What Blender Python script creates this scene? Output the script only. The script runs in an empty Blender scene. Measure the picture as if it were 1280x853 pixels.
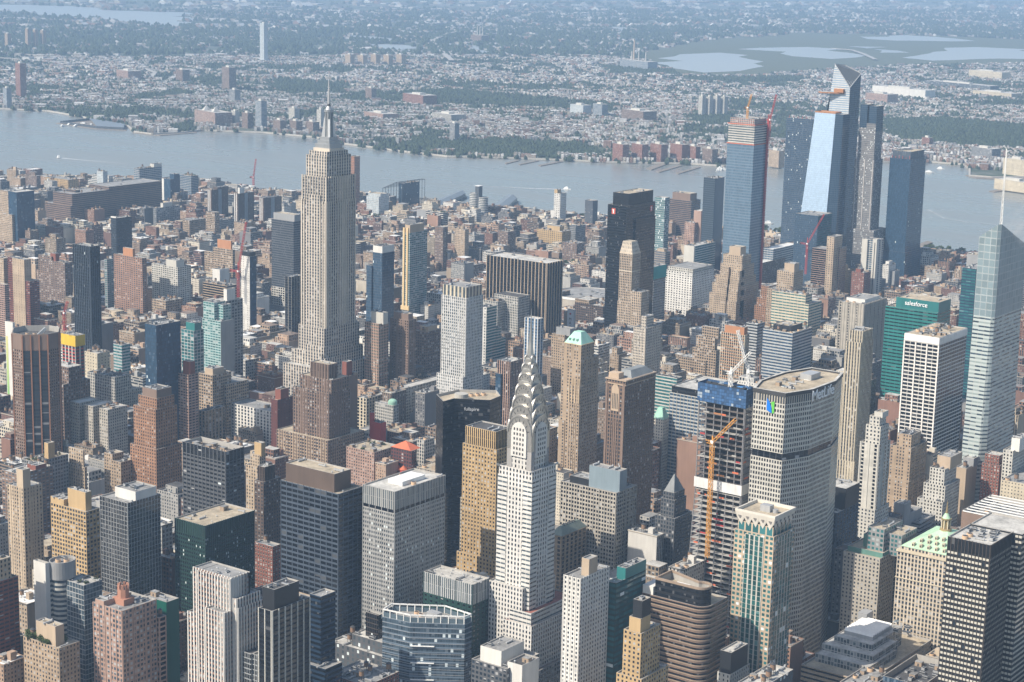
import bpy, math, random
import numpy as np
from mathutils import Vector, Matrix
rnd = random.Random(11)
SC = bpy.context.scene
COL = SC.collection

# ------------------------------------------------------------------ camera, sky, sun, exposure
CAM_LOC = (1529.949, -1701.764, 578.469)
CAM_F = 2364.980
CAM_R = (0.80427839, 0.59381841, 0.02271480)
CAM_U = (-0.13918774, 0.15108209, 0.97867307)
CAM_FWD = (-0.57772229, 0.79028722, -0.20416430)
cam = bpy.data.cameras.new("camera")
cam.sensor_width = 36.0
cam.lens = 36.0 * CAM_F / 1280.0
cam.clip_start = 5.0
cam.clip_end = 150000.0
camo = bpy.data.objects.new("camera", cam)
COL.objects.link(camo)
_r, _u, _f = Vector(CAM_R), Vector(CAM_U), Vector(CAM_FWD)
camo.matrix_world = Matrix(((_r.x, _u.x, -_f.x, CAM_LOC[0]), (_r.y, _u.y, -_f.y, CAM_LOC[1]), (_r.z, _u.z, -_f.z, CAM_LOC[2]), (0, 0, 0, 1)))
SC.camera = camo

SUN_EL, SUN_DIR = math.radians(43), math.atan2(-0.40, -0.92)   # angle from +Y towards +X
world = bpy.data.worlds.new("World")
SC.world = world
world.use_nodes = True
wn = world.node_tree
for n in list(wn.nodes): wn.nodes.remove(n)
sky = wn.nodes.new("ShaderNodeTexSky")
sky.sky_type = 'NISHITA'
sky.sun_disc = False
sky.sun_elevation = SUN_EL
sky.sun_rotation = SUN_DIR
sky.altitude = 100
sky.air_density = 1.3
sky.dust_density = 2.0
bg = wn.nodes.new("ShaderNodeBackground")
bg.inputs[1].default_value = 0.125
wo = wn.nodes.new("ShaderNodeOutputWorld")
wn.links.new(sky.outputs[0], bg.inputs[0])
wn.links.new(bg.outputs[0], wo.inputs[0])

sun = bpy.data.lights.new("sun", 'SUN')
sun.energy = 5.0
sun.angle = math.radians(0.5)
sun.color = (1.0, 0.90, 0.76)
suno = bpy.data.objects.new("sun", sun)
COL.objects.link(suno)
_sd = Vector((math.sin(SUN_DIR) * math.cos(SUN_EL), math.cos(SUN_DIR) * math.cos(SUN_EL), math.sin(SUN_EL)))
suno.rotation_euler = _sd.to_track_quat('Z', 'Y').to_euler()

SC.view_settings.view_transform = 'Standard'
SC.view_settings.look = 'None'
SC.view_settings.exposure = 0.38
SC.view_settings.gamma = 1.0
SC.render.engine = 'CYCLES'
SC.cycles.use_denoising = True
SC.cycles.max_bounces = 5
SC.cycles.diffuse_bounces = 2
SC.cycles.glossy_bounces = 3
SC.cycles.volume_bounces = 0
SC.cycles.transparent_max_bounces = 8
SC.cycles.caustics_reflective = False
SC.cycles.caustics_refractive = False

# ------------------------------------------------------------------ materials
class NT:
 """small helper that wires shader nodes"""
 def __init__(self, name):
  self.m = bpy.data.materials.new(name)
  self.m.use_nodes = True
  self.t = self.m.node_tree
  for n in list(self.t.nodes): self.t.nodes.remove(n)
  self.out = self.t.nodes.new("ShaderNodeOutputMaterial")
 def node(self, kind, **kw):
  n = self.t.nodes.new(kind)
  for k, v in kw.items(): setattr(n, k, v)
  return n
 def link(self, a, b): self.t.links.new(a, b)
 def put(self, sock, v):
  if isinstance(v, bpy.types.NodeSocket): self.link(v, sock)
  elif isinstance(v, (tuple, list)): sock.default_value = tuple(v) + ((1,) if len(v) == 3 and len(sock.default_value) == 4 else ())
  else: sock.default_value = v
 def math(self, op, a, b=None, c=None):
  n = self.node("ShaderNodeMath", operation=op)
  self.put(n.inputs[0], a)
  if b is not None: self.put(n.inputs[1], b)
  if c is not None: self.put(n.inputs[2], c)
  return n.outputs[0]
 def mix(self, f, a, b, blend='MIX'):
  n = self.node("ShaderNodeMix", data_type='RGBA', blend_type=blend)
  self.put(n.inputs[0], f); self.put(n.inputs[6], a); self.put(n.inputs[7], b)
  return n.outputs[2]
 def noise(self, vec, scale, detail=2.0, rough=0.5):
  n = self.node("ShaderNodeTexNoise")
  n.inputs['Scale'].default_value = scale
  n.inputs['Detail'].default_value = detail
  n.inputs['Roughness'].default_value = rough
  if vec is not None: self.link(vec, n.inputs['Vector'])
  return n.outputs[0]
 def scaled(self, vec, s):
  n = self.node("ShaderNodeVectorMath", operation='MULTIPLY')
  self.link(vec, n.inputs[0]); n.inputs[1].default_value = s
  return n.outputs[0]
 def remap(self, v, a, b, c, d):
  n = self.node("ShaderNodeMapRange")
  self.put(n.inputs[0], v)
  for i, x in enumerate((a, b, c, d)): n.inputs[i + 1].default_value = x
  return n.outputs[0]
 def bsdf(self, color, rough=0.8, metal=0.0, normal=None, spec=None):
  n = self.node("ShaderNodeBsdfPrincipled")
  self.put(n.inputs['Base Color'], color)
  self.put(n.inputs['Roughness'], rough)
  self.put(n.inputs['Metallic'], metal)
  if spec is not None: self.put(n.inputs['Specular IOR Level'], spec)
  if normal is not None: self.link(normal, n.inputs['Normal'])
  self.link(n.outputs[0], self.out.inputs[0])
  return n

def pos(nt): return nt.node("ShaderNodeNewGeometry").outputs['Position']

def weather(nt, col, amount=0.16):
 """large stains and vertical streaks that belong to the wall itself"""
 P = pos(nt)
 a = nt.noise(nt.scaled(P, (0.09, 0.09, 0.05)), 1.0, 3)
 b = nt.noise(nt.scaled(P, (0.5, 0.5, 0.02)), 1.0, 2)
 s = nt.math('ADD', nt.math('MULTIPLY', a, 0.6), nt.math('MULTIPLY', b, 0.4))
 f = nt.remap(s, 0.3, 0.7, 1.0 - amount, 1.0 + amount * 0.6)
 cc = nt.node("ShaderNodeCombineColor")
 for i in range(3): nt.link(f, cc.inputs[i])
 return nt.mix(1.0, col, cc.outputs[0], 'MULTIPLY')

_MATS = {}
def plain(name, col, rough=0.85, metal=0.0, amount=0.16, tint=False):
 if name in _MATS: return _MATS[name]
 nt = NT(name)
 c = col
 if tint:
  c = nt.node("ShaderNodeAttribute", attribute_name="tint").outputs['Color']
 nt.bsdf(weather(nt, tuple(c) + (1,) if not tint else c, amount), rough, metal)
 _MATS[name] = nt.m
 return nt.m

def facade(name, wall, glass, ww, wh, sp=None, blind=0.18, nb=0, metal=0.0, rough=0.8, grough=0.12, gmetal=0.0, lit=0.0, tint=False, wob=0.02, frame=None, var=(.55, 1.5), bc=None, bump=False):
 """a wall of windows laid out in bays and floors (the UV map counts bays and floors)"""
 if name in _MATS: return _MATS[name]
 nt = NT(name)
 uv = nt.node("ShaderNodeUVMap").outputs[0]
 s = nt.node("ShaderNodeSeparateXYZ"); nt.link(uv, s.inputs[0])
 U, V = s.outputs[0], s.outputs[1]
 fu, fv = nt.math('FRACT', U), nt.math('FRACT', V)
 iu, iv = nt.math('FLOOR', U), nt.math('FLOOR', V)
 inu = nt.math('LESS_THAN', nt.math('ABSOLUTE', nt.math('SUBTRACT', fu, 0.5)), ww / 2) if ww < 1 else 1.0
 inv = nt.math('LESS_THAN', nt.math('ABSOLUTE', nt.math('SUBTRACT', fv, 0.48)), wh / 2) if wh < 1 else 1.0
 if nb:
  isn = nt.math('GREATER_THAN', nt.math('MODULO', iu, float(nb)), 0.5)
  inu = nt.math('MULTIPLY', inu, isn)
 win = nt.math('MULTIPLY', inu, inv)
 cv = nt.node("ShaderNodeCombineXYZ"); nt.link(iu, cv.inputs[0]); nt.link(iv, cv.inputs[1])
 wnz = nt.node("ShaderNodeTexWhiteNoise", noise_dimensions='3D'); nt.link(cv.outputs[0], wnz.inputs[0])
 r1 = wnz.outputs[0]
 sc = nt.node("ShaderNodeSeparateColor"); nt.link(wnz.outputs[1], sc.inputs[0])
 r2, r3 = sc.outputs[0], sc.outputs[1]
 g = nt.mix(r3, tuple(x * var[0] for x in glass) + (1,), tuple(min(1, x * var[1]) for x in glass) + (1,))
 half = nt.math('MULTIPLY', nt.math('LESS_THAN', r2, min(.6, blind * 1.5)), nt.math('GREATER_THAN', fv, nt.math('ADD', nt.math('MULTIPLY', r1, wh * .6), .44)))
 if blind: g = nt.mix(nt.math('MAXIMUM', half, nt.math('LESS_THAN', r2, blind)), g, (tuple(bc) if bc else tuple(0.24 + 0.5 * x for x in glass)) + (1,))
 if lit: g = nt.mix(nt.math('LESS_THAN', r1, lit), g, (0.66, 0.74, 0.76, 1))  # random bright panes: sky reflections and lit windows painted as flat colour
 w = tuple(wall) + (1,)
 if tint: w = nt.node("ShaderNodeAttribute", attribute_name="tint").outputs['Color']
 w = weather(nt, w, .22)
 fn = nt.node("ShaderNodeTexWhiteNoise", noise_dimensions='1D'); nt.link(iv, fn.inputs['W']); tone = nt.remap(fn.outputs[0], 0, 1, .90, 1.06)
 tc = nt.node("ShaderNodeCombineColor")
 for i in range(3): nt.link(tone, tc.inputs[i])
 w = nt.mix(1.0, w, tc.outputs[0], 'MULTIPLY')
 if sp is not None: w = nt.mix(inu, w, tuple(sp) + (1,))
 if frame is not None:
  ring = nt.math('MULTIPLY', nt.math('LESS_THAN', nt.math('ABSOLUTE', nt.math('SUBTRACT', fu, 0.5)), ww / 2 + 0.07), nt.math('LESS_THAN', nt.math('ABSOLUTE', nt.math('SUBTRACT', fv, 0.44)), wh / 2 + 0.08))
  w = nt.mix(ring, w, tuple(frame) + (1,))
 col = nt.mix(win, w, g)
 P = nt.node("ShaderNodeNewGeometry")
 v1 = nt.node("ShaderNodeVectorMath", operation='SUBTRACT'); nt.link(wnz.outputs[1], v1.inputs[0]); v1.inputs[1].default_value = (0.5, 0.5, 0.5)
 v2 = nt.node("ShaderNodeVectorMath", operation='SCALE'); nt.link(v1.outputs[0], v2.inputs[0]); nt.link(nt.math('MULTIPLY', win, wob), v2.inputs['Scale'])
 v3 = nt.node("ShaderNodeVectorMath", operation='ADD'); nt.link(P.outputs['Normal'], v3.inputs[0]); nt.link(v2.outputs[0], v3.inputs[1])
 v4 = nt.node("ShaderNodeVectorMath", operation='NORMALIZE'); nt.link(v3.outputs[0], v4.inputs[0])
 ro = nt.math('ADD', nt.math('MULTIPLY', win, grough - rough), rough)
 me = nt.math('ADD', nt.math('MULTIPLY', win, gmetal - metal), metal) if (metal or gmetal) else 0.0
 nrm = v4.outputs[0]
 if bump:
  bp = nt.node("ShaderNodeBump"); bp.inputs['Strength'].default_value = .55; bp.inputs['Distance'].default_value = .4
  nt.link(nt.math('SUBTRACT', 1.0, win), bp.inputs['Height']); nt.link(v4.outputs[0], bp.inputs['Normal'])
  nrm = bp.outputs[0]
 nt.bsdf(col, ro, me, nrm, nt.math('ADD', nt.math('MULTIPLY', win, 0.35), 0.25))
 _MATS[name] = nt.m
 return nt.m

GL = {'dk': (.022, .032, .045), 'bl': (.03, .065, .11), 'sky': (.16, .27, .40), 'te': (.03, .12, .13), 'bk': (.008, .010, .014), 'gy': (.07, .09, .105), 'mid': (.05, .075, .10), 'pal': (.30, .36, .40), 'mwg': (.13, .21, .29), 'hysky': (.42, .55, .70)}  # hysky: reflected sky is painted into this pale glass colour
WC = {'beige': (.46, .37, .27), 'tan': (.36, .275, .195), 'yellow': (.45, .32, .17), 'lime': (.545, .485, .405), 'white': (.62, .605, .57), 'grey': (.27, .275, .28), 'conc': (.40, .37, .32), 'brown': (.20, .14, .11),
      'dbrown': (.11, .08, .065), 'red': (.20, .07, .05), 'pink': (.37, .25, .20), 'bronze': (.06, .05, .045), 'black': (.016, .018, .022), 'slate': (.07, .09, .12), 'teal': (.03, .17, .17), 'dgreen': (.02, .055, .05),
      'orange': (.42, .20, .10), 'cream': (.54, .475, .36), 'pale': (.50, .485, .44), 'navy': (.02, .04, .075), 'silver': (.40, .40, .39), 'dgrey': (.10, .105, .115), 'aqua': (.34, .46, .45), 'ltgrey': (.42, .43, .43), 'dred': (.12, .045, .04), 'sand': (.42, .33, .24), 'bluish': (.15, .20, .26)}
PT = {'p': (3.2, 3.3, .42, .50), 'P': (3.4, 3.6, .62, .56), 'q': (5.0, 3.8, .66, .60), 'b': (1.6, 3.8, 1.0, .52), 'B': (6.0, 4.0, .93, .58), 'v': (2.9, 3.6, .52, .60), 'V': (6.0, 3.6, .45, .66),
      'g': (1.7, 3.8, .84, .80), 'G': (3.2, 3.9, .90, .86), 's': (2.1, 3.4, .50, .52), 'l': (4.5, 3.1, .80, .42), 'r': (2.0, 9.0, .50, .97), 'k': (2.0, 3.8, .95, .60)}
STY = {}
def S(names, wall, glass='dk', pat='p', sp=None, **kw):
 for n in names.split(): STY[n] = (wall, glass, pat, sp, kw)
def N(names, wall, **kw):
 for n in names.split(): STY[n] = (wall, None, None, None, kw)
S('redbalc', 'red', 'dk', 'l'); S('beigeapt beigeapt2', 'beige', 'dk', 'p', 'tan', blind=.3); S('tanpunch tanbrick', 'tan', 'dk', 'p', blind=.35); S('blueglassband', 'pale', 'mid', 'b')
S('whiteframe', 'ltgrey', 'mid', 'G'); S('pinkbrick', 'pink', 'mid', 'P', blind=.5); S('pinkgrid', 'pink', 'bk', 'q'); S('newsstripe', 'white', 'dk', 'v', (.30, .17, .12), blind=.12)
S('ribdark', 'pale', 'bk', 'V', (.012, .015, .02), ww=.86); S('bluelouvre', 'navy', 'bk', 'b', rough=.4); S('greygrid', 'ltgrey', 'bk', 'g', wall3=1); S('silver', 'silver', 'dk', 's', metal=.3, rough=.5, lit=.04, blind=.12)
S('silverrib', 'silver', 'gy', 'r', metal=.35, rough=.5); S('bandslot', 'silver', 'bk', 'B', metal=.35, wh=.9); S('darkband', 'slate', 'bk', 'B', rough=.35); S('greenpunch', 'dgreen', 'bk', 'q', ww=.4, wh=.4, rough=.5); S('greyrib', 'ltgrey', 'gy', 'r')
S('prismglass', 'bluish', 'mid', 'k', wob=.02, lit=.03, var=(.6, 1.4), wh=.7, rough=.3); S('bronzeslim', 'bronze', 'bk', 'g', lit=.12); S('lowgrey', 'dgrey', 'gy', 'q', ww=.4, lit=.2); S('redbrickpunch redpunch redpunch2', 'red', 'dk', 'p', blind=.4, frame=(.4, .33, .28))
S('darkwindows', 'dgrey', 'dk', 'P', blind=.3); S('whitestrip', 'white', 'dk', 'p', ww=.35); S('tealband', 'dgreen', 'te', 'B', lit=.05); S('yellowpunch', 'yellow', 'dk', 'p', blind=.35); S('curveband', 'brown', 'bk', 'b', wh=.56)
S('flareshaft', 'beige', 'te', 'P', lit=.1); S('metlife', 'pale', 'bk', 'g', ww=.58, wh=.60, bay=2.3, blind=.04); S('terraceband', 'sand', 'bk', 'b', wh=.4); S('bluelow', 'slate', 'bl', 'g'); S('hotel hoteltriple', 'conc', 'dk', 'p', blind=.2); S('hotelarch', 'conc', 'bk', 'q', wh=.8)
S('greenhotel', 'grey', 'te', 'P'); S('helmsley', 'lime', 'dk', 'v', (.36, .31, .235), ww=.56, blind=.25); S('bronzegrid', 'black', 'dk', 'q', blind=.97, ww=.80, wh=.44, bay=2.5, fl=3.8, bc=(.50, .48, .42)); S('greytower', 'dgrey', 'dk', 'v'); S('darkrib', 'slate', 'bk', 'V'); S('palepunch', 'pale', 'dk', 'p')
S('paleslot', 'pale', 'bk', 'V', nb=6, ww=.4); S('browngroups', 'tan', 'dk', 'p', nb=4, blind=.25); S('greyband', 'grey', 'dk', 'b', wh=.35); S('whitepunch', 'pale', 'bk', 'p', wh=.55); S('creampunch', 'cream', 'dk', 'p', ww=.3, wh=.35); S('chanin', 'yellow', 'dk', 'p', blind=.4)
S('chanincrown', 'yellow', 'bk', 'r'); S('blackglass', 'black', 'bk', 'k', rough=.15); S('park120', 'conc', 'bk', 'v', ww=.6, wh=.55); S('bowery', 'tan', 'bk', 'V', ww=.5); S('lincoln', 'brown', 'dk', 'v', (.16, .11, .08), blind=.15); S('paleband', 'ltgrey', 'bl', 'b', wh=.58)
S('blackband', 'black', 'bk', 'b'); S('tealband2', 'pale', 'te', 'b', wh=.6); S('paletower', 'lime', 'dk', 'p'); S('tan10e', 'tan', 'dk', 'p', nb=3, blind=.2); S('palegridw', 'lime', 'dk', 's', wh=.55); S('orangestripe', 'cream', 'dk', 'v', (.40, .19, .09), ww=.62)
S('greybands', 'ltgrey', 'dk', 'b', wh=.5); S('greyblueband', 'ltgrey', 'bl', 'b', wh=.52); S('five500', 'cream', 'dk', 'v', (.09, .085, .085), ww=.42); S('grace', 'white', 'bk', 'B', wh=.66, ww=.92, blind=.02); S('sales', 'teal', 'bk', 'B', wh=.36, rough=.3)
S('boa', 'pale', 'mid', 'B', (.42, .47, .46), ww=.97, wh=.42, rough=.3, blind=.3, bc=(.27, .32, .32)); S('tealdark', 'navy', 'te', 'B', rough=.3); S('concslit', 'conc', 'bk', 'V', nb=2); S('palegreen', 'cream', 'te', 'B', wh=.42, rough=.5); S('tanlime tanhouse tancrown', 'sand', 'dk', 'p', blind=.2)
S('park3', 'brown', 'bk', 'p'); S('slabbeige', 'sand', 'dk', 'q', ww=.1); S('pinkbalc', 'pink', 'dk', 'l'); S('bluefin bluefin2', 'slate', 'bk', 'g', (.012, .025, .04), ww=.7, lit=.006); S('brickbalc brickhouse brownhouse2 brownapt', 'brown', 'mid', 'l', blind=.5, ww=.6)
S('tealapt', 'grey', 'te', 'l'); S('brownbalc', 'orange', 'mid', 'l', ww=.55, wh=.5); S('whitebalc', 'pale', 'dk', 'l', ww=.6); S('tanloft tanloftC orangeloft', 'tan', 'dk', 'P', blind=.25); S('tanloftB', 'grey', 'dk', 'P'); S('slabs', 'sand', 'bk', 'b', wh=.66); S('slabsred', 'pink', 'bk', 'b', wh=.74)
S('aqua', 'aqua', 'te', 'l', blind=.4, wh=.5); S('greyframe', 'grey', 'dk', 'q'); S('whitestripb', 'white', 'bk', 'p', nb=4, ww=.2); S('slabbrown', 'dbrown', 'dk', 'p', ww=.3); S('port111', 'brown', 'dk', 'b', wh=.4); S('bluegreyglass', 'ltgrey', 'bl', 'B'); S('darkblueglass darkblueglassB', 'navy', 'bl', 'g', lit=.004)
S('bandblue', 'ltgrey', 'bl', 'b', wh=.7); S('paleglass', 'white', 'pal', 'g'); S('whiteband whiteround', 'white', 'gy', 'b', wh=.55); S('yellowware yellowware2', 'yellow', 'dk', 'q', ww=.4, wh=.5); S('greycheck', 'grey', 'gy', 'q', blind=.5); S('darkgreyband', 'dgrey', 'dk', 'b', wh=.5)
S('whiteframe2', 'pale', 'bk', 'q'); S('whiteframe3', 'pale', 'bk', 'V', (.03, .03, .035), ww=.92, nb=0); S('esb', 'lime', 'dk', 'v', (.235, .225, .22), ww=.56, wh=.55, blind=.14, bay=4.27, fl=3.7); S('brownoffice brownoffice2 brownoffice3', 'brown', 'dk', 'P', blind=.35, ww=.5); S('brownribs', 'brown', 'bk', 'r'); S('brownarch', 'tan', 'dk', 'P')
S('ornate', 'white', 'dk', 'q', ww=.5, wh=.7); S('redslim', 'pink', 'dk', 'l', ww=.7); S('tanarch', 'tan', 'bk', 'q', wh=.8, ww=.5); S('tealframe', 'ltgrey', 'te', 'q', ww=.86, wh=.8); S('redfloors', 'pale', 'dred', 'B') if False else None
S('redfloors', 'pale', 'dk', 'B', (.35, .05, .04), ww=.7); S('tealpale', 'ltgrey', 'te', 'b', wh=.55, blind=.5); S('creamfew', 'cream', 'dk', 'q', ww=.25, wh=.35); S('whitestone columnloft whitecol greyloft', 'pale', 'dk', 'v', (.33, .32, .30), ww=.6); S('brownzig', 'orange', 'dk', 'p', wall2='tan')
S('blackmetalwin', 'dgrey', 'bk', 'q', ww=.82, wh=.46, lit=.012, blind=.06, rough=.5); S('blackribs', 'dgrey', 'bk', 'q', wh=.97, ww=.93, rough=.5); S('darkgrid', 'grey', 'bk', 'g', ww=.88, wh=.87, wob=.03, blind=.04); S('pfizer', 'dgreen', 'bk', 's', ww=.46, lit=.09, blind=.05, rough=.4); S('greenrib', 'dgreen', 'bk', 'r', rough=.5)
S('yellowapt', 'yellow', 'dk', 'P', blind=.3); S('greyaptgrid greybalc', 'grey', 'dk', 'P'); S('gothicbrown', 'dbrown', 'dk', 'p', blind=.3); S('gothicribs', 'dbrown', 'bk', 'r'); S('pinkstripe pinkstripe2', 'beige', 'dk', 'v', (.3, .14, .11), ww=.6); S('brownslot', 'brown', 'bk', 'p', nb=3); S('setai', 'white', 'gy', 'v', (.45, .46, .47), ww=.55, blind=.4); S('setaicrown', 'cream', 'gy', 'V', wh=1.0, ww=.55)
S('blackstripe', 'sand', 'bk', 'V', (.02, .023, .03), ww=.80, wh=.8, blind=0); S('whitesquare', 'white', 'dk', 'q', ww=.42, wh=.5); S('tealterr', 'pale', 'te', 'b', wh=.62); S('p425', 'white', 'bl', 'V', (.10, .17, .28), ww=.6, wh=.6, bay=4.4, fl=3.4); S('pinkpair', 'pink', 'bk', 'v', (.03, .03, .035), ww=.55); S('blueglassdark blueglassB', 'slate', 'bl', 'g', lit=.003, wob=.015)
S('darkgold', 'ltgrey', 'te', 'l', blind=.35, wh=.6, ww=.9); S('darkspeck', 'black', 'bl', 'g', lit=.02); S('bandbw', 'white', 'bk', 'b', wh=.62); S('redfins', 'orange', 'bl', 'v'); S('whitehl', 'white', 'bk', 'q', ww=.4, wh=.4); S('darkslim', 'dgrey', 'bl', 'p'); S('onepenn', 'black', 'bk', 'b', rough=.25, wh=.6)
S('onepenntop', 'black', 'bk', 'r'); S('beigedeco', 'beige', 'dk', 'v', (.36, .28, .22), blind=.15); S('greyslabs', 'grey', 'dk', 'b', wh=.3); S('whitesqwin', 'white', 'bk', 'q', ww=.42, wh=.46); S('greygreenbal', 'ltgrey', 'te', 'b', wh=.55); S('nyker', 'sand', 'dk', 'p', wh=.48); S('tanblue', 'beige', 'bl', 'g'); S('brownbands', 'brown', 'dk', 'b', wh=.55)
S('pinkpunch pinkapt', 'pink', 'dk', 'p', blind=.3); S('bluespeck', 'ltgrey', 'te', 'g', lit=.12); S('bluegrey', 'gy' if False else 'slate', 'mid', 'b', wh=.7, gmetal=.3); S('mwest', 'bluish', 'mwg', 'k', gmetal=.3, wob=.01, wh=.66, rough=.3, fl=4.6, var=(.8, 1.2)); S('mwfloors', 'pale', 'gy', 'b', wh=.5); S('mworange', 'ltgrey', 'gy', 'P', (.4, .16, .1)); S('hy15', 'slate', 'bl', 'g', lit=.014, blind=.12, bc=(.09, .13, .18), rough=.4, ww=.8, wh=.6)
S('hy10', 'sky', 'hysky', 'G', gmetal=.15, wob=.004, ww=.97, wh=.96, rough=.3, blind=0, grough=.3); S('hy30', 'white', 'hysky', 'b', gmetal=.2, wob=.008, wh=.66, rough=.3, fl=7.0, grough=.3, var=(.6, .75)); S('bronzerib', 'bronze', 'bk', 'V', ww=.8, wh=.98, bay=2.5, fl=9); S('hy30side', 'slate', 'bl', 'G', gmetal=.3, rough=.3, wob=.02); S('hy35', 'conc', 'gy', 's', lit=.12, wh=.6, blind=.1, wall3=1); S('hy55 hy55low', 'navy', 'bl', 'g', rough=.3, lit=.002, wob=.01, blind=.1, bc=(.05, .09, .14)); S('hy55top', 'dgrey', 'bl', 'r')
S('concside', 'sand', 'dk', 'q', ww=.35, wh=.5); S('bladetwin', 'pale', 'bl', 'V', nb=3, ww=.9); S('whiteapt', 'white', 'dk', 'p', ww=.3); S('store', 'dbrown', 'dk', 'P'); S('creamarch', 'cream', 'bk', 'q', ww=.55, wh=.75); S('darkredbrick', 'dred', 'dk', 'P', blind=.2); S('darkbrick', 'dred', 'dk', 'l', ww=.2, wh=.3)
S('whitewin', 'pale', 'dk', 'p', ww=.3); S('darkglass blueglass', 'navy', 'bl', 'G'); S('chrysler', 'white', 'dk', 'v', (.50, .48, .46), blind=.1, ww=.46, wh=.55); S('chryslerband', 'white', 'gy', 'q', wh=.36, ww=.92, blind=.1, bay=4.2, fl=3.5)
N('redblank', 'red'); N('tanblank tanside', 'sand'); N('pinkblank', 'pink'); N('greenblank', 'dgreen', rough=.3); N('blackmetal darkblank', 'black', rough=.5); N('brownmetal', 'dbrown', rough=.5); N('whiteblank whiteblank2 whiteopen', 'white'); N('tealblank salesblank', 'teal', rough=.4); N('yellowblank', 'yellow'); N('greyblank', 'grey'); N('beigeblank', 'beige')
N('brownblank', 'brown'); N('copperdark', 'teal'); N('paleblank', 'pale'); N('bluebox', 'grey', rough=.35); N('orangeblank', 'orange'); N('redpaint', 'dred'); N('bluedeep', 'navy', rough=.15); N('yellownet', 'yellow'); N('tealnet', 'teal'); N('steel', 'dgrey'); N('arena', 'conc')

def sty(n):
 """(material, bay width, floor height) of a named facade"""
 wall, glass, pat, sp, kw = STY[n]
 kw = dict(kw)
 wc = GL['sky'] if wall == 'sky' else WC[wall]
 if n in ('redpaint',): wc = (.42, .05, .04)
 if n in ('tealnet',): wc = (.04, .30, .28)
 if n in ('yellownet',): wc = (.62, .42, .03)
 if n == 'bluebox': wc = (.22, .28, .32)
 if n == 'salesblank': wc = (.02, .15, .15)
 if n == 'sales': wc = (.03, .175, .165)
 if n == 'brownzig': wc = (.30, .17, .105)
 if n == 'copperdark': wc = (.10, .22, .19)
 if n == 'brownbalc': wc = (.31, .185, .13)
 if n == 'greenblank': wc = (.012, .10, .075)
 if n == 'greygrid': wc = (.30, .32, .33)
 if n == 'hy35': wc = (.24, .23, .23)
 kw.pop('wall2', None); kw.pop('wall3', None)
 if pat is None:
  return plain(n + '_wall', wc, kw.get('rough', .85)), 3.0, 3.5
 bay, fl, ww, wh = PT[pat]
 ww = kw.pop('ww', ww); wh = kw.pop('wh', wh)
 if isinstance(sp, str): sp = WC[sp]
 if pat in 'bBgGkVr':
  if kw.get('gmetal'): kw.setdefault('var', (.93, 1.07)); kw.setdefault('blind', 0)
  kw.setdefault('var', (.7, 1.3)); kw.setdefault('blind', .05); kw.setdefault('bc', tuple(.07 + 1.3 * x for x in GL[glass]))
 else: kw['bump'] = True; kw['blind'] = kw.get('blind', .15) * (.4 if not kw.get('bc') else 1); kw.setdefault('bc', tuple(.36 + .5 * x for x in GL[glass]))
 if 'bay' in kw: bay = kw.pop('bay')
 if 'fl' in kw: fl = kw.pop('fl')
 return facade(n + '_wall', wc, GL[glass], ww, wh, sp, **kw), bay, fl

ROOFC = {'grey': (.26, .26, .255), 'dark': (.075, .075, .078), 'tan': (.40, .34, .25), 'white': (.68, .68, .66), 'pale': (.46, .45, .42), 'brown': (.20, .15, .12), 'red': (.30, .11, .08), 'green': (.06, .11, .04)}
def roofmat(k): return plain('roof_' + k, ROOFC[k], .9, 0, .5)

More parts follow.
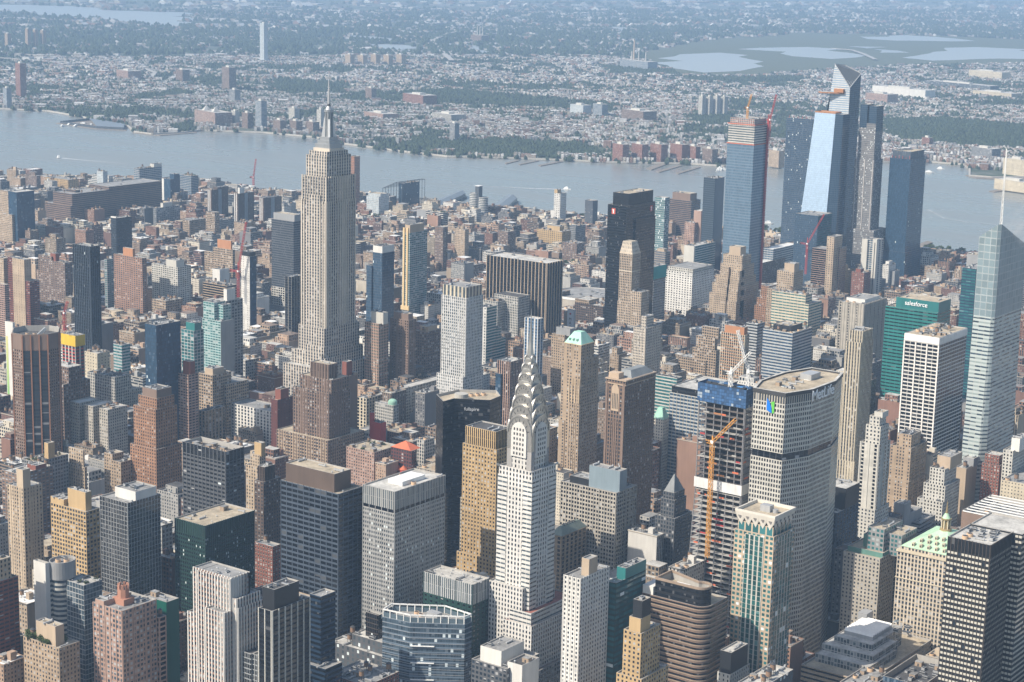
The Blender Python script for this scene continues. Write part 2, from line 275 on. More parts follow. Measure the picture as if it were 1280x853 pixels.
# ------------------------------------------------------------------ mesh builder
class MB:
 def __init__(self):
  self.v = []; self.f = []; self.uv = []; self.mi = []; self.mats = []; self.tints = []
 def mat(self, m):
  for i, x in enumerate(self.mats):
   if x is m: return i
  self.mats.append(m); return len(self.mats) - 1
 def face(self, pts, m, uv=None, tint=None):
  n = len(self.v)
  self.v.extend(tuple(p) for p in pts)
  self.f.append(tuple(range(n, n + len(pts))))
  self.uv.extend(uv if uv else [(0.1, 0.1)] * len(pts))
  self.mi.append(self.mat(m))
  self.tints.append(tint)
 def walls(self, poly, z0, z1, sname, u0=None, tint=None, top=None, mat=None):
  """vertical walls round a counter-clockwise plan; top = other plan for leaning walls"""
  m, bay, fl = mat if mat else sty(sname)
  nf = max(1, round((z1 - z0) / fl))
  u = float(rnd.randrange(0, 400)) if u0 is None else u0
  v0 = float(rnd.randrange(0, 200))
  t = top or poly
  for i in range(len(poly)):
   a, b = poly[i], poly[(i + 1) % len(poly)]
   c, d = t[(i + 1) % len(poly)], t[i]
   L = math.hypot(b[0] - a[0], b[1] - a[1])
   k = max(1, round(L / bay)) if L > bay * 0.6 else L / bay
   self.face([(a[0], a[1], z0), (b[0], b[1], z0), (c[0], c[1], z1), (d[0], d[1], z1)], m, [(u, v0), (u + k, v0), (u + k, v0 + nf), (u, v0 + nf)], tint)
   u = math.ceil(u + k) + 3.0
  return self
 def cap(self, poly, z, m, tint=None, flip=False):
  p = [(x, y, z) for x, y in poly]
  self.face(p[::-1] if flip else p, m, None, tint); return self
 def box(self, x0, x1, y0, y1, z0, z1, m, bottom=False, tint=None):
  p = rect(x0, x1, y0, y1)
  for i in range(4):
   a, b = p[i], p[(i + 1) % 4]
   self.face([(a[0], a[1], z0), (b[0], b[1], z0), (b[0], b[1], z1), (a[0], a[1], z1)], m, None, tint)
  self.cap(p, z1, m, tint)
  if bottom: self.cap(p, z0, m, tint, True)
  return self
 def bar(self, a, b, w, m):
  """square bar from a to b"""
  a, b = Vector(a), Vector(b); d = (b - a)
  if d.length < 1e-6: return self
  d.normalize()
  s = d.cross(Vector((0, 0, 1)))
  if s.length < 1e-3: s = Vector((1, 0, 0))
  s.normalize(); t = s.cross(d)
  s *= w / 2; t *= w / 2
  q = [-s - t, s - t, s + t, -s + t]
  for i in range(4):
   j = (i + 1) % 4
   self.face([a + q[i], a + q[j], b + q[j], b + q[i]], m)
  self.face([b + x for x in q], m); self.face([a + x for x in q[::-1]], m)
  return self
 def cyl(self, cx, cy, z0, z1, r0, r1=None, m=None, n=14, cap=True):
  r1 = r0 if r1 is None else r1
  P = [(math.cos(2 * math.pi * i / n), math.sin(2 * math.pi * i / n)) for i in range(n)]
  for i in range(n):
   a, b = P[i], P[(i + 1) % n]
   q = [(cx + a[0] * r0, cy + a[1] * r0, z0), (cx + b[0] * r0, cy + b[1] * r0, z0), (cx + b[0] * r1, cy + b[1] * r1, z1), (cx + a[0] * r1, cy + a[1] * r1, z1)]
   if r1 < 1e-4: q = q[:3]
   self.face(q, m)
  if cap and r1 > 1e-4: self.face([(cx + a[0] * r1, cy + a[1] * r1, z1) for a in P], m)
  return self
 def mesh(self, name, off=(0, 0, 0)):
  me = bpy.data.meshes.new(name)
  o = off
  me.from_pydata([(x - o[0], y - o[1], z - o[2]) for x, y, z in self.v], [], self.f)
  for m in self.mats: me.materials.append(m)
  me.polygons.foreach_set("material_index", self.mi)
  uvl = me.uv_layers.new(name="UVMap")
  uvl.data.foreach_set("uv", [c for p in self.uv for c in p])
  if any(t is not None for t in self.tints):
   ca = me.color_attributes.new("tint", 'FLOAT_COLOR', 'CORNER')
   buf = []
   for f, t in zip(self.f, self.tints):
    buf.extend((tuple(t or (.3, .3, .3)) + (1.0,)) * len(f))
   ca.data.foreach_set("color", buf)
  me.update()
  return me

def rect(x0, x1, y0, y1): return [(x0, y0), (x1, y0), (x1, y1), (x0, y1)]
def inset(poly, d):
 """plan moved inwards by d (convex plans)"""
 n = len(poly); out = []
 for i in range(n):
  p0, p1, p2 = Vector(poly[i - 1]), Vector(poly[i]), Vector(poly[(i + 1) % n])
  e1, e2 = (p1 - p0).normalized(), (p2 - p1).normalized()
  n1, n2 = Vector((-e1.y, e1.x)), Vector((-e2.y, e2.x))
  b = (n1 + n2)
  k = d / max(.3, (1 + n1.dot(n2)))
  q = p1 + b * k
  out.append((q.x, q.y))
 return out

def put(o, parent=None):
 COL.objects.link(o)
 if parent is not None: o.parent = parent
 return o
def thing(name, label, cat, loc, group=None):
 o = bpy.data.objects.new(name, None)
 o.empty_display_size = 5
 o.location = loc
 o['label'] = label; o['category'] = cat
 if group: o['group'] = group
 return put(o)
def root_of(o):
 while o.parent is not None: o = o.parent
 return o
def part(name, mb, parent, label=None):
 off = tuple(root_of(parent).location)
 o = put(bpy.data.objects.new(name, mb.mesh(name, off)), parent)
 if label: o['label'] = label
 return o
def single(name, mb, label, cat, group=None, off=None):
 off = off or mb.v[0]
 o = put(bpy.data.objects.new(name, mb.mesh(name, off)))
 o.location = off
 o['label'] = label; o['category'] = cat
 if group: o['group'] = group
 return o
def structure(name, mb):
 o = put(bpy.data.objects.new(name, mb.mesh(name))); o['kind'] = 'structure'; return o
def stuff(name, mb, label, cat):
 o = put(bpy.data.objects.new(name, mb.mesh(name))); o['kind'] = 'stuff'; o['label'] = label; o['category'] = cat; return o

METAL = plain('galvanised_metal', (.42, .43, .44), .45, .3)
WHITEM = plain('white_paint', (.74, .74, .72), .6)
DARKM = plain('dark_metal', (.05, .052, .056), .5)
WOOD = plain('weathered_wood', (.23, .15, .10), .9)
CONC = plain('concrete', (.40, .385, .35), .9)
RUST = plain('rusty_orange', (.38, .17, .07), .8)
COPPER = plain('green_copper', (.30, .52, .41), .7, 0, .3)
REDST = plain('red_steel', (.40, .05, .05), .6)
YELST = plain('orange_steel', (.62, .30, .06), .6)

def ranked(poly, z, parapet=1.1):
 pass

def tier(parent, name, poly, z0, z1, style, rk='grey', parapet=1.0, tint=None, top=None, mat=None):
 """one storey block of a building: walls with a parapet as a part, its roof deck as a sub-part"""
 mb = MB()
 tp = top or poly
 mb.walls(poly, z0, z1, style, top=top, tint=tint, mat=mat)
 m = (mat or sty(style))[0]
 inn = inset(tp, .55)
 cm = plain('coping', (.36, .345, .32), .85)
 for i in range(len(tp)):
  j = (i + 1) % len(tp)
  mb.face([(*tp[i], z1), (*tp[j], z1), (*inn[j], z1), (*inn[i], z1)], cm)
  mb.face([(*inn[i], z1), (*inn[j], z1), (*inn[j], z1 - parapet), (*inn[i], z1 - parapet)], cm)
 o = part(name, mb, parent)
 dk = MB(); dk.cap(inn, z1 - parapet, roofmat(rk))
 part('roof_deck', dk, o)
 return o

# ------------------------------------------------------------------ roof equipment (shared meshes)
_SH = {}
def shared(key, fn):
 if key not in _SH:
  mb = MB(); fn(mb); _SH[key] = mb.mesh(key)
 return _SH[key]
def inst(name, me, parent, x, y, z, rz=0.0, sc=(1, 1, 1)):
 o = bpy.data.objects.new(name, me)
 put(o, parent)
 off = root_of(parent).location
 o.location = (x - off.x, y - off.y, z - off.z)
 o.rotation_euler = (0, 0, rz); o.scale = sc
 return o
def m_unit(b):
 b.box(-2, 2, -1.3, 1.3, .35, 2.3, METAL); b.box(-1.9, -1.5, -1.2, 1.2, 0, .35, DARKM); b.box(1.5, 1.9, -1.2, 1.2, 0, .35, DARKM)
 b.box(-2.02, 2.02, -1.32, -1.3, .8, 1.9, DARKM)
def m_fan(b): b.cyl(0, 0, 0, .35, .85, .85, DARKM, 12); b.cyl(0, 0, .35, .42, .3, .3, METAL, 8)
def m_tank(b):
 b.cyl(0, 0, 3.0, 6.6, 1.9, 1.75, WOOD, 16); b.cyl(0, 0, 6.6, 7.9, 2.1, 0, DARKM, 16, False)
def m_legs(b):
 for sx in (-1.2, 1.2):
  for sy in (-1.2, 1.2): b.bar((sx, sy, 0), (sx, sy, 3.0), .22, DARKM)
 b.box(-1.5, 1.5, -1.5, 1.5, 2.8, 3.0, DARKM, True)
def m_duct(b):
 b.box(-4, 4, -.6, .6, .4, 1.5, METAL); b.box(3, 4.2, -.6, .6, 1.5, 2.4, METAL)
 for x in (-3, 0, 2.5): b.box(x, x + .2, -.6, .6, 0, .4, DARKM)
def m_vent(b): b.cyl(0, 0, 0, 1.2, .45, .45, METAL, 10); b.cyl(0, 0, 1.2, 1.7, .75, .2, METAL, 10)
def m_hut(b):
 w = plain('hut_brick', (.33, .25, .18), .9)
 b.box(-2.6, 2.6, -2, 2, 0, 3.2, w); b.box(-2.75, 2.75, -2.15, 2.15, 3.2, 3.45, roofmat('grey'), True); b.box(-.6, .6, -2.03, -2, 0.1, 2.2, DARKM)
def m_drum(b): b.cyl(0, 0, 0, 2.2, 2.1, 2.1, plain('tower_fan_casing', (.60, .42, .27), .8), 18); b.cyl(0, 0, 2.2, 2.25, 1.7, 1.7, DARKM, 18)
def m_sky(b):
 b.box(-3, 3, -1.5, 1.5, 0, .5, WHITEM)
 for i in range(5): b.box(-2.8 + i * 1.15, -1.9 + i * 1.15, -1.3, 1.3, .5, .62, plain('skylight_glass', (.12, .16, .19), .15))
def unit(kind, parent, x, y, z, rz=0, s=1.0):
 if kind == 'unit':
  o = inst('cooling_unit', shared('cooling_unit', m_unit), parent, x, y, z, rz, (s, s, s))
  for k in (-1, 1):
   q = inst('fan', shared('fan', m_fan), o, 0, 0, 0); q.location = (k, 0, 2.3)
 elif kind == 'tank':
  o = inst('water_tank', shared('water_tank', m_tank), parent, x, y, z, rz, (s, s, s))
  q = inst('tank_stand', shared('tank_stand', m_legs), o, 0, 0, 0); q.location = (0, 0, 0)
 else:
  nm, fn = {'duct': ('duct', m_duct), 'vent': ('vent_pipe', m_vent), 'hut': ('stair_bulkhead', m_hut), 'drum': ('cooling_tower', m_drum), 'sky': ('skylight', m_sky)}[kind]
  o = inst(nm, shared(nm, fn), parent, x, y, z, rz, (s, s, s))
 return o
def scatter(parent, x0, x1, y0, y1, z, n, kinds, seed, avoid=()):
 R = random.Random(seed); done = []
 for _ in range(n * 6):
  if len(done) >= n: break
  if x1 - x0 < 6 or y1 - y0 < 6: break
  x, y = R.uniform(x0 + 2.6, x1 - 2.6), R.uniform(y0 + 2.6, y1 - 2.6)
  if any(abs(x - a) < 5.2 and abs(y - b) < 4.6 for a, b in done): continue
  if any(a[0] - 2.5 < x < a[1] + 2.5 and a[2] - 2.5 < y < a[3] + 2.5 for a in avoid): continue
  done.append((x, y))
  k = R.choice(kinds)
  unit(k, parent, x, y, z, R.choice((0, math.pi / 2)), R.uniform(.8, 1.15))

# ------------------------------------------------------------------ named towers: world metres
HEROES = []
for _t in [
('redapt','apartment_tower','dark red brick apartment tower cut by the left edge, with stacked balconies',(426.4,460,-873.3,-845.4),118,'redbalc',[(426.4,459.4,-871.9,-851,118,134,'beigeapt'),(429.8,450,-865,-856.6,134,143,'redblank')],'few','box'),
('greenroof','apartment_building','tan brick apartment building with trees and a penthouse on its roof',(488.1,526.9,-865.2,-846.5),84,'tanpunch',[(499.7,520.7,-862.9,-854.9,84,98,'tanblank')],'garden','box'),
('whiteglass','apartment_tower','white and blue glass apartment tower with a rounded grey roof drum',(444.4,457.9,-818.4,-791.7),120,'blueglassband',[],'none','whiteglass'),
('glasswing','apartment_tower','blue glass apartment block framed in white, with a planted roof terrace',(464.1,486,-806.3,-788.5),106,'whiteframe',[],'terrace','box'),
('castle','apartment_tower','pink brick apartment tower topped by a notched round brick turret',(531.3,561.5,-837,-804.2),112,'pinkbrick',[(533.7,542.8,-837,-810.8,112,115,'pinkblank')],'castle','box'),
('greenblock','office_tower','small dark green glass office block between the brick turret tower and the pale striped tower',(531,555.5,-788.8,-776.2),104,'greenblank',[],'few','box'),
('pinkgrid','office_building','narrow pink stone grid building beside the dark green glass block',(555.5,563.1,-803.4,-796.1),98,'pinkgrid',[],'few','box'),
('dailynews','office_tower','pale striped stepped tower with brown window strips, near the bottom left',(607.7,638.9,-807.3,-788.2),145,'newsstripe',[(601.8,638.9,-806.1,-788.2,0,145.7,'newsstripe'),(594.6,638.9,-805,-788.2,0,111.1,'newsstripe'),(607.7,643.3,-805.4,-782.4,0,131.1,'newsstripe'),(607.7,644.2,-805,-776.7,0,124.3,'newsstripe'),(621.7,639.5,-814,-793.9,0,122.4,'newsstripe')],'news','box'),
('ribdark','office_tower','dark glass tower with widely spaced pale ribs and a sloped black rooftop housing',(679.8,692.2,-821.5,-784),138,'ribdark',[(679.8,690.9,-817.8,-793.4,138,152,'blackmetal')],'few','box'),
('louvre','office_tower','slim dark blue banded office slab right of the ribbed dark tower',(668.2,678.5,-757.7,-742.2),128,'bluelouvre',[(667.2,687.7,-763.2,-745.3,0,78,'bluelouvre')],'few','box'),
('greygrid','office_tower','grey metal grid office tower with a sunken roof holding a long white unit',(652.9,665,-800.1,-776.7),92,'greygrid',[(643.2,652.9,-801.3,-783.8,0,92,'greygrid')],'sunken','box'),
('socony','office_tower','wide silver grey metal tower with a ribbed crown and small punched windows',(619.2,650.7,-644.4,-583),174,'silver',[],'white','box',{'crown':('silverrib',159.6,'bandslot',156.9)}),
('dark600','office_tower','dark slate office tower with horizontal window bands and a big brown rooftop box',(549.5,609,-661.1,-632.5),168,'darkband',[(551.3,601.8,-657.6,-638.2,168,181.5,'brownmetal')],'few','box'),
('e205','office_building','squat dark green office block with ribbed grey top before the tan buttressed tower',(669.5,716.8,-631.9,-611),112,'greenpunch',[],'flatgrey','box',{'crown':('greyrib',96)}),
('prism','office_tower','faceted blue glass tower with an open white framed roof at the bottom edge',(683.7,735.4,-664.9,-656.5),100,'prismglass',[],'none','prism',{'e':{'poly':[(701.1,-686),(734.1,-663.3),(734.4,-655.3),(708.2,-653.7),(675,-675.6),(677.7,-689.2)]}}),
('bronzeslim','office_building','slim dark bronze block with a tan side wall beside the faceted glass tower',(643.8,656.3,-668.7,-663.8),84,'bronzeslim',[],'few','box'),
('lowgrey','office_building','low grey office block with small bright windows below the silver tower',(618.6,673.9,-680.1,-652.2),58,'lowgrey',[(635.2,673.9,-674.5,-652.2,58,66,'lowgrey')],'few','box'),
('piperoof','office_building','low roof crowded with white ducts and a water tank at the bottom edge',(667.9,704.7,-738.3,-702.5),62,'redbrickpunch',[],'pipes','box'),
('coolframe','office_building','dark low building with a white framed cooling deck in front of the white spired tower',(760.9,792.1,-689.6,-650.6),82,'darkwindows',[(765.6,784.3,-685.7,-658.4,82,92,'whiteopen')],'units','box'),
('whitebox','office_building','blank white slab sided building at the bottom edge',(789.6,802.4,-685.5,-665.2),86,'whiteblank',[],'few','box'),
('whitestrip','apartment_tower','tall slim tower with a bright white window strip and a brown shaft on its roof',(821.7,836,-665.7,-630),152,'whitestrip',[(829.6,836,-655.7,-645,152,163.5,'tanblank')],'few','box'),
('tealpoly','office_tower','teal glass tower with a chamfered top behind the slim white tower',(833.7,841.2,-628.3,-589.1),140,'tealband',[(833.7,841.2,-616.5,-589.1,140,148,'tealblank')],'few','box'),
('yellowdeco','office_tower','slim yellow brick setback tower with a dark louvred top',(875.1,889.3,-669.6,-644.9),126,'yellowpunch',[(878.6,887.6,-668.3,-656,0,135.7,'yellowblank'),(880.2,887.6,-667.1,-656,135.3,147.9,'blackmetal'),(872.2,892.2,-672,-637.5,0,94.7,'yellowpunch')],'few','box'),
('curve','office_tower','brown banded office tower with a rounded corner and ring shaped roof wall',(842.9,895.6,-596,-574.6),140,'curveband',[],'none','curve'),
('flare','office_tower','beige and teal glass tower with a flared crown of diamond panels',(887.1,919.4,-544.2,-512.9),170,'flareshaft',[],'none','flare',{'e':{'z1':175.24,'z2':183.61}}),
('metlife','office_tower','broad octagonal concrete tower bearing the white METLIFE letters',(834.2,862,-428.9,-357.1),246,'metlife',[],'none','metlife',{'e':{'poly':[(834.21,-428.86),(862.03,-428.86),(871.03,-401.97),(871.03,-363.19),(862.03,-332.59),(834.21,-332.59),(825.21,-363.19),(825.21,-401.97)],'zb0':191.73,'zb1':197.16,'zr':236.84}}),
('blackwhite','office_building','black mechanical housing over a white walled block near the bottom right',(906.3,916.6,-593.4,-565.3),80,'whitewin',[(906.8,916,-592,-568.1,70,95.7,'blackmetal')],'tank','box'),
('sheetroof','office_building','low flat roof cluttered with grey units right of the black housing',(929.7,948.6,-606.6,-559.8),82,'lowgrey',[(937.3,948.6,-597.3,-573.9,48,56,'greyblank')],'units','box'),
('terraced','office_building','low wide banded building with glazed terraces and a white striped roof',(913.2,968,-477.7,-364.5),52,'terraceband',[],'none','terraced'),
('bluelow','office_building','low blue glass building with red equipment in its roof well',(990.7,1021.3,-501.6,-445.3),70,'bluelow',[],'well','box'),
('bluelow2','office_building','small glass block with tan roof panels left of the red equipment roof',(967.3,989.5,-523.6,-483.3),66,'bluelow',[(978.4,989.5,-515.6,-491.4,52,57,'tanblank')],'units','box'),
('hotel','hotel','shaded brown stone hotel with a green copper cornice and stepped green upper floors',(883.6,915.9,-355.4,-297.3),105,'hotel',[(884.2,915.3,-349.6,-291.5,105,108,'copperdark'),(898.1,912.7,-343.8,-308.9,108,126,'greenhotel'),(899.8,925.6,-337.9,-308.9,105,122,'greenhotel'),(893.3,903,-340.9,-314.7,108,118,'copperdark')],'few','box',{'right':('hotelarch',0.55)}),
('helmsley','office_tower','cream stone tower with a pale green pyramid roof and gilded cupola',(931.4,979.2,-358,-285.6),116,'helmsley',[],'none','helmsley',{'e':{'apex':129.27,'tip':154.46}}),
('park245','office_tower','dark bronze tower with rows of pale windows near the bottom right corner',(1049.2,1079.4,-542.5,-503.7),197,'bronzegrid',[(1049.2,1086.6,-505.6,-468.7,0,197,'bronzegrid')],'p245','box',{'crown':('bronzerib',188.4)}),
('openframe','office_tower','tower top with an open steel framed roof well behind the dark bronze tower',(1020,1063.3,-450.3,-397.9),188,'brownblank',[],'framewell','box'),
('graypyr','office_building','slate grey tower with a pyramid roof in front of the banded office block',(712.5,726,-361.3,-341.7),118,'greytower',[(709.2,728.7,-364.2,-335.8,0,102.9,'greytower')],'none','pyr',{'e':{'apex':138.1}}),
('darkrib','office_building','dark ribbed building with a red edged roof right of the octagonal concrete tower',(823.3,850.4,-302.8,-262.5),118,'darkrib',[(828.7,850.4,-288.7,-262.5,118,136,'darkblank')],'few','box'),
('slotslab','office_tower','pale smooth stone tower with a dark vertical slot and a knobbly stepped top',(811.4,829.9,-184.7,-162.2),150,'paleslot',[(815.4,829.9,-183.6,-166.7,150,166.4,'palepunch'),(817.9,828,-182.5,-169,165.8,174.9,'palepunch'),(821.6,829.9,-181.4,-169,175,178.9,'paleblank'),(810.4,830.8,-187,-157.7,0,89.8,'palepunch')],'few','box'),
('beigestep','office_building','beige brown setback block with recessed bays beside the pale slotted tower',(776.1,797.5,-41.6,-4.3),112,'browngroups',[(780.4,795.4,-37.9,-15.5,112,124,'browngroups'),(775,798.8,-45.3,-4.3,0,79.1,'browngroups')],'units','box'),
('greystep','office_building','plain grey stepped block behind the green copper roofs',(820.4,835.2,-132.4,-92.4),72,'greyblank',[(824.1,835.2,-132.4,-118.4,72,83.5,'greyblank'),(820.4,843.4,-114.4,-80.4,0,63.3,'greyband')],'few','box'),
('cubestep','office_building','white stepped cubes building with square dark windows',(828.3,843.3,-65,-37.3),104,'whitepunch',[(831.3,844.8,-56.7,-29,104,114.5,'tanblank'),(824.6,846.3,-68.4,-34.6,0,89,'whitepunch'),(820.9,846.3,-72,-34.6,0,73.9,'whitepunch')],'few','box'),
('blanktan','office_building','blank tan walled building between the white cubes and the red brick block',(829.3,840.5,-6.3,42.4),92,'tanside',[(830.4,841.6,8.3,37.5,92,99.1,'greyblank')],'few','box'),
('redoffice','office_building','red brick office block with pale windows on the right',(851.6,869.8,4.3,21.8),98,'redpunch',[(853.4,868,6,20.1,98,107.2,'redpunch')],'few','box'),
('creamend','office_building','cream brick block cut by the right edge, with a red roof deck behind it',(887.1,922.3,-34.3,64.7),96,'creampunch',[],'units','box'),
('whiteend','office_building','white block with a tall blank white slab at the right edge',(876.4,886.2,-7,42.9),118,'whitepunch',[(881.8,890.2,-2,22.9,118,129.5,'whiteblank')],'few','box'),
('chanin','office_tower','tan brick tower with a buttressed ribbed crown left of the white spired tower',(623.8,658,-526.4,-499.4),184,'chanin',[(624.5,655.3,-524.3,-502.1,184,198,'chanincrown'),(621.7,661.4,-529.1,-496.7,0,92.6,'chanin')],'few','box'),
('black101','office_tower','black glass faceted tower with small pale letters near its roof',(523,544,-434.5,-370.1),190,'blackglass',[],'none','black101',{'e':{'poly':[(517.9,-428.6),(539,-445.4),(539,-430.3),(566.5,-414.4),(563.7,-395.2),(548.1,-380.4),(520.9,-400.4)],'seg':2}}),
('park120','office_building','brown grey office block with a big blue grey glass box on its roof',(629.3,686.9,-392.8,-360.2),124,'park120',[(655.2,686.9,-387.9,-376.5,124,142,'bluebox'),(635.1,655.2,-387.9,-370,124,129,'blackmetal')],'units','box'),
('bowery','bank_building','brown stone bank building with a grey green hipped roof beside the white spired tower',(650.3,661.3,-435.8,-398.7),90,'bowery',[],'none','hip',{'cat':'bank'}),
('lincoln','office_tower','tall brown brick tower with a gothic arched window near its top',(628.7,649.3,-325.5,-275.4),205,'lincoln',[],'none','lincoln',{'e':{'wt':200.4,'wb':175.79}}),
('vander','office_tower','unfinished steel tower wrapped in blue netting with cranes on top',(774.3,816.8,-409.9,-396.3),236,'steel',[],'none','vander',{'e':{'zn0':222.77,'zw1':159.08,'zw0':150.51}}),
('mad335','office_building','office block in pale and dark bands left of the unfinished tower',(509.2,554,-18.7,49.4),118,'paleband',[(510.1,553.1,-16.7,47.4,118,125,'blackband')],'flatgrey','box'),
('tealcurve','office_building','teal banded glass building between the gothic window tower and the banded block',(409.2,438.9,111.3,123),100,'tealband2',[],'few','box'),
('smallgreen','office_building','small pale tower with a truncated green copper roof',(500,512.3,-35.1,-23.8),92,'paletower',[],'none','copper',{'e':{'apex':103}}),
('green10e','office_tower','tan brick tower with a steep mint green copper roof',(462.5,483.3,-151.3,-127.9),186,'tan10e',[],'none','green10e',{'e':{'apex':197.3,'zs':170,'zw':144.09,'zl':105.43}}),
('leftof10e','office_tower','grey tan tower standing just behind the mint green roofed tower',(235,253.9,151.4,169.4),118,'tanpunch',[(238.8,259.5,155,165.8,118,126,'greyblank')],'few','box'),
('brick785','apartment_building','small tan brick building with a stepped top behind the gothic window tower',(236.2,249.1,281.1,300.8),72,'tanbrick',[(237.5,245.2,283.1,296.9,72,80,'tanbrick')],'few','box'),
('palegrid','office_tower','pale grid fronted tower with a narrow two step top',(303.2,320.6,229.2,265.5),124,'palegridw',[(309.3,316.3,236.5,254.6,124,137.3,'palegridw')],'few','box'),
('orange','office_tower','orange brick tower with white vertical stripes behind the crane',(394.6,427.6,285.6,296),122,'orangestripe',[(398.6,425.9,286.6,294.9,122,131.2,'orangeblank')],'few','box'),
('whitegrey','office_building','grey building with white bands right of the orange striped tower',(363,379.5,404,422.5),112,'greybands',[],'units','box'),
('bluegrey','office_tower','pale blue grey banded office block above the octagonal tower roof',(448.2,488.4,293,343.4),132,'greyblueband',[(456.2,480.3,303.1,333.3,132,138,'blackmetal')],'units','box'),
('five500','office_tower','cream yellow slender setback tower with dark window strips',(732.4,747.3,-61.8,-34.8),212,'five500',[(730.9,747.6,-61,-34.8,0,199.4,'five500'),(729.1,747.9,-60.1,-34.8,0,179.1,'five500'),(733.6,747.3,-59.1,-37.5,212,223.1,'five500'),(727.1,748.2,-61.8,-34.8,0,93.1,'five500')],'fewdark','box'),
('grace','office_tower','white travertine tower with sloping grid of black windows',(715.9,754,108.6,180.1),192,'grace',[],'units','crownbox',{'crown':('whiteblank2',184.3),'e':{'ch':7.44}}),
('sales','office_tower','teal green glass tower with a white word on its rooftop box',(599.2,664.1,308.4,345.3),178,'sales',[(610.9,664.1,310.6,344.5,178,189.7,'salesblank')],'few','sales'),
('boa','skyscraper','faceted pale glass skyscraper with a white lattice spire at the right edge',(822.6,846.7,19.7,96.6),288,'boa',[],'none','boa',{'e':{'zA':315.04,'zB':328.52,'zC':301.44,'zD':301.44,'tip':400.86}}),
('tealslab','office_tower','dark teal glass slab behind the faceted glass skyscraper',(548.8,568.5,646.4,694.8),176,'tealdark',[],'few','box'),
('greyslab','office_tower','blank grey concrete slab showing above the dark teal slab',(439.9,465.6,921.1,944.1),150,'greyblank',[],'few','box'),
('concrete','office_tower','tan concrete tower with dark vertical slits on its upper left face',(475.3,509.5,438.6,503.6),150,'concslit',[(480.4,506.1,448.3,490.6,150,154,'whiteblank')],'units','box'),
('palegreen','office_tower','pale yellow green banded office block with a blank top',(294.7,346.8,596.2,615.5),120,'palegreen',[(294.7,352.1,596.2,634.8,0,107.7,'palegreen')],'units','box'),
('tancrown','office_tower','tan stepped tower with a columned crown above the pale green block',(229.2,256.3,730.7,760.5),124,'tancrown',[(237.3,253.6,736.6,751.6,124,135.1,'tanblank'),(215.6,259,727.7,769.5,0,95.8,'tanpunch')],'few','box'),
('park3','office_tower','brown brick tower turned cornerwise, with dark glass strips down its face',(-48.4,-5.6,-424.4,-407.4),169,'park3',[],'none','park3',{'e':{'c':(-37.13,-414.03),'ang':0.83,'hw':23.84,'ch':10.77,'zc':152.54}}),
('mural','apartment_building','white walled building with a yellow to green painted stripe',(-260.8,-246.7,-276.1,-272.9),128,'whiteblank',[],'tank','mural'),
('beigeslab','apartment_tower','apartment tower with a tall blank beige end wall and brick balconies',(-645.2,-619.1,46.5,59.1),122,'slabbeige',[(-656.9,-645.2,47.8,61.6,0,122,'redbalc'),(-645.2,-610,47.8,65.4,0,91.5,'redbalc')],'few','box'),
('leftedge','apartment_tower','yellow topped building cut by the left edge beside the blank beige end wall',(-691.7,-668.9,49.8,57.9),118,'beigeapt',[],'few','box'),
('leftbal','apartment_tower','pink banded balcony tower at the left edge, below the yellow topped building',(-623.2,-593.7,-9.7,-2.2),96,'pinkbalc',[],'few','box'),
('artdecoL','office_tower','tan limestone tower with a dark glass rear half at the left edge',(-1281.8,-1255.7,532.8,569.8),118,'tanlime',[(-1287.1,-1240,527.2,577.2,0,76.5,'tanlime'),(-1255.7,-1232.2,532.8,573.5,0,118.1,'darkglass')],'few','box'),
('fin277','apartment_tower','tall dark blue glass tower with vertical fins on the left',(-304,-273.6,-132,-115.5),200,'bluefin',[],'few','box'),
('brickpair','apartment_building','twin brown brick apartment blocks left of the dark blue finned tower',(-728,-667.8,162.3,177.5),98,'brickbalc',[(-728,-697.9,162.3,173,98,104,'brickbalc'),(-703.9,-691.9,165.3,173,98,108.6,'redblank')],'few','box'),
('whitefinslim','apartment_tower','slim tower with a bright white blade wall and blue glass behind',(-801.2,-788.6,373.2,407.2),132,'bluefin2',[(-801.2,-788.6,373.2,376.6,132,134.2,'whiteblank')],'few','blade'),
('tealthin','apartment_tower','slim teal glass building between the finned tower and the brown twin tower',(-625.6,-619.4,202.3,214.6),104,'tealapt',[],'few','box'),
('browntwin','apartment_tower','brown and orange brick apartment tower with projecting bays and a brick top',(-588.1,-527.6,188,197.3),118,'brownbalc',[(-569.9,-548.7,189.8,194.5,118,129.6,'orangeblank'),(-548.7,-524.5,185.6,192.6,0,108.6,'brownbalc')],'few','box'),
('whitebal','apartment_tower','grey and white apartment tower with rows of balconies',(-565.7,-510.3,242.5,270.1),100,'whitebalc',[(-538,-515.8,245.2,261.8,100,109.2,'paleblank')],'few','box'),
('loftbox','loft_building','long low tan loft building below the white balcony tower',(-517.4,-488.2,196.9,230.8),58,'tanloft',[],'tank','box'),
('orangestep','office_building','orange tan stepped loft block with a dark red framed building beside it',(-664.7,-620,468.8,473.9),88,'orangeloft',[(-655.7,-624.5,469.8,472.9,88,102.1,'orangeblank'),(-684.8,-664.7,469.3,472.9,0,79.2,'tanloft')],'few','box'),
('whitesilo','apartment_building','white cylinder cornered building below the orange tan loft block',(-558.7,-542.8,362.3,383.2),78,'whiteblank',[],'few','box'),
('slabfloor','construction_site','open tan floors of an unfinished low building left of the red crane',(-548.8,-496.8,331.8,352.4),62,'slabs',[],'few','box',{'cat':'building'}),
('aqua','apartment_tower','aqua glass apartment tower with rows of curved balconies',(-104.1,-73.1,-104.9,-82.2),128,'aqua',[(-105.7,-87.1,-101.5,-82.2,128,148.6,'aqua'),(-90.2,-77.7,-95.8,-82.2,128,146.2,'aqua')],'few','box',{'right':('greyblank',1)}),
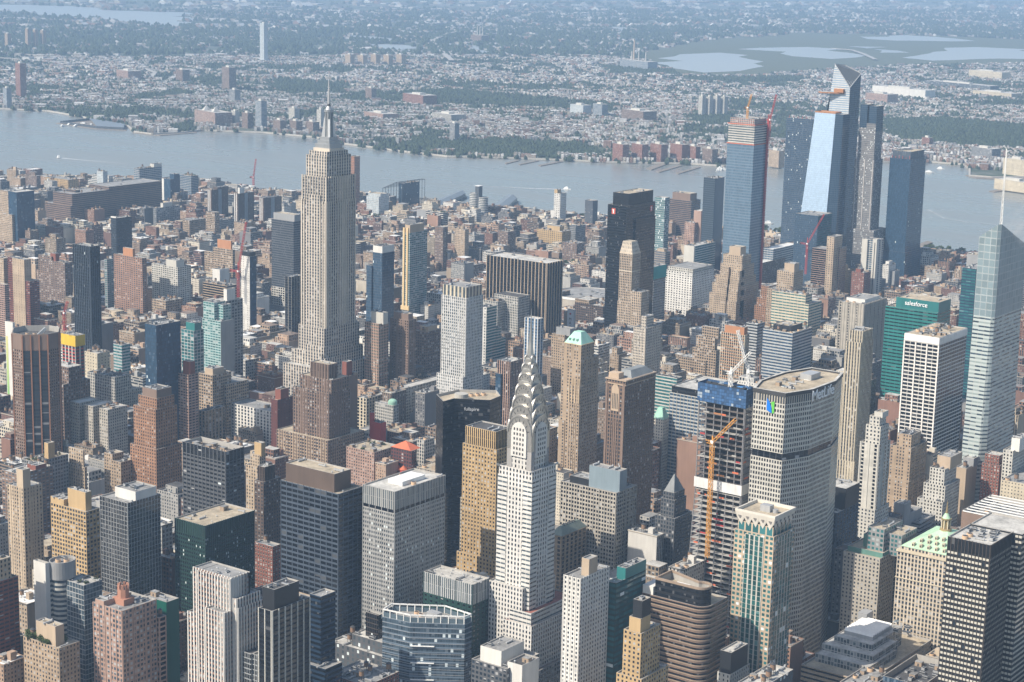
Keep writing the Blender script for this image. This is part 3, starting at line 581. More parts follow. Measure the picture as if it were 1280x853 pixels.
('greyframe','apartment_tower','dark grey framed apartment block behind the aqua tower with a white rooftop box',(-130.2,-124.3,-44.2,-14.4),138,'greyframe',[(-131.3,-125.5,-41.2,-26.3,138,152.4,'whiteblank')],'few','box'),
('chrometower','apartment_tower','slender tower with a shining white metal face behind the red crane',(-341.3,-324.4,203.7,217.3),142,'whitestripb',[(-341.3,-324.4,205,215.9,142,148.3,'darkblank')],'few','box',{'right':('blueglass',1)}),
('chelseaA','apartment_tower','leftmost of the three shaded brown slab towers near the river',(-1280.2,-1268.1,1063,1111.3),72,'slabbrown',[(-1280.2,-1268.1,1079.9,1112.2,72,76.4,'slabbrown')],'few','edgewhite'),
('chelseaB','apartment_tower','middle of three shaded brown slab towers near the river, with white rooftop box',(-1202.7,-1190.6,1061.5,1108),72,'slabbrown',[(-1195.4,-1190.6,1066.2,1080.1,72,83.6,'whiteblank')],'few','edgewhite'),
('chelseaC','apartment_tower','third brown slab tower near the river, beside the tall ridged skyscraper',(-1132.4,-1119.2,1062.3,1114.8),70,'slabbrown',[],'few','edgewhite'),
('port111','warehouse','huge long brown brick warehouse block with stepped ends',(-1460.2,-1402.6,808.7,1051),74,'port111',[(-1480.3,-1402.6,803.9,845.1,0,50.7,'port111'),(-1463.1,-1402.6,905.6,1051,74,80,'port111'),(-1448.7,-1419.9,833,845.1,74,78,'port111')],'long','box'),
('bluebox1','office_building','blue glass office block with a tall grey core beside the river',(-1699.8,-1681.3,1244.5,1313.4),66,'bluegreyglass',[(-1694.3,-1681.3,1289.3,1313.4,66,73.3,'paleblank')],'few','box'),
('bluebox2','office_building','dark blue glass block with a red and white rooftop frame near the river',(-1534.7,-1514.6,1181.3,1210.6),62,'darkblueglass',[(-1540.8,-1534.7,1181.3,1201.8,0,62,'whiteblank'),(-1528.7,-1514.6,1193,1210.6,62,72.2,'darkblueglass')],'few','box'),
('bluebox3','office_building','banded blue glass block with planted terraces near the river',(-1598.8,-1563.5,1291.3,1314),56,'bandblue',[],'garden','box'),
('whiteglassriver','apartment_building','white curved glass block in front of the river on the left',(-1804.5,-1783.6,1227.5,1241.1),52,'paleglass',[(-1835.9,-1804.5,1227.5,1243.8,0,30.7,'whiteband'),(-1823.4,-1802.4,1228.9,1241.1,0,42.4,'whiteband')],'tank','box'),
('yellowarm','warehouse','yellow brick warehouse with rows of dark windows near the river',(-1881.3,-1803.5,1141.5,1172.8),38,'yellowware',[],'few','box'),
('brownhouse','apartment_building','domed brown apartment block near the river on the far left',(-1895.3,-1856.5,1095.8,1107.1),46,'brownapt',[(-1887.5,-1864.3,1098.1,1104.8,46,54.1,'brownapt')],'few','box'),
('twinturret','apartment_building','tan apartment block with a thin tower at the far left riverside',(-2002.9,-1970.9,1130.3,1138.5),46,'tanpunch',[(-1980.5,-1970.9,1130.3,1134.4,46,53.8,'tanblank')],'few','box'),
('greygridoffice','office_building','grey panelled office block with a cream roof below the long brown warehouse',(-1295.3,-1286.2,925.5,991.1),46,'greycheck',[(-1294.4,-1287.1,945.2,971.4,46,54,'paleblank')],'few','box'),
('tanlong','loft_building','long tan loft block left of the tan building with a square turret',(-1163.7,-1145,880.4,925.2),40,'tanloft',[],'few','box'),
('turret','loft_building','tan building with a square turret and shaded blue side',(-1108.7,-1084.2,892,942.7),44,'tanloftB',[(-1108.7,-1084.2,889.4,902.1,0,60.7,'tanloft')],'few','box'),
('dark75','office_tower','dark grey banded office tower just left of the tall ridged skyscraper',(-571.7,-523.4,508.4,529.2),140,'darkgreyband',[(-569.3,-523.4,510.5,527.2,140,150.4,'greyblank'),(-571.7,-523.4,508.4,529.2,0,30,'whiteframe2')],'few','box'),
('whiteframeS','office_tower','slim black tower framed in white, touching the left side of the tall ridged skyscraper',(-298.8,-286,248.5,271.3),112,'whiteframe3',[],'few','box'),
('esb','skyscraper','tall pale limestone skyscraper with setbacks, a silver mast and antenna',(-11.9,26.2,-26.5,24.8),304,'esb',[],'none','esb',{'e':{'z':[76.4,92.27,121.89],'z72':272.5,'z86':329.1,'zm':379.35,'tip':430.92}}),
('brownstep','office_building','brown brick office tower with a small stepped top in front of the ridged skyscraper',(177.8,228.6,-247,-212.7),112,'brownoffice',[(185.4,229.6,-244.3,-216.1,112,126.2,'brownoffice'),(198.1,223.5,-241.9,-228.1,124.8,141.6,'brownribs'),(160,233.6,-253.9,-195.5,0,63.1,'brownarch')],'few','box'),
('brownslim','apartment_building','slim red brown building with a rooftop tank house behind the brown stepped tower',(180.7,188.9,-170.9,-154.9),112,'brownblank',[(179.8,186.4,-170.9,-161.3,112,127.5,'redblank')],'tank','box'),
('darkbrickslab','apartment_building','dark windowless brick slab beside the ornate white building',(124.8,134.3,-225.5,-199.6),86,'darkbrick',[(125.8,134.3,-220.3,-207.3,86,97,'redblank')],'few','box'),
('whiteornate','department_store','ornate white stone building with arched windows and a flat grey roof',(19.2,84.7,-181,-150.8),56,'ornate',[],'smooth','box'),
('redtower210','apartment_tower','slender pink brown brick apartment tower left of the tan loft block',(33.2,49.7,-277.5,-262.2),110,'redslim',[(38.2,49.7,-274.5,-266.8,110,124,'redblank')],'few','box'),
('tanloft275','loft_building','tall tan loft block with a stepped roofline right of the slender brick tower',(-7.3,14.6,-206,-176),92,'tanloftC',[(-0.8,12.4,-203,-185,92,98.6,'tanblank'),(-7.3,19,-188,-152,0,78.9,'tanloftC')],'few','box'),
('tanloft350','loft_building','tan brick loft with tall arched bays in front of the tan stepped loft block',(38.8,48.8,-251.6,-219.8),64,'tanarch',[],'tank','box'),
('darkglass180','apartment_tower','dark blue glass apartment tower on the left, above the brown stepped block',(16.3,34.3,-309.1,-273.1),168,'darkblueglassB',[],'few','box'),
('tealblock','apartment_tower','dark teal block with a pale framed front between two glass towers',(-69.1,-48.1,-173.6,-157.6),130,'tealframe',[(-62.8,-48.1,-172,-160.8,130,139,'tealblank')],'few','box'),
('yellowcon','construction_site','unfinished building wrapped in yellow netting above red floors',(-170,-146.7,-267.3,-253.5),112,'redfloors',[(-170.9,-145.7,-267.8,-253,113.1,124.7,'yellownet')],'none','box',{'cat':'building'}),
('tealpale','apartment_building','pale teal glass apartment block right of the yellow netting',(-199,-183.9,-162.8,-149.1),92,'tealpale',[],'few','box'),
('creamsmall','loft_building','cream walled loft with few windows below the yellow netting',(-256,-231.9,-160,-139.5),74,'creamfew',[],'tank','box'),
('whitebeige','loft_building','wide white stone loft block with a dark roof edge on the left',(-171.8,-124,-228.5,-203.3),72,'whitestone',[],'units','box'),
('triple','hotel','pale stone hotel split into three slabs with dark cornices',(24,37.2,-382.8,-355.1),88,'hoteltriple',[(1,14.1,-382.8,-355.1,0,88,'hoteltriple'),(-22.1,-7.6,-382.8,-355.1,0,88,'hoteltriple'),(-20.8,35.9,-370.4,-355.1,0,87,'hoteltriple')],'few','box'),
('brownwide','office_building','wide brown office block behind the cornerwise brown tower',(-135.1,-87.4,-336.5,-297.7),88,'brownoffice2',[(-120.8,-87.4,-328.7,-309.3,88,106,'brownoffice2')],'few','box'),
('brownstep210','office_building','orange brown brick ziggurat block with ragged setbacks',(167.8,204.6,-470.3,-436.6),92,'brownzig',[(169.7,200.9,-466.9,-438.3,92,130.6,'brownzig'),(173.3,199.1,-463.5,-440,129.6,140.9,'brownzig'),(177,197.3,-461.8,-441.7,140.3,148.7,'brownblank')],'units','box'),
('blacktower','office_tower','black metal office tower with an open roof well and dark window rows',(310.3,364.7,-536.3,-512.8),132,'blackmetalwin',[],'well','box',{'crown':('blackribs',122.3)}),
('darkgrid','office_tower','black office tower with a fine pale grid and a white roof terrace',(405.2,437.2,-718,-683.1),140,'darkgrid',[(413.2,437.2,-709.2,-686.6,140,147.3,'whiteblank')],'few','box'),
('pfizer','office_tower','dark green ribbed office tower dotted with bright lit windows',(448.8,482.8,-678.2,-621.9),121,'pfizer',[],'tanroof','box',{'crown':('greenrib',110.7)}),
('yellowtrio','apartment_tower','yellow brick apartment tower of three bays with a square rooftop block',(316.4,360.4,-694.3,-679.5),112,'yellowapt',[(334,356,-690.6,-683.9,112,126.9,'yellowblank'),(316.4,333.1,-694.3,-681,112,117.2,'yellowblank')],'terrace','box'),
('beigetall','apartment_tower','tall beige apartment tower with a blank penthouse block, far lower left',(262.7,283.8,-696.2,-676.1),118,'beigeapt2',[(275.3,283.8,-696.2,-688.1,118,134.1,'beigeblank')],'few','box'),
('brickL','apartment_building','red brick apartment block behind the tall beige tower',(138.6,162.8,-603.7,-562.9),88,'brickbalc',[(150.7,162.8,-583.3,-571.1,88,91.8,'redblank')],'few','box'),
('greygridL','apartment_building','grey apartment block with a fine window grid and planted roof',(111.4,130.6,-557.6,-516.6),84,'greyaptgrid',[(124.8,130.6,-541.2,-533,84,99.5,'yellowblank')],'garden','box'),
('beigesetback','apartment_building','beige setback apartment block with terraces beside the grey gridded block',(123.1,146.3,-510.3,-507.1),72,'beigeapt',[(123.1,144,-509.6,-507.7,72,88.5,'beigeapt')],'tank','box'),
('tanL','apartment_building','tan brick block with a brown side wall behind the fine pale grid tower',(146.1,170,-484.9,-460.3),76,'tanbrick',[(146.1,158.1,-484.9,-470.1,76,82,'tanbrick')],'units','box'),
('gothic','apartment_tower','dark brown gothic apartment tower with a narrow pinnacled top',(398,409.1,-534.3,-511.9),112,'gothicbrown',[(399.7,408.5,-532.1,-518.6,112,124.9,'gothicribs')],'few','box'),
('brickS','apartment_building','orange brick block with a cluttered roof left of the dark slate tower',(431,452.3,-568.4,-558.3),70,'redpunch2',[],'units','box'),
('beigeS','apartment_tower','yellow beige stepped apartment tower right of the black metal tower',(306.3,322.8,-451,-431.9),92,'beigeapt',[(309.6,321.2,-448.1,-439.5,92,102.8,'beigeapt'),(313.7,322.8,-447.2,-441.4,102.9,114.6,'yellowblank')],'few','box'),
('pink470','apartment_tower','pink and white striped apartment tower right of the ridged skyscraper',(40.9,63.5,28.3,46.6),124,'pinkstripe',[(46.6,65.8,33.8,42.9,124,137.2,'paleblank')],'few','box'),
('brownpair','office_tower','brown slab tower with a central dark glass slot',(52.8,82.5,62.3,77.3),126,'brownslot',[(55.8,79.6,65.3,74.3,126,133.2,'brownblank')],'few','box'),
('brownwhite','office_building','brown brick office block with a white panel near its top',(46.5,63.7,120.4,150.8),100,'brownoffice3',[(49.1,62,126.5,144.8,100,106,'tanblank')],'few','box'),
('setai','apartment_tower','white pinstriped tower with a crown of upright fins',(177.8,213.6,6.9,39.2),178,'setai',[(178.5,212.9,7.6,38.6,178,190.4,'setaicrown'),(175.7,214.7,2.1,40.8,0,84.9,'setai')],'few','box'),
('stripe1250','office_tower','wide black slab with pale vertical stripes left of centre',(-70.7,34,422.4,460.7),148,'blackstripe',[],'white1','box'),
('zigzag','office_building','white gridded building stepping down in teal glass terraces',(61.4,75.1,230.5,253.2),118,'whitesquare',[(61.4,75.1,253.2,263.4,0,86.9,'tealterr'),(61.4,75.1,263.4,273.6,0,72.1,'tealterr')],'few','box',{'right':('tealterr',1)}),
('behindzig','loft_building','grey stone loft block with a columned top behind the white gridded building',(-35.9,-8.5,366.6,411.9),96,'columnloft',[(-27.7,13.5,384.7,411.9,0,102.7,'columnloft')],'units','box'),
('p425','apartment_tower','white, yellow and blue striped tower behind the silver spire',(335.8,354,-45.8,-35.2),180,'p425',[],'flatwhite','box'),
('pinkdark','office_tower','tower with paired pink stone stripes and a dark glass corner',(287.6,305.4,-29.1,-4.9),122,'pinkpair',[(287.6,294.7,-32,-17,0,107.1,'darkglass')],'few','box'),
('glass445','office_tower','dark blue glass tower with a bright white top right of the ridged skyscraper',(-131.1,-114.5,244.2,269.7),166,'blueglassdark',[(-140.3,-131.1,241.7,262.1,0,147.3,'blueglassdark'),(-131.1,-114.5,244.2,269.7,166.3,175.3,'whiteblank')],'few','box'),
('gold500','apartment_tower','dark glass tower with two golden pillars up its narrow face',(-193.5,-179.9,382.5,422.9),172,'darkgold',[(-188.8,-179.9,382.5,414.8,172,183.5,'tanblank')],'few','gold',{'e':{'zb':65}}),
('whiteround','apartment_tower','round white banded towers with a dark core near the piers',(-930.9,-892.2,1486.7,1523.4),66,'whiteround',[],'none','round'),
('blacktrap','exhibition_hall','dark glass block inside a thin wire frame beside the river',(-1130.1,-1118.9,1499.7,1559.3),62,'darkspeck',[],'few','wireframe'),
('paleglassriv','office_building','billowing white glass building near the river, left of the wire frame',(-1121.3,-1086.4,1381.6,1415.2),46,'paleglass',[(-1121.3,-1086.4,1386.6,1411.9,46,51.6,'paleglass')],'none','box'),
('bandriv','office_building','low building with bold dark and white bands below the wire frame',(-900.6,-855.6,1312.4,1329.1),42,'bandbw',[(-927.6,-900.6,1315.7,1324.1,0,42,'greyblank')],'garden','box'),
('chelwire','apartment_tower','slender orange faced tower just behind the ridged skyscraper',(-1218,-1197.1,1428.2,1446.8),120,'redfins',[],'few','box'),
('yellowhigh','apartment_tower','white punched tower with a yellow top beside the river',(-790.3,-774.1,1613.3,1636.5),62,'whitehl',[(-790.3,-782.2,1613.3,1627.2,62,69.7,'yellowblank'),(-798.4,-787.1,1613.3,1631.9,0,24.2,'whiteblank')],'few','box'),
('darkslim','apartment_tower','slim dark slab tower right of the yellow topped tower',(-685.8,-665.8,1578,1596.2),60,'darkslim',[],'few','box'),
('yellowpunch2','loft_building','pale yellow warehouse block with square windows near the river',(-588,-528.6,1269.4,1299.9),42,'yellowware2',[(-570.2,-540.5,1278.6,1293.8,42,50,'yellowblank')],'few','box'),
('greychel','apartment_building','grey balcony slab right of the pale yellow warehouse',(-558.4,-544.9,1338.9,1374.2),44,'greybalc',[],'few','box'),
('chel1','apartment_tower','leftmost brown brick housing tower of the cluster behind the white pinstriped tower',(-584.4,-566.2,947.8,955.9),62,'brickhouse',[(-588,-569.8,951.9,965.7,0,79.6,'brickhouse')],'few','box'),
('chel2','apartment_tower','tall pale topped brick housing tower behind the white pinstriped tower',(-604.5,-580.8,1031,1042.9),66,'tanhouse',[(-595,-587.9,1034.6,1039.3,66,71.2,'tanhouse')],'few','box'),
('chel3','apartment_tower','brown brick housing slab rising behind the wide black striped slab',(-563,-539.4,1108.4,1133.2),58,'brownhouse2',[],'few','box'),
('chel4','apartment_building','broad brown brick housing block with a side wing right of the other housing towers',(-448.3,-416.6,1156.2,1182),44,'brownhouse2',[],'few','box'),
('onepenn','skyscraper','black glass slab skyscraper with two red emblems at its top',(83.6,114.5,496.4,571.4),229,'onepenn',[(86.7,112.9,503.9,567.7,229,245.5,'onepenntop')],'few','onepenn'),
('beigedeco','office_tower','slender beige tower with a slanted crown in front of the black slab',(121.1,141.1,474,494.7),168,'beigedeco',[(120.1,142.1,473.4,495.3,0,99.6,'beigedeco'),(140.1,158.1,474,494.7,0,115.8,'beigedeco')],'none','bevel',{'e':{'apex':183.78}}),
('greyteal','office_tower','grey slab tower with teal netting around its top',(53.2,69.9,646.6,680.5),102,'greyslabs',[(58.2,70.3,644.9,681.2,102.3,120,'tealnet')],'few','box'),
('whitesq','office_building','white office block with square dark windows and a bracketed roof edge',(-23.7,25.7,832.2,900),82,'whitesqwin',[(-22.2,24.3,835.6,896.6,82,88,'whitepunch')],'units','box'),
('concpair','apartment_tower','pale concrete end wall tower behind the white square windowed block',(-62.4,-43,949.8,1018.7),104,'greygreenbal',[(-62.4,-43,949.8,953.3,0,104,'paleblank')],'few','box'),
('newyorker','hotel','large tan ziggurat hotel with many stepped setbacks',(118.9,151.9,763,790.4),132,'nyker',[],'none','nyker',{'e':{'z':[132,117.47,99.48,87.46,71.97]}}),
('tanblock','office_building','tan block with blue tinted windows in front of the black slab',(-128.6,-105.9,963.2,978.5),86,'tanblue',[(-124.1,-110.4,966.3,975.5,86,90,'tanblank')],'few','box'),
('starrett','warehouse','tall banded brown warehouse block with a ragged roof near the river',(-474.9,-422.2,1570.5,1606.8),84,'brownbands',[(-469.6,-427.4,1574.1,1599.6,84,97.8,'brownblank')],'units','box'),
('brick840','apartment_tower','pink brick tower with a higher rear block left of the blue glass towers',(-262.2,-241.6,1282,1302.1),88,'pinkpunch',[(-250.9,-235.5,1294.1,1312.2,0,109.4,'pinkblank')],'few','box'),
('bluethin','apartment_tower','slim teal speckled glass tower right of the black slab',(-238.2,-216.7,1135.2,1151.1),150,'bluespeck',[],'few','box'),
('eugene','apartment_tower','blue grey glass tower just left of the skyscraper under construction',(-155.6,-132.7,1162.4,1194.5),190,'bluegrey',[],'few','box',{'right':('bluedeep',1)}),
('manwest','skyscraper','blue glass skyscraper under construction with an orange topped bare frame',(-19.2,30.5,1000.8,1045.1),272,'mwest',[(-18.7,30,1001.2,1044.7,272,302.1,'mwfloors'),(-16.7,28,1003,1042.9,301.9,313.5,'mworange')],'none','manwest'),
('hy15','skyscraper','dark grey blue glass residential skyscraper left of the sloped glass tower',(-210.9,-154.7,1559.8,1566.3),268,'hy15',[],'fewred','box'),
('hy10','skyscraper','pale blue mirror glass skyscraper leaning with a slanted front',(-51.1,3.4,1366.8,1389.9),300,'hy10',[],'none','hy10'),
('hy30','skyscraper','tall tapering glass skyscraper with a pointed slanted top and jutting deck',(-85.7,-43.8,1484.8,1527.5),338,'hy30',[],'none','hy30',{'e':{'zA':379.5,'xa':0.21,'zR':362.13,'zd':326.23}}),
('hy35','skyscraper','grey stone and glass skyscraper speckled with bright windows',(15,47.4,1411.3,1430.8),283,'hy35',[],'none','hy35',{'e':{'zs':218.58,'zt':316.21,'zp':92.5}}),
('hy55','skyscraper','dark navy glass skyscraper standing alone against the river',(64.3,104.8,1442.4,1507),222,'hy55',[(66.7,102.3,1446.3,1503.1,222,234.9,'hy55top'),(63.1,106.8,1440.5,1509,0,53.7,'hy55low')],'fewred','box'),
('glass130','office_tower','blue glass block with a white roof edge in front of the mirror glass skyscraper',(-30.6,14.5,1272,1324.6),128,'blueglassB',[],'few','box',{'right':('tealdark',1)}),
('construct285','apartment_tower','tan concrete tower under construction with a dark upper side',(113.5,126.6,1114.6,1145.2),120,'concside',[(115.5,129.8,1131.4,1156,0,99.6,'pinkstripe2')],'few','box'),
('floors200','construction_site','unfinished building with open reddish floors beside the red crane',(28.3,54.4,1229.9,1259.6),78,'slabsred',[],'none','box',{'cat':'building'}),
('twinblade','apartment_tower','white bladed twin tower with dark glass between its walls',(146.1,172.9,1182,1205.6),112,'bladetwin',[],'few','twinblade'),
('whitesmall','apartment_tower','small white apartment tower below the dark navy skyscraper',(145.4,156.9,1266.6,1294.2),58,'whiteapt',[(147.7,154.6,1272.1,1285.9,58,63.3,'whiteblank'),(153.5,165,1274.9,1294.2,0,47.2,'greyblank')],'few','box'),
('brick1075','apartment_building','red brick block left of the white bladed twin tower',(149.9,172.5,1139.2,1164.4),62,'redpunch2',[(154.4,163.4,1144.3,1156.9,62,66.9,'redblank')],'few','box'),
('yellow1055','apartment_building','yellow tan slim building beside the tan concrete tower',(120.5,127.8,1159.1,1184.2),58,'yellowpunch',[(121.9,125.6,1164.1,1174.1,58,66.7,'yellowblank')],'few','box'),
('bluewhse','office_building','dark blue glass podium block right of the tower with the red hoist',(-90.6,-67.8,1267.2,1360.3),60,'bluegreyglass',[(-97.5,-67.8,1229.9,1313.7,0,40.1,'brownoffice2')],'flatwhite','box'),
('ziggleft','office_building','pink tan ragged setback block left of the tan crowned tower',(175.4,188.8,782.9,807.3),88,'brownzig',[(172,190.2,778,812.2,0,69.9,'brownzig'),(170,190.2,775.5,812.2,0,58.3,'brownzig')],'few','box'),
('tealmadison','office_building','brown setback loft block beside the orange striped tower',(294,329,389,399),72,'tanloftC',[(297.5,325.5,391,398,72,87.9,'tanloft'),(304.5,329,393,398,88.1,101.1,'tanloft'),(274.8,315,387.5,399,0,57.1,'tanloftC')],'units','box'),
('terraceroof','department_store','broad dark department store behind the beige tower with the slanted crown',(-42.4,8.4,606.6,661.6),58,'store',[(-42.4,-17,606.6,634.1,58,64,'tanloft')],'units','box'),
('garden','arena','low round drum arena with a grey roof left of the black slab',(-121.8,-87.6,713.2,754.3),44,'arena',[],'none','drum'),
('macys','loft_building','narrow building with a white sign wall carrying vertical letters',(5.3,16.4,518.4,523.3),66,'whiteblank',[(-1.4,6.4,518.9,524.2,0,62.1,'tanblank')],'none','macys'),
('cream270','loft_building','cream arched loft block with a broad white roof deck',(123.1,137.8,-80.3,-0.9),62,'creamarch',[(123.1,137.8,-52.5,94.3,0,62,'greyloft')],'decks','box'),
('copper480','loft_building','grey loft with a rounded green copper corner roof',(155.4,182.8,-85.9,-75.9),62,'greyloft',[],'none','dome'),
('redwall','apartment_building','bright red painted brick building with a tall chimney wall',(229.1,244.7,-181.2,-171.8),70,'redpaint',[(229.1,233.5,-181.2,-177.5,70,79.9,'redpaint')],'few','box'),
('spanish','apartment_building','dark brick building with bright orange red tiled hip roofs',(306.1,333.6,-236.6,-229.7),66,'darkredbrick',[],'none','redroof'),
('pinkapt','apartment_building','wide pink brown apartment block with a roof garden',(260.6,298.7,-254.9,-215.1),62,'pinkapt',[],'garden','box'),
('whitecol','loft_building','white ornate loft block left of the black faceted tower',(307,316.6,-194.9,-177.1),66,'whitecol',[],'units','box'),
('whiteroofgrey','office_building','low grey building with a wide white roof near the red painted wall',(158.8,175.8,-26,3),38,'greyblank',[(160.5,174.1,-23.1,0.1,38,44,'greyblank')],'flatwhite','box')]:
 _h = dict(zip(('key', 'name', 'label', 'X', 'z', 'style', 'tiers', 'roof', 'kind'), _t))
 _h['cat'] = _h['name'].replace('_', ' ')
 if len(_t) > 9: _h.update(_t[9])
 HEROES.append(_h)
KINDS = {}
def kind(fn): KINDS[fn.__name__[2:]] = fn; return fn

def roof_kit(root, h, x0, x1, y0, y1, z, blocks):
 k = h['roof']; seed = hash_name(h['key'])
 av = [b[:4] for b in blocks if b[4] >= z - 2]
 area = (x1 - x0) * (y1 - y0)
 n = int(max(2, min(14, area / 75)))
 if k in ('few', 'fewdark', 'fewred', 'flatgrey', 'smooth', 'castle', 'news', 'white', 'tanroof', 'white1', 'garden', 'terrace', 'long'):
  kinds = ['unit', 'vent', 'duct', 'vent'] if h['z'] > 110 else ['unit', 'vent', 'hut', 'duct', 'tank', 'vent']
  if k == 'smooth': n, kinds = 2, ['hut', 'vent']
  if k in ('white', 'white1'): n, kinds = 5, ['drum', 'unit', 'sky', 'duct']
  if k == 'tanroof': n, kinds = 7, ['unit', 'unit', 'duct', 'vent', 'hut']
  scatter(root, x0, x1, y0, y1, z, n, kinds, seed, av)
 elif k == 'tank':
  scatter(root, x0, x1, y0, y1, z, max(2, n), ['tank', 'unit', 'hut'], seed, av)
 elif k == 'units':
  scatter(root, x0, x1, y0, y1, z, n + 5, ['unit', 'unit', 'duct', 'sky', 'tank', 'drum', 'hut'], seed, av)
 elif k in ('pipes', 'decks'):
  scatter(root, x0, x1, y0, y1, z, n + 8, ['duct', 'duct', 'unit', 'tank', 'hut', 'duct'], seed, av)
 elif k == 'flatwhite':
  scatter(root, x0, x1, y0, y1, z, 3, ['sky', 'vent', 'unit'], seed, av)
 if k in ('well', 'sunken', 'framewell', 'p245'):
  scatter(root, x0 + 2, x1 - 2, y0 + 2, y1 - 2, z, n + 2, ['unit', 'hut', 'drum', 'unit', 'duct'], seed, av)
 if h['key'] == 'greenroof':
  for i, q in enumerate(((4, 3.5, 1.5), (8.5, 3, 1.3), (16, 2.8, 1.25), (21, 3, 1.35), (26, 2.6, 1.0))): inst('rooftop_tree', leaf_ball(i % 3), root, x0 + q[0], y0 + q[1], z, i, (q[2],) * 3)
 if k in ('garden', 'terrace'):
  R = random.Random(seed)
  for i in range(4 if k == 'terrace' else 6):
   x, y = R.uniform(x0 + 2.5, x1 - 2.5), R.uniform(y0 + 2, y1 - 2)
   if any(a[0] - 1 < x < a[1] + 1 and a[2] - 1 < y < a[3] + 1 for a in av): continue
   inst('rooftop_bush', leaf_ball(R.randrange(3)), root, x, y, z, R.uniform(0, 6), (R.uniform(.5, .9) * (1.7 if h['key'] == 'greenroof' else 1),) * 3)
 if k == 'fewred':
  for i in range(6):
   x = x0 + (x1 - x0) * (i + .5) / 6
   b = MB(); b.bar((x, y0 + 2, z), (x, y0 + 2, z + rnd.uniform(3, 7)), .6, REDST); part('red_column', b, root)
def hash_name(s):
 v = 7
 for c in s: v = (v * 131 + ord(c)) % 1000003
 return v

LEAFM = []
def leaf_mats():
 if not LEAFM:
  for i, c in enumerate(((.055, .085, .022), (.035, .06, .018), (.075, .105, .03))):
   LEAFM.append(plain('leaf_%s' % ('mid', 'dark', 'light')[i], c, .9, 0, .3))
 return LEAFM
def leaf_ball(k):
 def fn(b):
  R = random.Random(k + 3); L = leaf_mats()
  for c in range(9):
   c0 = Vector((R.gauss(0, 1.3), R.gauss(0, 1.3), 2.2 + R.gauss(0, .8)))
   for i in range(46):
    d = Vector((R.gauss(0, 1), R.gauss(0, 1), R.gauss(0, .8))).normalized() * R.uniform(.7, 1.35)
    p = c0 + d
    a = Vector((R.gauss(0, 1), R.gauss(0, 1), R.gauss(0, 1))).normalized() * .42
    e = a.cross(d).normalized() * .35
    b.face([p - a, p + e, p + a, p - e], L[(i + c) % 3])
  b.bar((0, 0, 0), (0, 0, 2.2), .25, WOOD)
 return shared('bush%d' % k, fn)

RIBS = {'dailynews': (2.9, .9, .55, 'white'), 'ribdark': (6, .7, .6, 'pale'), 'darkgrid': (3.2, .22, .35, 'ltgrey'), 'pfizer': (2.1, .5, .4, 'dgreen'), 'five500': (2.9, .7, .3, 'cream'), 'setai': (2.9, .8, .5, 'white'), 'stripe1250': (6, 1.0, 1.0, 'sand'), 'park245': (2.5, .35, .45, 'bronze'),
 'chanin': (3.2, .5, .2, 'yellow'), 'palegrid': (4.2, .8, .4, 'lime'), 'orange': (3.0, .7, .45, 'cream'), 'slotslab': (9, 1.2, .5, 'pale'), 'socony': (6.2, .35, .3, 'silver'), 'dark600': (6.0, .5, .3, 'slate'), 'greygrid': (2.4, .3, .3, 'ltgrey'), 'e205': (5, .3, .25, 'dgreen'), 'fin277': (3.4, .4, .8, 'slate'), 'beigetall': (4.2, .6, .25, 'beige'), 'castle': (5.5, .8, .4, 'pink'),
 'blacktower': (5.0, .8, .35, 'dgrey'), 'mad335': (4.5, .3, .3, 'cream'), 'brownstep': (4.0, .9, .45, 'brown'), 'concrete': (4, .9, .7, 'conc'), 'beigedeco': (2.9, .7, .4, 'beige'), 'whitestrip': (3.2, .5, .3, 'white'), 'park120': (5.8, .6, .4, 'conc')}
def ribs(root, h, x0, x1, y0, y1, z0, z1):
 sp, w, dp, col = RIBS[h['key']]; m = plain('rib_' + col, WC[col], .8); q = MB()
 for ax in (0, 1):
  L = (x1 - x0) if ax == 0 else (y1 - y0); n = max(1, round(L / sp))
  for i in range(n + 1):
   t = w / 2 + (L - w) * i / n
   if ax == 0: q.box(x0 + t - w / 2, x0 + t + w / 2, y0 - dp, y0 + .1, z0, z1 + .25, m)
   else: q.box(x1 - .1, x1 + dp, y0 + t - w / 2, y0 + t + w / 2, z0, z1 + .25, m)
 part('facade_ribs', q, root)

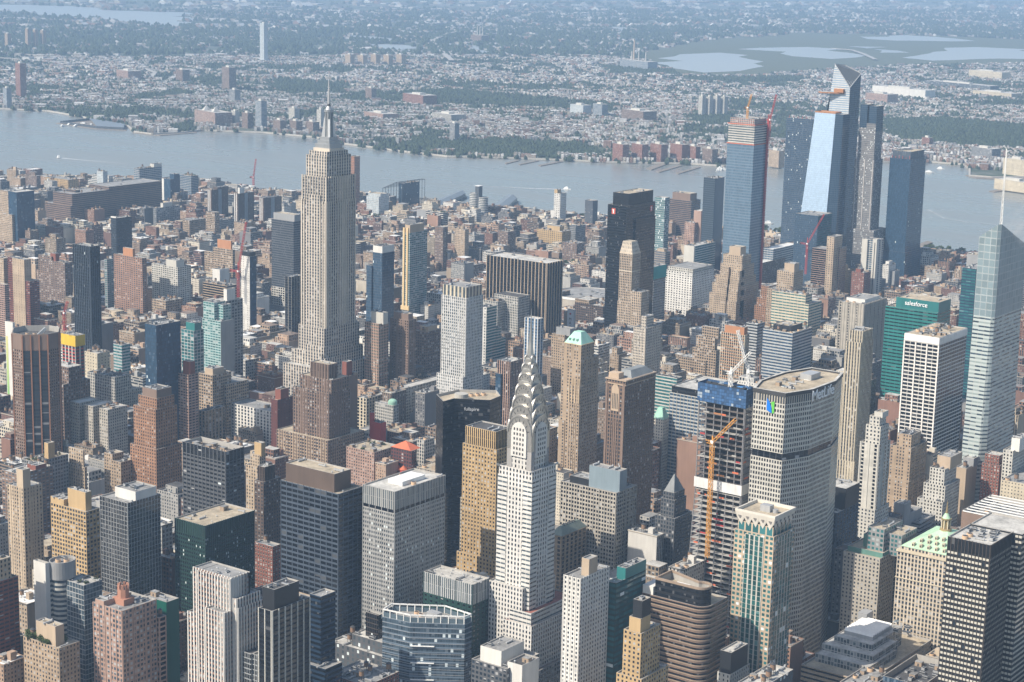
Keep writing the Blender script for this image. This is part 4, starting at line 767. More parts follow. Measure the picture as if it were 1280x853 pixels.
def base_build(h, root=None):
 X0, X1, Y0, Y1 = h['X']; z = h['z']
 cx, cy = (X0 + X1) / 2, (Y0 + Y1) / 2
 root = root or thing(h['name'], h['label'], h['cat'], (cx, cy, 0))
 rk = h.get('rk') or {'white': 'pale', 'tanroof': 'tan', 'flatgrey': 'pale', 'white1': 'pale', 'flatwhite': 'white', 'garden': 'tan', 'smooth': 'grey', 'terrace': 'pale', 'decks': 'pale', 'fewdark': 'dark', 'well': 'dark', 'sunken': 'dark'}.get(h['roof'], ('grey', 'pale', 'tan', 'grey', 'dark')[hash_name(h['key']) % 5])
 par = 5.0 if h['roof'] in ('well', 'sunken', 'framewell') else 1.2
 P = rect(X0, X1, Y0, Y1)
 if h.get('crown'):
  c = h['crown']
  if len(c) == 4:
   tier(root, 'tower_shaft', P, 0, c[3], h['style'], rk)
   tier(root, 'window_slot_band', inset(P, .25), c[3] - .02, c[1], c[2], rk)
   tier(root, 'crown', P, c[1], z, c[0], rk, par)
  else:
   tier(root, 'tower_shaft', P, 0, c[1], h['style'], rk)
   tier(root, 'crown', inset(P, -.06), c[1], z, c[0], rk, par)
 else:
  tier(root, 'tower_shaft', P, 0, z, h['style'], rk, par)
 if h.get('right'):
  st, fr = h['right']
  b = MB(); ya = Y1 - (Y1 - Y0) * fr + .4
  b.walls(rect(X1 - .5, X1 + .35, ya, Y1 - .3), 0, z - .2, st); b.cap(rect(X1 - .5, X1 + .35, ya, Y1 - .3), z - .2, CONC)
  part('side_wall', b, root)
 used = []
 for (x0, x1, y0, y1, z0, z1, st) in h['tiers']:
  if z1 - z0 < .5: continue
  nm = 'penthouse' if z0 > z - 4 else ('crown_tier' if z0 > 3 else 'setback_tier')
  e = .07 + .03 * len(used)
  pl = rect(x0 + e, x1 - e, y0 + e, y1 - e) if z0 > 3 else rect(x0 - e, x1 + e, y0 - e, y1 + e)
  tier(root, nm, pl, z0 - (1.3 if z0 > 3 else 0), z1, st, rk)
  if z0 <= 3 and z1 < z - 3 or z0 > 3: used.append((x0, x1, y0, y1, z1))
 if h['key'] in RIBS:
  ribs(root, h, X0, X1, Y0, Y1, 2, z)
  if h['key'] in ('dailynews', 'five500', 'brownstep'):
   for t in h['tiers']: ribs(root, h, *t[:4], t[4] + .5, t[5])
 roof_kit(root, h, X0, X1, Y0, Y1, z - par, [(b[0], b[1], b[2], b[3], b[4]) for b in used])
 for u in used[:3]:
  if (u[1] - u[0]) * (u[3] - u[2]) > 70:
   scatter(root, u[0], u[1], u[2], u[3], u[4] - 1.0, 4, ['unit', 'vent', 'duct'], hash_name(h['key']) + 5, [(X0, X1, Y0, Y1)] if u[4] < z else ())
 return root

# ------------------------------------------------------------------ towers with a shape of their own
def text_part(name, body, parent, size, loc, rz, m, ext=.25, sx=1.0):
 cu = bpy.data.curves.new(name, 'FONT'); cu.body = body; cu.size = size; cu.extrude = ext
 cu.align_x = 'CENTER'; cu.align_y = 'CENTER'
 tmp = put(bpy.data.objects.new('lettering', cu)); dg = bpy.context.evaluated_depsgraph_get()
 me = bpy.data.meshes.new_from_object(tmp.evaluated_get(dg)); bpy.data.objects.remove(tmp)
 me.materials.clear(); me.materials.append(m)
 o = put(bpy.data.objects.new(name, me), parent)
 off = root_of(parent).location
 o.location = (loc[0] - off.x, loc[1] - off.y, loc[2] - off.z)
 o.rotation_euler = (math.pi / 2, 0, rz); o.scale = (sx, 1, 1)
 return o
SIGNW = plain('sign_white', (.86, .87, .88), .5, 0, .02)
ZINC = plain('lead_roof', (.20, .215, .22), .7, 0, .3)
MINT = plain('mint_copper', (.36, .62, .50), .75, 0, .25)
PALEGREEN = plain('pale_verdigris', (.42, .62, .43), .75, 0, .3)
TERRA = plain('red_tile', (.50, .13, .06), .8, 0, .25)
STEEL = plain('bright_steel', (.50, .485, .455), .34, .75, .25)
GOLD = plain('aged_gilding', (.33, .25, .13), .6, .3, .3)

def hip(parent, name, x0, x1, y0, y1, z0, z1, fx, fy, m, over=.6):
 """hipped or mansard roof whose top is the plan shrunk by fx, fy"""
 b = MB(); lo = rect(x0 - over, x1 + over, y0 - over, y1 + over)
 ax, ay = (x1 - x0) * fx / 2, (y1 - y0) * fy / 2; cx, cy = (x0 + x1) / 2, (y0 + y1) / 2
 hi = rect(cx - ax, cx + ax, cy - ay, cy + ay)
 for i in range(4):
  j = (i + 1) % 4
  b.face([(*lo[i], z0), (*lo[j], z0), (*hi[j], z1), (*hi[i], z1)], m)
 b.face([(*p, z1) for p in hi], m); b.face([(*p, z0) for p in lo[::-1]], m)
 return part(name, b, parent)

def crane(parent, x, y, z, hm, jib, ang, el, m, w=2.2):
 """lattice tower crane with a raised jib"""
 def lattice(b, p, q, w, n):
  p, q = Vector(p), Vector(q); d = (q - p).normalized()
  s = d.cross(Vector((0, 0, 1)));
  if s.length < .01: s = Vector((1, 0, 0))
  s.normalize(); t = s.cross(d)
  cs = [s * w / 2 + t * w / 2, -s * w / 2 + t * w / 2, -s * w / 2 - t * w / 2, s * w / 2 - t * w / 2]
  for c in cs: b.bar(p + c, q + c, w * .17, m)
  for i in range(n):
   a, e = p.lerp(q, i / n), p.lerp(q, (i + 1) / n)
   for k in range(4): b.bar(a + cs[k], e + cs[(k + 1) % 4], w * .11, m)
 o = MB(); lattice(o, (x, y, z), (x, y, z + hm), w, max(3, int(hm / w / 1.4)))
 mast = part('crane_mast', o, parent)
 h = Vector((x, y, z + hm)); d = Vector((math.cos(ang) * math.cos(el), math.sin(ang) * math.cos(el), math.sin(el)))
 o = MB(); lattice(o, h, h + d * jib, w * .75, max(4, int(jib / w / 1.6))); part('crane_jib', o, parent)
 o = MB(); e = Vector((math.cos(ang), math.sin(ang), 0)); lattice(o, h, h - e * jib * .22, w * .8, 3)
 c = h - e * jib * .22; o.box(c.x - 1.5, c.x + 1.5, c.y - 1.5, c.y + 1.5, c.z - 2.5, c.z + 1, DARKM, True); part('counter_jib', o, parent)
 o = MB(); top = h + Vector((0, 0, jib * .18)); o.bar(h, top, w * .4, m); o.bar(top, h + d * jib * .8, .25, DARKM); o.bar(top, c, .25, DARKM); part('tie_bars', o, parent)
 o = MB(); o.box(h.x - 1.3, h.x + 1.3, h.y - 1.3, h.y + 1.3, h.z - 1, h.z + 1.6, WHITEM, True); part('crane_cab', o, parent)

@kind
def k_whiteglass(h):
 r = thing(h['name'], h['label'], h['cat'], (h['X'][1], h['X'][2], 0)); X0, X1, Y0, Y1 = h['X']; z = h['z']
 tier(r, 'white_end_wall', rect(X0, X1, Y0, Y0 + 4), 0, z, 'whiteblank', 'pale')
 tier(r, 'glass_wing', rect(X0 - 3, X1 - .2, Y0 + 4.05, Y1), 0, z - 13, 'blueglassband', 'pale')
 P = [(X1 + 1.5 + 8.8 * math.cos(a), Y0 + 15 + 10.5 * math.sin(a)) for a in [2 * math.pi * i / 28 for i in range(28)]]
 tier(r, 'roof_drum', P, z - 13.5, z, 'greyblank', 'grey', 2.2)
 tier(r, 'glass_bay', [(X1 + 1.5 + 7.4 * math.cos(a), Y0 + 15 + 9 * math.sin(a)) for a in [2 * math.pi * i / 28 for i in range(28)]], 0, z - 13.4, 'blueglassband', 'pale')
 for a in (0, 1): unit('drum', r, X1 - 1 + a * 4.8, Y0 + 13 + a * 4, z - 2.2, 0, 1.0)
 unit('unit', r, X1 - 2, Y0 + 20, z - 2.2)

@kind
def k_prism(h):
 P = h['e']['poly']; z = h['z']; cx = sum(p[0] for p in P) / len(P); cy = sum(p[1] for p in P) / len(P)
 r = thing(h['name'], h['label'], h['cat'], (cx, cy, 0))
 tier(r, 'glass_shaft', P, 0, z - 6, 'prismglass', 'grey', .3)
 b = MB(); n = len(P); inn = inset(P, .7)
 for i in range(n):
  j = (i + 1) % n
  a, c = Vector((*P[i], 0)), Vector((*P[j], 0)); k = max(1, round((c - a).length / 6))
  for q in range(k):
   p = a.lerp(c, q / k); d = (Vector((cx, cy, 0)) - p).normalized() * .5; p = p + d
   b.bar((p.x, p.y, z - 6.3), (p.x, p.y, z), .6, WHITEM)
  b.face([(*P[i], z), (*P[j], z), (*inn[j], z), (*inn[i], z)], WHITEM)
  b.face([(*P[i], z - .9), (*P[j], z - .9), (*P[j], z), (*P[i], z)], WHITEM)
  b.face([(*inn[j], z - .9), (*inn[i], z - .9), (*inn[i], z), (*inn[j], z)], WHITEM)
  b.face([(*P[j], z - .9), (*P[i], z - .9), (*inn[i], z - .9), (*inn[j], z - .9)], WHITEM)
 part('roof_frame', b, r)
 b = MB()
 g = plain('screen_glass', (.10, .14, .17), .1)
 pi = inset(P, .35)
 for i in range(n):
  j = (i + 1) % n
  b.face([(*pi[i], z - 6.2), (*pi[j], z - 6.2), (*pi[j], z - 2.4), (*pi[i], z - 2.4)], g)
 part('glass_screen', b, r)
 b = MB()
 for zz in [6 + 4 * i for i in range(int((z - 10) / 4))]:
  po = inset(P, -.22)
  for i in range(n):
   j = (i + 1) % n
   b.face([(*po[i], zz), (*po[j], zz), (*po[j], zz + .22), (*po[i], zz + .22)], METAL)
   b.face([(*po[i], zz + .22), (*po[j], zz + .22), (*P[j], zz + .22), (*P[i], zz + .22)], METAL)
 o = part('floor_rails', b, r); o['kind'] = 'stuff'
 for k in range(3):
  p0, p1 = P[0], P[1]
  b = MB(); zz = z - 24 - k * 13
  a, c = Vector(p0).lerp(Vector(p1), .02), Vector(p0).lerp(Vector(p1), .45)
  nrm = Vector(((p1[1] - p0[1]), -(p1[0] - p0[0]))).normalized() * 1.5
  q = [a, a + nrm, c + nrm, c]
  b.cap([(p.x, p.y) for p in q], zz + .35, WHITEM); b.cap([(p.x, p.y) for p in q], zz, WHITEM, None, True)
  for i in range(4):
   u, v = q[i], q[(i + 1) % 4]; b.face([(u.x, u.y, zz), (v.x, v.y, zz), (v.x, v.y, zz + .35), (u.x, u.y, zz + .35)], WHITEM)
  part('balcony', b, r)
 b = MB(); x, y = cx + 4, cy + 3; b.box(x - 5, x + 5, y - 3, y + 3, z - 6.2, z - 1.2, METAL); part('plant_room', b, r)
 for k in (0, 1): unit('drum', r, cx - 12 + k * 5, cy + 2 - k * 1.5, z - 6.3, 0, .9)
 unit('duct', r, cx - 4, cy + 1, z - 6.3, .3); unit('unit', r, cx + 14, cy + 1, z - 6.3)

@kind
def k_curve(h):
 X0, X1, Y0, Y1 = h['X']; z = h['z']; r = thing(h['name'], h['label'], h['cat'], ((X0 + X1) / 2, (Y0 + Y1) / 2, 0))
 R = 9.0; arc = [(X1 - R + R * math.cos(a), Y0 + R + R * math.sin(a)) for a in [-math.pi / 2 + math.pi / 2 * i / 10 for i in range(11)]]
 P = [(X0, Y0)] + arc + [(X1, Y1 + 10), (X0, Y1 + 10)]
 tier(r, 'tower_shaft', P, 0, z - 15, 'curveband', 'tan')
 b = MB(); cm = plain('brown_slab', (.29, .22, .165), .85)
 zz = 4.0
 while zz < z - 15:
  po = inset(P, -.35)
  for i in range(len(P)):
   j = (i + 1) % len(P)
   b.face([(*po[i], zz), (*po[j], zz), (*po[j], zz + .9), (*po[i], zz + .9)], cm); b.face([(*po[i], zz + .9), (*po[j], zz + .9), (*P[j], zz + .9), (*P[i], zz + .9)], cm)
  zz += 3.8
 o = part('spandrel_rings', b, r); o['kind'] = 'stuff'
 arc2 = [(X1 - 9 + 7.2 * math.cos(a), Y0 + 9 + 7.6 * math.sin(a)) for a in [-math.pi / 2 + 1.25 * math.pi * i / 14 for i in range(15)]]
 P2 = [(X0 + 10, Y0 + 1.4)] + arc2 + [(X0 + 10, Y1 + 2)]
 tier(r, 'screen_wall', P2, z - 16, z - 3, 'blackband', 'tan', 5)
 b = MB(); q = inset(P2, -.3); qi = inset(P2, .9)
 for i in range(len(q)):
  j = (i + 1) % len(q)
  b.face([(*q[i], z - 3.2), (*q[j], z - 3.2), (*q[j], z - 1.6), (*q[i], z - 1.6)], cm); b.face([(*q[i], z - 1.6), (*q[j], z - 1.6), (*qi[j], z - 1.6), (*qi[i], z - 1.6)], cm); b.face([(*qi[j], z - 3.2), (*qi[i], z - 3.2), (*qi[i], z - 1.6), (*qi[j], z - 1.6)], cm)
 part('ring_wall', b, r)
 b = MB(); b.box(X0 + 22, X0 + 33, Y0 + 6, Y0 + 12, z - 8, z - 5, WHITEM); part('plant_room', b, r)
 unit('unit', r, X1 - 13, Y0 + 8, z - 8); unit('drum', r, X1 - 8, Y0 + 11, z - 8)
 b = MB(); b.box(X0 + .3, X0 + 9, Y0 + .3, Y1 + 8, z - 15, z - 9, plain('white_plaster', (.7, .68, .64), .8)); part('corner_block', b, r)

@kind
def k_flare(h):
 X0, X1, Y0, Y1 = h['X']; z = h['z']; e = h['e']; r = thing(h['name'], h['label'], h['cat'], ((X0 + X1) / 2, (Y0 + Y1) / 2, 0))
 z1, z2 = e['z1'], e['z2']
 w, d = X1 - X0, Y1 - Y0
 tier(r, 'corner_shaft', rect(X0, X1, Y0, Y1), 0, z, 'flareshaft', 'tan')
 b = MB(); b.walls(rect(X0 + w * .28, X1 - w * .24, Y0 - .5, Y0 + 2), 0, z - 2, 'x', mat=(facade('teal_strip', WC['pale'], (.015, .075, .075), .70, .93, None, blind=.05, bc=(.10, .22, .22), lit=.02), 4.3, 3.7)); b.cap(rect(X0 + w * .28, X1 - w * .24, Y0 - .5, Y0 + 2), z - 2, CONC); part('glass_strip', b, r)
 b = MB(); b.walls(rect(X1 - 2, X1 + .5, Y0 + d * .22, Y1 - d * .12), 0, z - 2, 'x', mat=(_MATS['teal_strip'], 4.3, 3.7)); b.cap(rect(X1 - 2, X1 + .5, Y0 + d * .22, Y1 - d * .12), z - 2, CONC); part('glass_strip', b, r)
 i = 1.8
 U = rect(X0 + i, X1 - i, Y0 + i, Y1 - i)
 tier(r, 'upper_shaft', U, z - 1.2, z1 + 1, 'x', 'tan', mat=(facade('teal_big', WC['beige'], GL['te'], .78, .86, None, lit=.1), 5.6, 9.0))
 T_ = inset(U, -2.0)
 m = plain('pale_panel', (.62, .58, .51), .7); dk = plain('diamond_recess', (.16, .15, .14), .8)
 b = MB()
 for k in range(4):
  a0, a1 = Vector(U[k]), Vector(U[(k + 1) % 4]); t0, t1 = Vector(T_[k]), Vector(T_[(k + 1) % 4])
  n = max(3, round((a1 - a0).length / 5.4))
  for q in range(n):
   f0, f1, fm = q / n, (q + 1) / n, (q + .5) / n
   L = lambda f, zz: Vector((*a0.lerp(a1, f), 0)).lerp(Vector((*t0.lerp(t1, f), 0)), max(0, min(1, (zz - z1) / (z2 - z1)))) + Vector((0, 0, zz))
   zm = z1 + (z2 - z1) * .45
   b.face([L(f0, zm), L(fm, z1 - 2), L(f1, zm), L(f1, z2), L(f0, z2)], m)
   nrm = Vector(((a1 - a0).y, -(a1 - a0).x, 0)).normalized() * .25
   c = L(fm, zm + 1.2) + nrm; s = (a1 - a0).normalized() * 1.5
   b.face([c - Vector((0, 0, 1.9)), c + Vector((*s, 0)), c + Vector((0, 0, 1.9)), c - Vector((*s, 0))], dk)
 part('diamond_crown', b, r)
 b = MB(); inn = inset(T_, 1.0)
 for k in range(4):
  j = (k + 1) % 4
  b.face([(*T_[k], z2), (*T_[j], z2), (*T_[j], z2 + 1.4), (*T_[k], z2 + 1.4)], m); b.face([(*T_[k], z2 + 1.4), (*T_[j], z2 + 1.4), (*inn[j], z2 + 1.4), (*inn[k], z2 + 1.4)], m); b.face([(*inn[j], z2 - 1), (*inn[k], z2 - 1), (*inn[k], z2 + 1.4), (*inn[j], z2 + 1.4)], m)
 part('coping_ring', b, r)
 b = MB(); b.cap(inn, z2 - .9, roofmat('tan')); part('roof_deck', b, r)
 b = MB(); x, y = (X0 + X1) / 2 + 1, (Y0 + Y1) / 2; b.box(x - 4, x + 4, y - 3, y + 3, z2 - .9, z2 + 4, METAL); b.cyl(x + 7, y, z2 - .9, z2 + 1.6, 2, 2, METAL); part('plant_room', b, r)

@kind
def k_metlife(h):
 e = h['e']; z = h['z']; P = [tuple(p) for p in e['poly']]; zb0, zb1, zr = e['zb0'], e['zb1'], e['zr']
 cx, cy = sum(p[0] for p in P) / 8, sum(p[1] for p in P) / 8
 r = thing(h['name'], h['label'], h['cat'], (cx, cy, 0))
 tier(r, 'tower_shaft', P, 0, zb0, 'metlife', 'grey')
 tier(r, 'mechanical_band', inset(P, .8), zb0 - 1.2, zb1, 'blackribs', 'grey')
 tier(r, 'tower_shaft', P, zb1, zr, 'metlife', 'grey')
 tier(r, 'ribbed_crown', inset(P, -.04), zr, z - 3.2, 'x', 'tan', mat=(facade('crown_rib', WC['conc'], GL['dk'], .55, .94, None, blind=.1), 2.4, 16.0))
 b = MB(); q = inset(P, -.8); b2 = inset(P, 1.4); dk = plain('roof_edge', (.045, .045, .048), .6)
 for i in range(8):
  j = (i + 1) % 8
  b.face([(*q[i], z - 3), (*q[j], z - 3), (*q[j], z), (*q[i], z)], dk); b.face([(*q[i], z), (*q[j], z), (*b2[j], z), (*b2[i], z)], roofmat('pale')); b.face([(*b2[j], z - 1.5), (*b2[i], z - 1.5), (*b2[i], z), (*b2[j], z)], dk); b.face([(*q[j], z - 3), (*q[i], z - 3), (*P[i], z - 3), (*P[j], z - 3)], dk)
 part('roof_edge', b, r)
 b = MB(); b.cap(b2, z - 1.4, roofmat('tan')); part('roof_deck', b, r)
 R = random.Random(4)
 for i in range(12):
  x, y = cx + R.uniform(-11, 11), cy + R.uniform(-28, 30)
  unit(R.choice(['unit', 'duct', 'unit', 'hut', 'sky', 'vent']), r, x, y, z - 1.4, R.choice((0, 1.57)), R.uniform(.8, 1.2))
 b = MB(); b.box(cx - 4, cx + 6, cy + 10, cy + 26, z - 1.4, z + 3.2, METAL); part('plant_room', b, r)
 a, c = Vector(P[2]), Vector(P[3]); mid = a.lerp(c, .45); ang = math.atan2(c.y - a.y, c.x - a.x); n = Vector((math.sin(ang), -math.cos(ang)))
 L = (c - a).length
 text_part('sign_letters', 'MetLife', r, 12.5, (mid.x + n.x * .6, mid.y + n.y * .6, zr + (z - 3 - zr) * .48), ang, SIGNW, .4, e.get('sx', 1.0))
 bl, gr = plain('logo_blue', (.0, .16, .62), .5, 0, .02), plain('logo_green', (.12, .48, .06), .5, 0, .02)
 x0, x1, y = P[0][0] + .44 * (P[1][0] - P[0][0]), P[0][0] + .68 * (P[1][0] - P[0][0]), P[0][1] - .6
 zt, zl = z - 7, z - 18; xm = (x0 + x1) / 2 + .4
 b = MB(); b.face([(x0, y, zl + 2.2), (xm + .9, y, zl), (xm + .2, y, zl + 5), (xm - 1.4, y, zt - 2), (x0, y, zt + 1)], bl); b.face([(xm + 1.2, y - .05, zl), (x1, y - .05, zl + .8), (x1, y - .05, zt - 1), (xm - .2, y - .05, zt - 2.2), (xm + .9, y - .05, zl + 5)], gr); part('logo', b, r)

@kind
def k_terraced(h):
 X0, X1, Y0, Y1 = h['X']; z = h['z']; r = thing(h['name'], h['label'], h['cat'], ((X0 + X1) / 2, (Y0 + Y1) / 2, 0)); w, d = X1 - X0, Y1 - Y0
 tier(r, 'banded_base', rect(X0, X1, Y0, Y1), 0, z, 'terraceband', 'tan', 1.4)
 g = facade('terrace_glass', (.40, .40, .38), GL['gy'], .8, .85, None, blind=.3)
 for nm, (a, b_, c, e_), zz in (('glazed_terrace', (.06, .12, .14, .45), 5), ('glazed_terrace', (.05, .17, .24, .38), 9.5), ('glazed_terrace', (.14, .28, .33, .2), 14)):
  tier(r, nm, rect(X0 + w * a, X1 - w * b_, Y0 + d * c, Y1 - d * e_), z - 1.5, z + zz, 'x', 'pale', .6, mat=(g, 2.6, 4.2))
 b = MB(); x0, x1, y0, y1 = X0 + w * .2, X1 - w * .36, Y0 + d * .42, Y1 - d * .28; b.box(x0, x1, y0, y1, z + 13.5, z + 16, METAL)
 n = 11
 for i in range(n):
  ya, yb = y0 + (y1 - y0) * i / n, y0 + (y1 - y0) * (i + .62) / n
  b.face([(x0, ya, z + 16.1), (x1, ya, z + 16.1), (x1, yb, z + 18.2), (x0, yb, z + 18.2)], WHITEM); b.face([(x0, yb, z + 18.2), (x1, yb, z + 18.2), (x1, yb, z + 16.1), (x0, yb, z + 16.1)], DARKM)
  b.face([(x1, ya, z + 16.1), (x1, yb, z + 16.1), (x1, yb, z + 18.2)], METAL)
 part('sawtooth_skylights', b, r)
 b = MB(); b.box(X0 + w * .12, X0 + w * .26, Y1 - d * .3, Y1 - d * .2, z + 12, z + 21, METAL); part('plant_room', b, r)
 scatter(r, X0 + w * .5, X1 - 3, Y0 + d * .5, Y1 - 6, z + 13.4, 5, ['unit', 'sky', 'duct'], 3, [(x0, x1, y0, y1)])
 unit('hut', r, X0 + 5, Y0 + d * .55, z - 1.4, 0, 1.3); unit('hut', r, X0 + 5, Y0 + d * .65, z - 1.4, 0, 1.1)

@kind
def k_helmsley(h):
 X0, X1, Y0, Y1 = h['X']; z = h['z']; e = h['e']; r = thing(h['name'], h['label'], h['cat'], ((X0 + X1) / 2, (Y0 + Y1) / 2, 0))
 X1b = X1; w, d = X1 - X0, Y1 - Y0; cx, cy = (X0 + X1) / 2, (Y0 + Y1) / 2
 tier(r, 'tower_shaft', rect(X0, X1, Y0, Y1), 0, z, 'helmsley', 'tan')
 b = MB(); lm = plain('cream_stone', WC['cream'], .85)
 for zz, t in ((z - .2, 1.4), (z - 22, .8)):
  q = rect(X0 - t * .6, X1 + t * .6, Y0 - t * .6, Y1 + t * .6)
  for i in range(4):
   j = (i + 1) % 4; b.face([(*q[i], zz), (*q[j], zz), (*q[j], zz + t), (*q[i], zz + t)], lm)
  b.cap(q, zz + t, lm); b.cap(q, zz, lm, None, True)
 part('cornice', b, r)
 z1 = e['apex']; ch = 5
 tier(r, 'attic', rect(X0 + 2, X1 - 2, Y0 + 2, Y1 - 2), z + 1.3, z + 4, 'helmsley', 'tan', .4)
 hip(r, 'pyramid_roof', X0 + 2.2, X1 - 2.2, Y0 + 2.2, Y1 - 2.2, z + 4, z1, .16, .12, PALEGREEN)
 n = 0
 for row, (f, k) in enumerate(((.10, 5), (.34, 4), (.58, 3))):
  zz = z + 4 + (z1 - z - 4) * f; s = 1 - f * .86
  for side in (0, 1):
   for i in range(k):
    t = (i + .5) / k * 2 - 1
    b = MB()
    if side == 0: x, y = cx + t * (w / 2 - 3) * s * .85, cy - (d / 2 - 2) * (1 - f * .86) - .2; b.box(x - 1, x + 1, y - .9, y + 2.5, zz - .3, zz + 2.6, lm, True); b.box(x - .6, x + .6, y - .95, y - .9, zz + .2, zz + 2, DARKM)
    else: x, y = cx + (w / 2 - 2) * (1 - f * .84) + .2, cy + t * (d / 2 - 3) * s * .85; b.box(x - 2.5, x + .9, y - 1, y + 1, zz - .3, zz + 2.6, lm, True); b.box(x + .9, x + .95, y - .6, y + .6, zz + .2, zz + 2, DARKM)
    part('dormer', b, r)
 b = MB(); b.cyl(cx, cy, z1 - 1.5, z1 + 1.5, 5, 4.6, GOLD, 16); b.cyl(cx, cy, z1 + 1.5, z1 + 9, 3, 2.8, GOLD, 12)
 for i in range(8):
  a = i * math.pi / 4; b.bar((cx + 3.6 * math.cos(a), cy + 3.6 * math.sin(a), z1 + 1.5), (cx + 3.6 * math.cos(a), cy + 3.6 * math.sin(a), z1 + 9), .7, lm)
 b.cyl(cx, cy, z1 + 9, z1 + 10, 4.3, 4.3, GOLD, 16); b.cyl(cx, cy, z1 + 10, z1 + 14, 3.4, 1.4, PALEGREEN, 16); b.cyl(cx, cy, z1 + 14, z1 + 16, 1.2, 1.0, GOLD, 10); b.cyl(cx, cy, z1 + 16, e['tip'], .9, 0, GOLD, 10)
 part('cupola', b, r)

@kind
def k_pyr(h):
 X0, X1, Y0, Y1 = h['X']; z = h['z']; r = base_build(h)
 tier(r, 'upper_tier', rect(X0 + 1.2, X1 - 1.2, Y0 + 1.2, Y1 - 1.2), z - 1, z + 6, 'greytower', 'dark', .4)
 hip(r, 'pyramid_roof', X0 + 2.2, X1 - 2.2, Y0 + 2.2, Y1 - 2.2, z + 6, h['e']['apex'], .06, .06, ZINC, .5)

@kind
def k_copper(h):
 X0, X1, Y0, Y1 = h['X']; r = base_build(h); hip(r, 'copper_roof', X0 + .3, X1 - .3, Y0 + .3, Y1 - .3, h['z'] - 1, h['e']['apex'], .45, .45, COPPER, .5)

@kind
def k_dome(h):
 X0, X1, Y0, Y1 = h['X']; r = base_build(h); x, y = X1 - 5.5, Y0 + 5.5; b = MB(); z = h['z'] - 1.2
 b.cyl(x, y, z, z + 4, 5.2, 5.2, COPPER, 18)
 for i in range(4): b.cyl(x, y, z + 4 + 3.4 * math.sin(i * .4), z + 4 + 3.4 * math.sin(min(1.57, (i + 1) * .4)), 5.2 * math.cos(i * .4), 5.2 * math.cos(min(1.55, (i + 1) * .4)), COPPER, 18, i == 3)
 part('copper_dome', b, r)
 scatter(r, X0, X1 - 12, Y0, Y1, z, 3, ['hut', 'vent'], 6)

@kind
def k_hip(h):
 X0, X1, Y0, Y1 = h['X']; r = base_build(h); z = h['z']
 b = MB(); m = plain('brown_stone', (.30, .22, .15), .85)
 b.box(X0 - .8, X1 + .8, Y0 - .8, Y1 + .8, z - .3, z + .5, m, True); part('cornice', b, r)
 hip(r, 'hipped_roof', X0, X1, Y0, Y1, z + .6, z + 7, .2, .72, plain('grey_green_roof', (.19, .235, .21), .7, 0, .3), .5)
 for i in range(5):
  y = Y0 + (Y1 - Y0) * (.28 + .1 * i); b = MB(); b.box((X0 + X1) / 2 - 1.3, (X0 + X1) / 2 + 1.3, y - 1, y + 1, z + 6.8, z + 7.6, DARKM); part('roof_vent', b, r)

@kind
def k_black101(h):
 X0, X1, Y0, Y1 = h['X']; z = h['z']; P = [tuple(p) for p in h['e']['poly']]; r = thing(h['name'], h['label'], h['cat'], ((X0 + X1) / 2, (Y0 + Y1) / 2, 0))
 tier(r, 'glass_shaft', P, 0, z, 'blackglass', 'tan', 2.5)
 cx, cy = sum(p[0] for p in P) / len(P), sum(p[1] for p in P) / len(P)
 b = MB(); b.cyl(cx - 2, cy - 8, z - 2.5, z + 3, 6, 6, CONC, 20); part('roof_drum', b, r)
 for i in range(4): unit('drum', r, cx - 6 + 3 * i, cy + 3 + 5 * i, z - 2.5)
 a, c = Vector(P[h['e']['seg']]), Vector(P[h['e']['seg'] + 1]); mid = a.lerp(c, .5); ang = math.atan2(c.y - a.y, c.x - a.x); n = Vector((math.sin(ang), -math.cos(ang)))
 text_part('sign_letters', 'fullspire', r, 4.2, (mid.x + n.x * .4, mid.y + n.y * .4, z - 9), ang, plain('sign_grey', (.5, .52, .55), .5), .2)

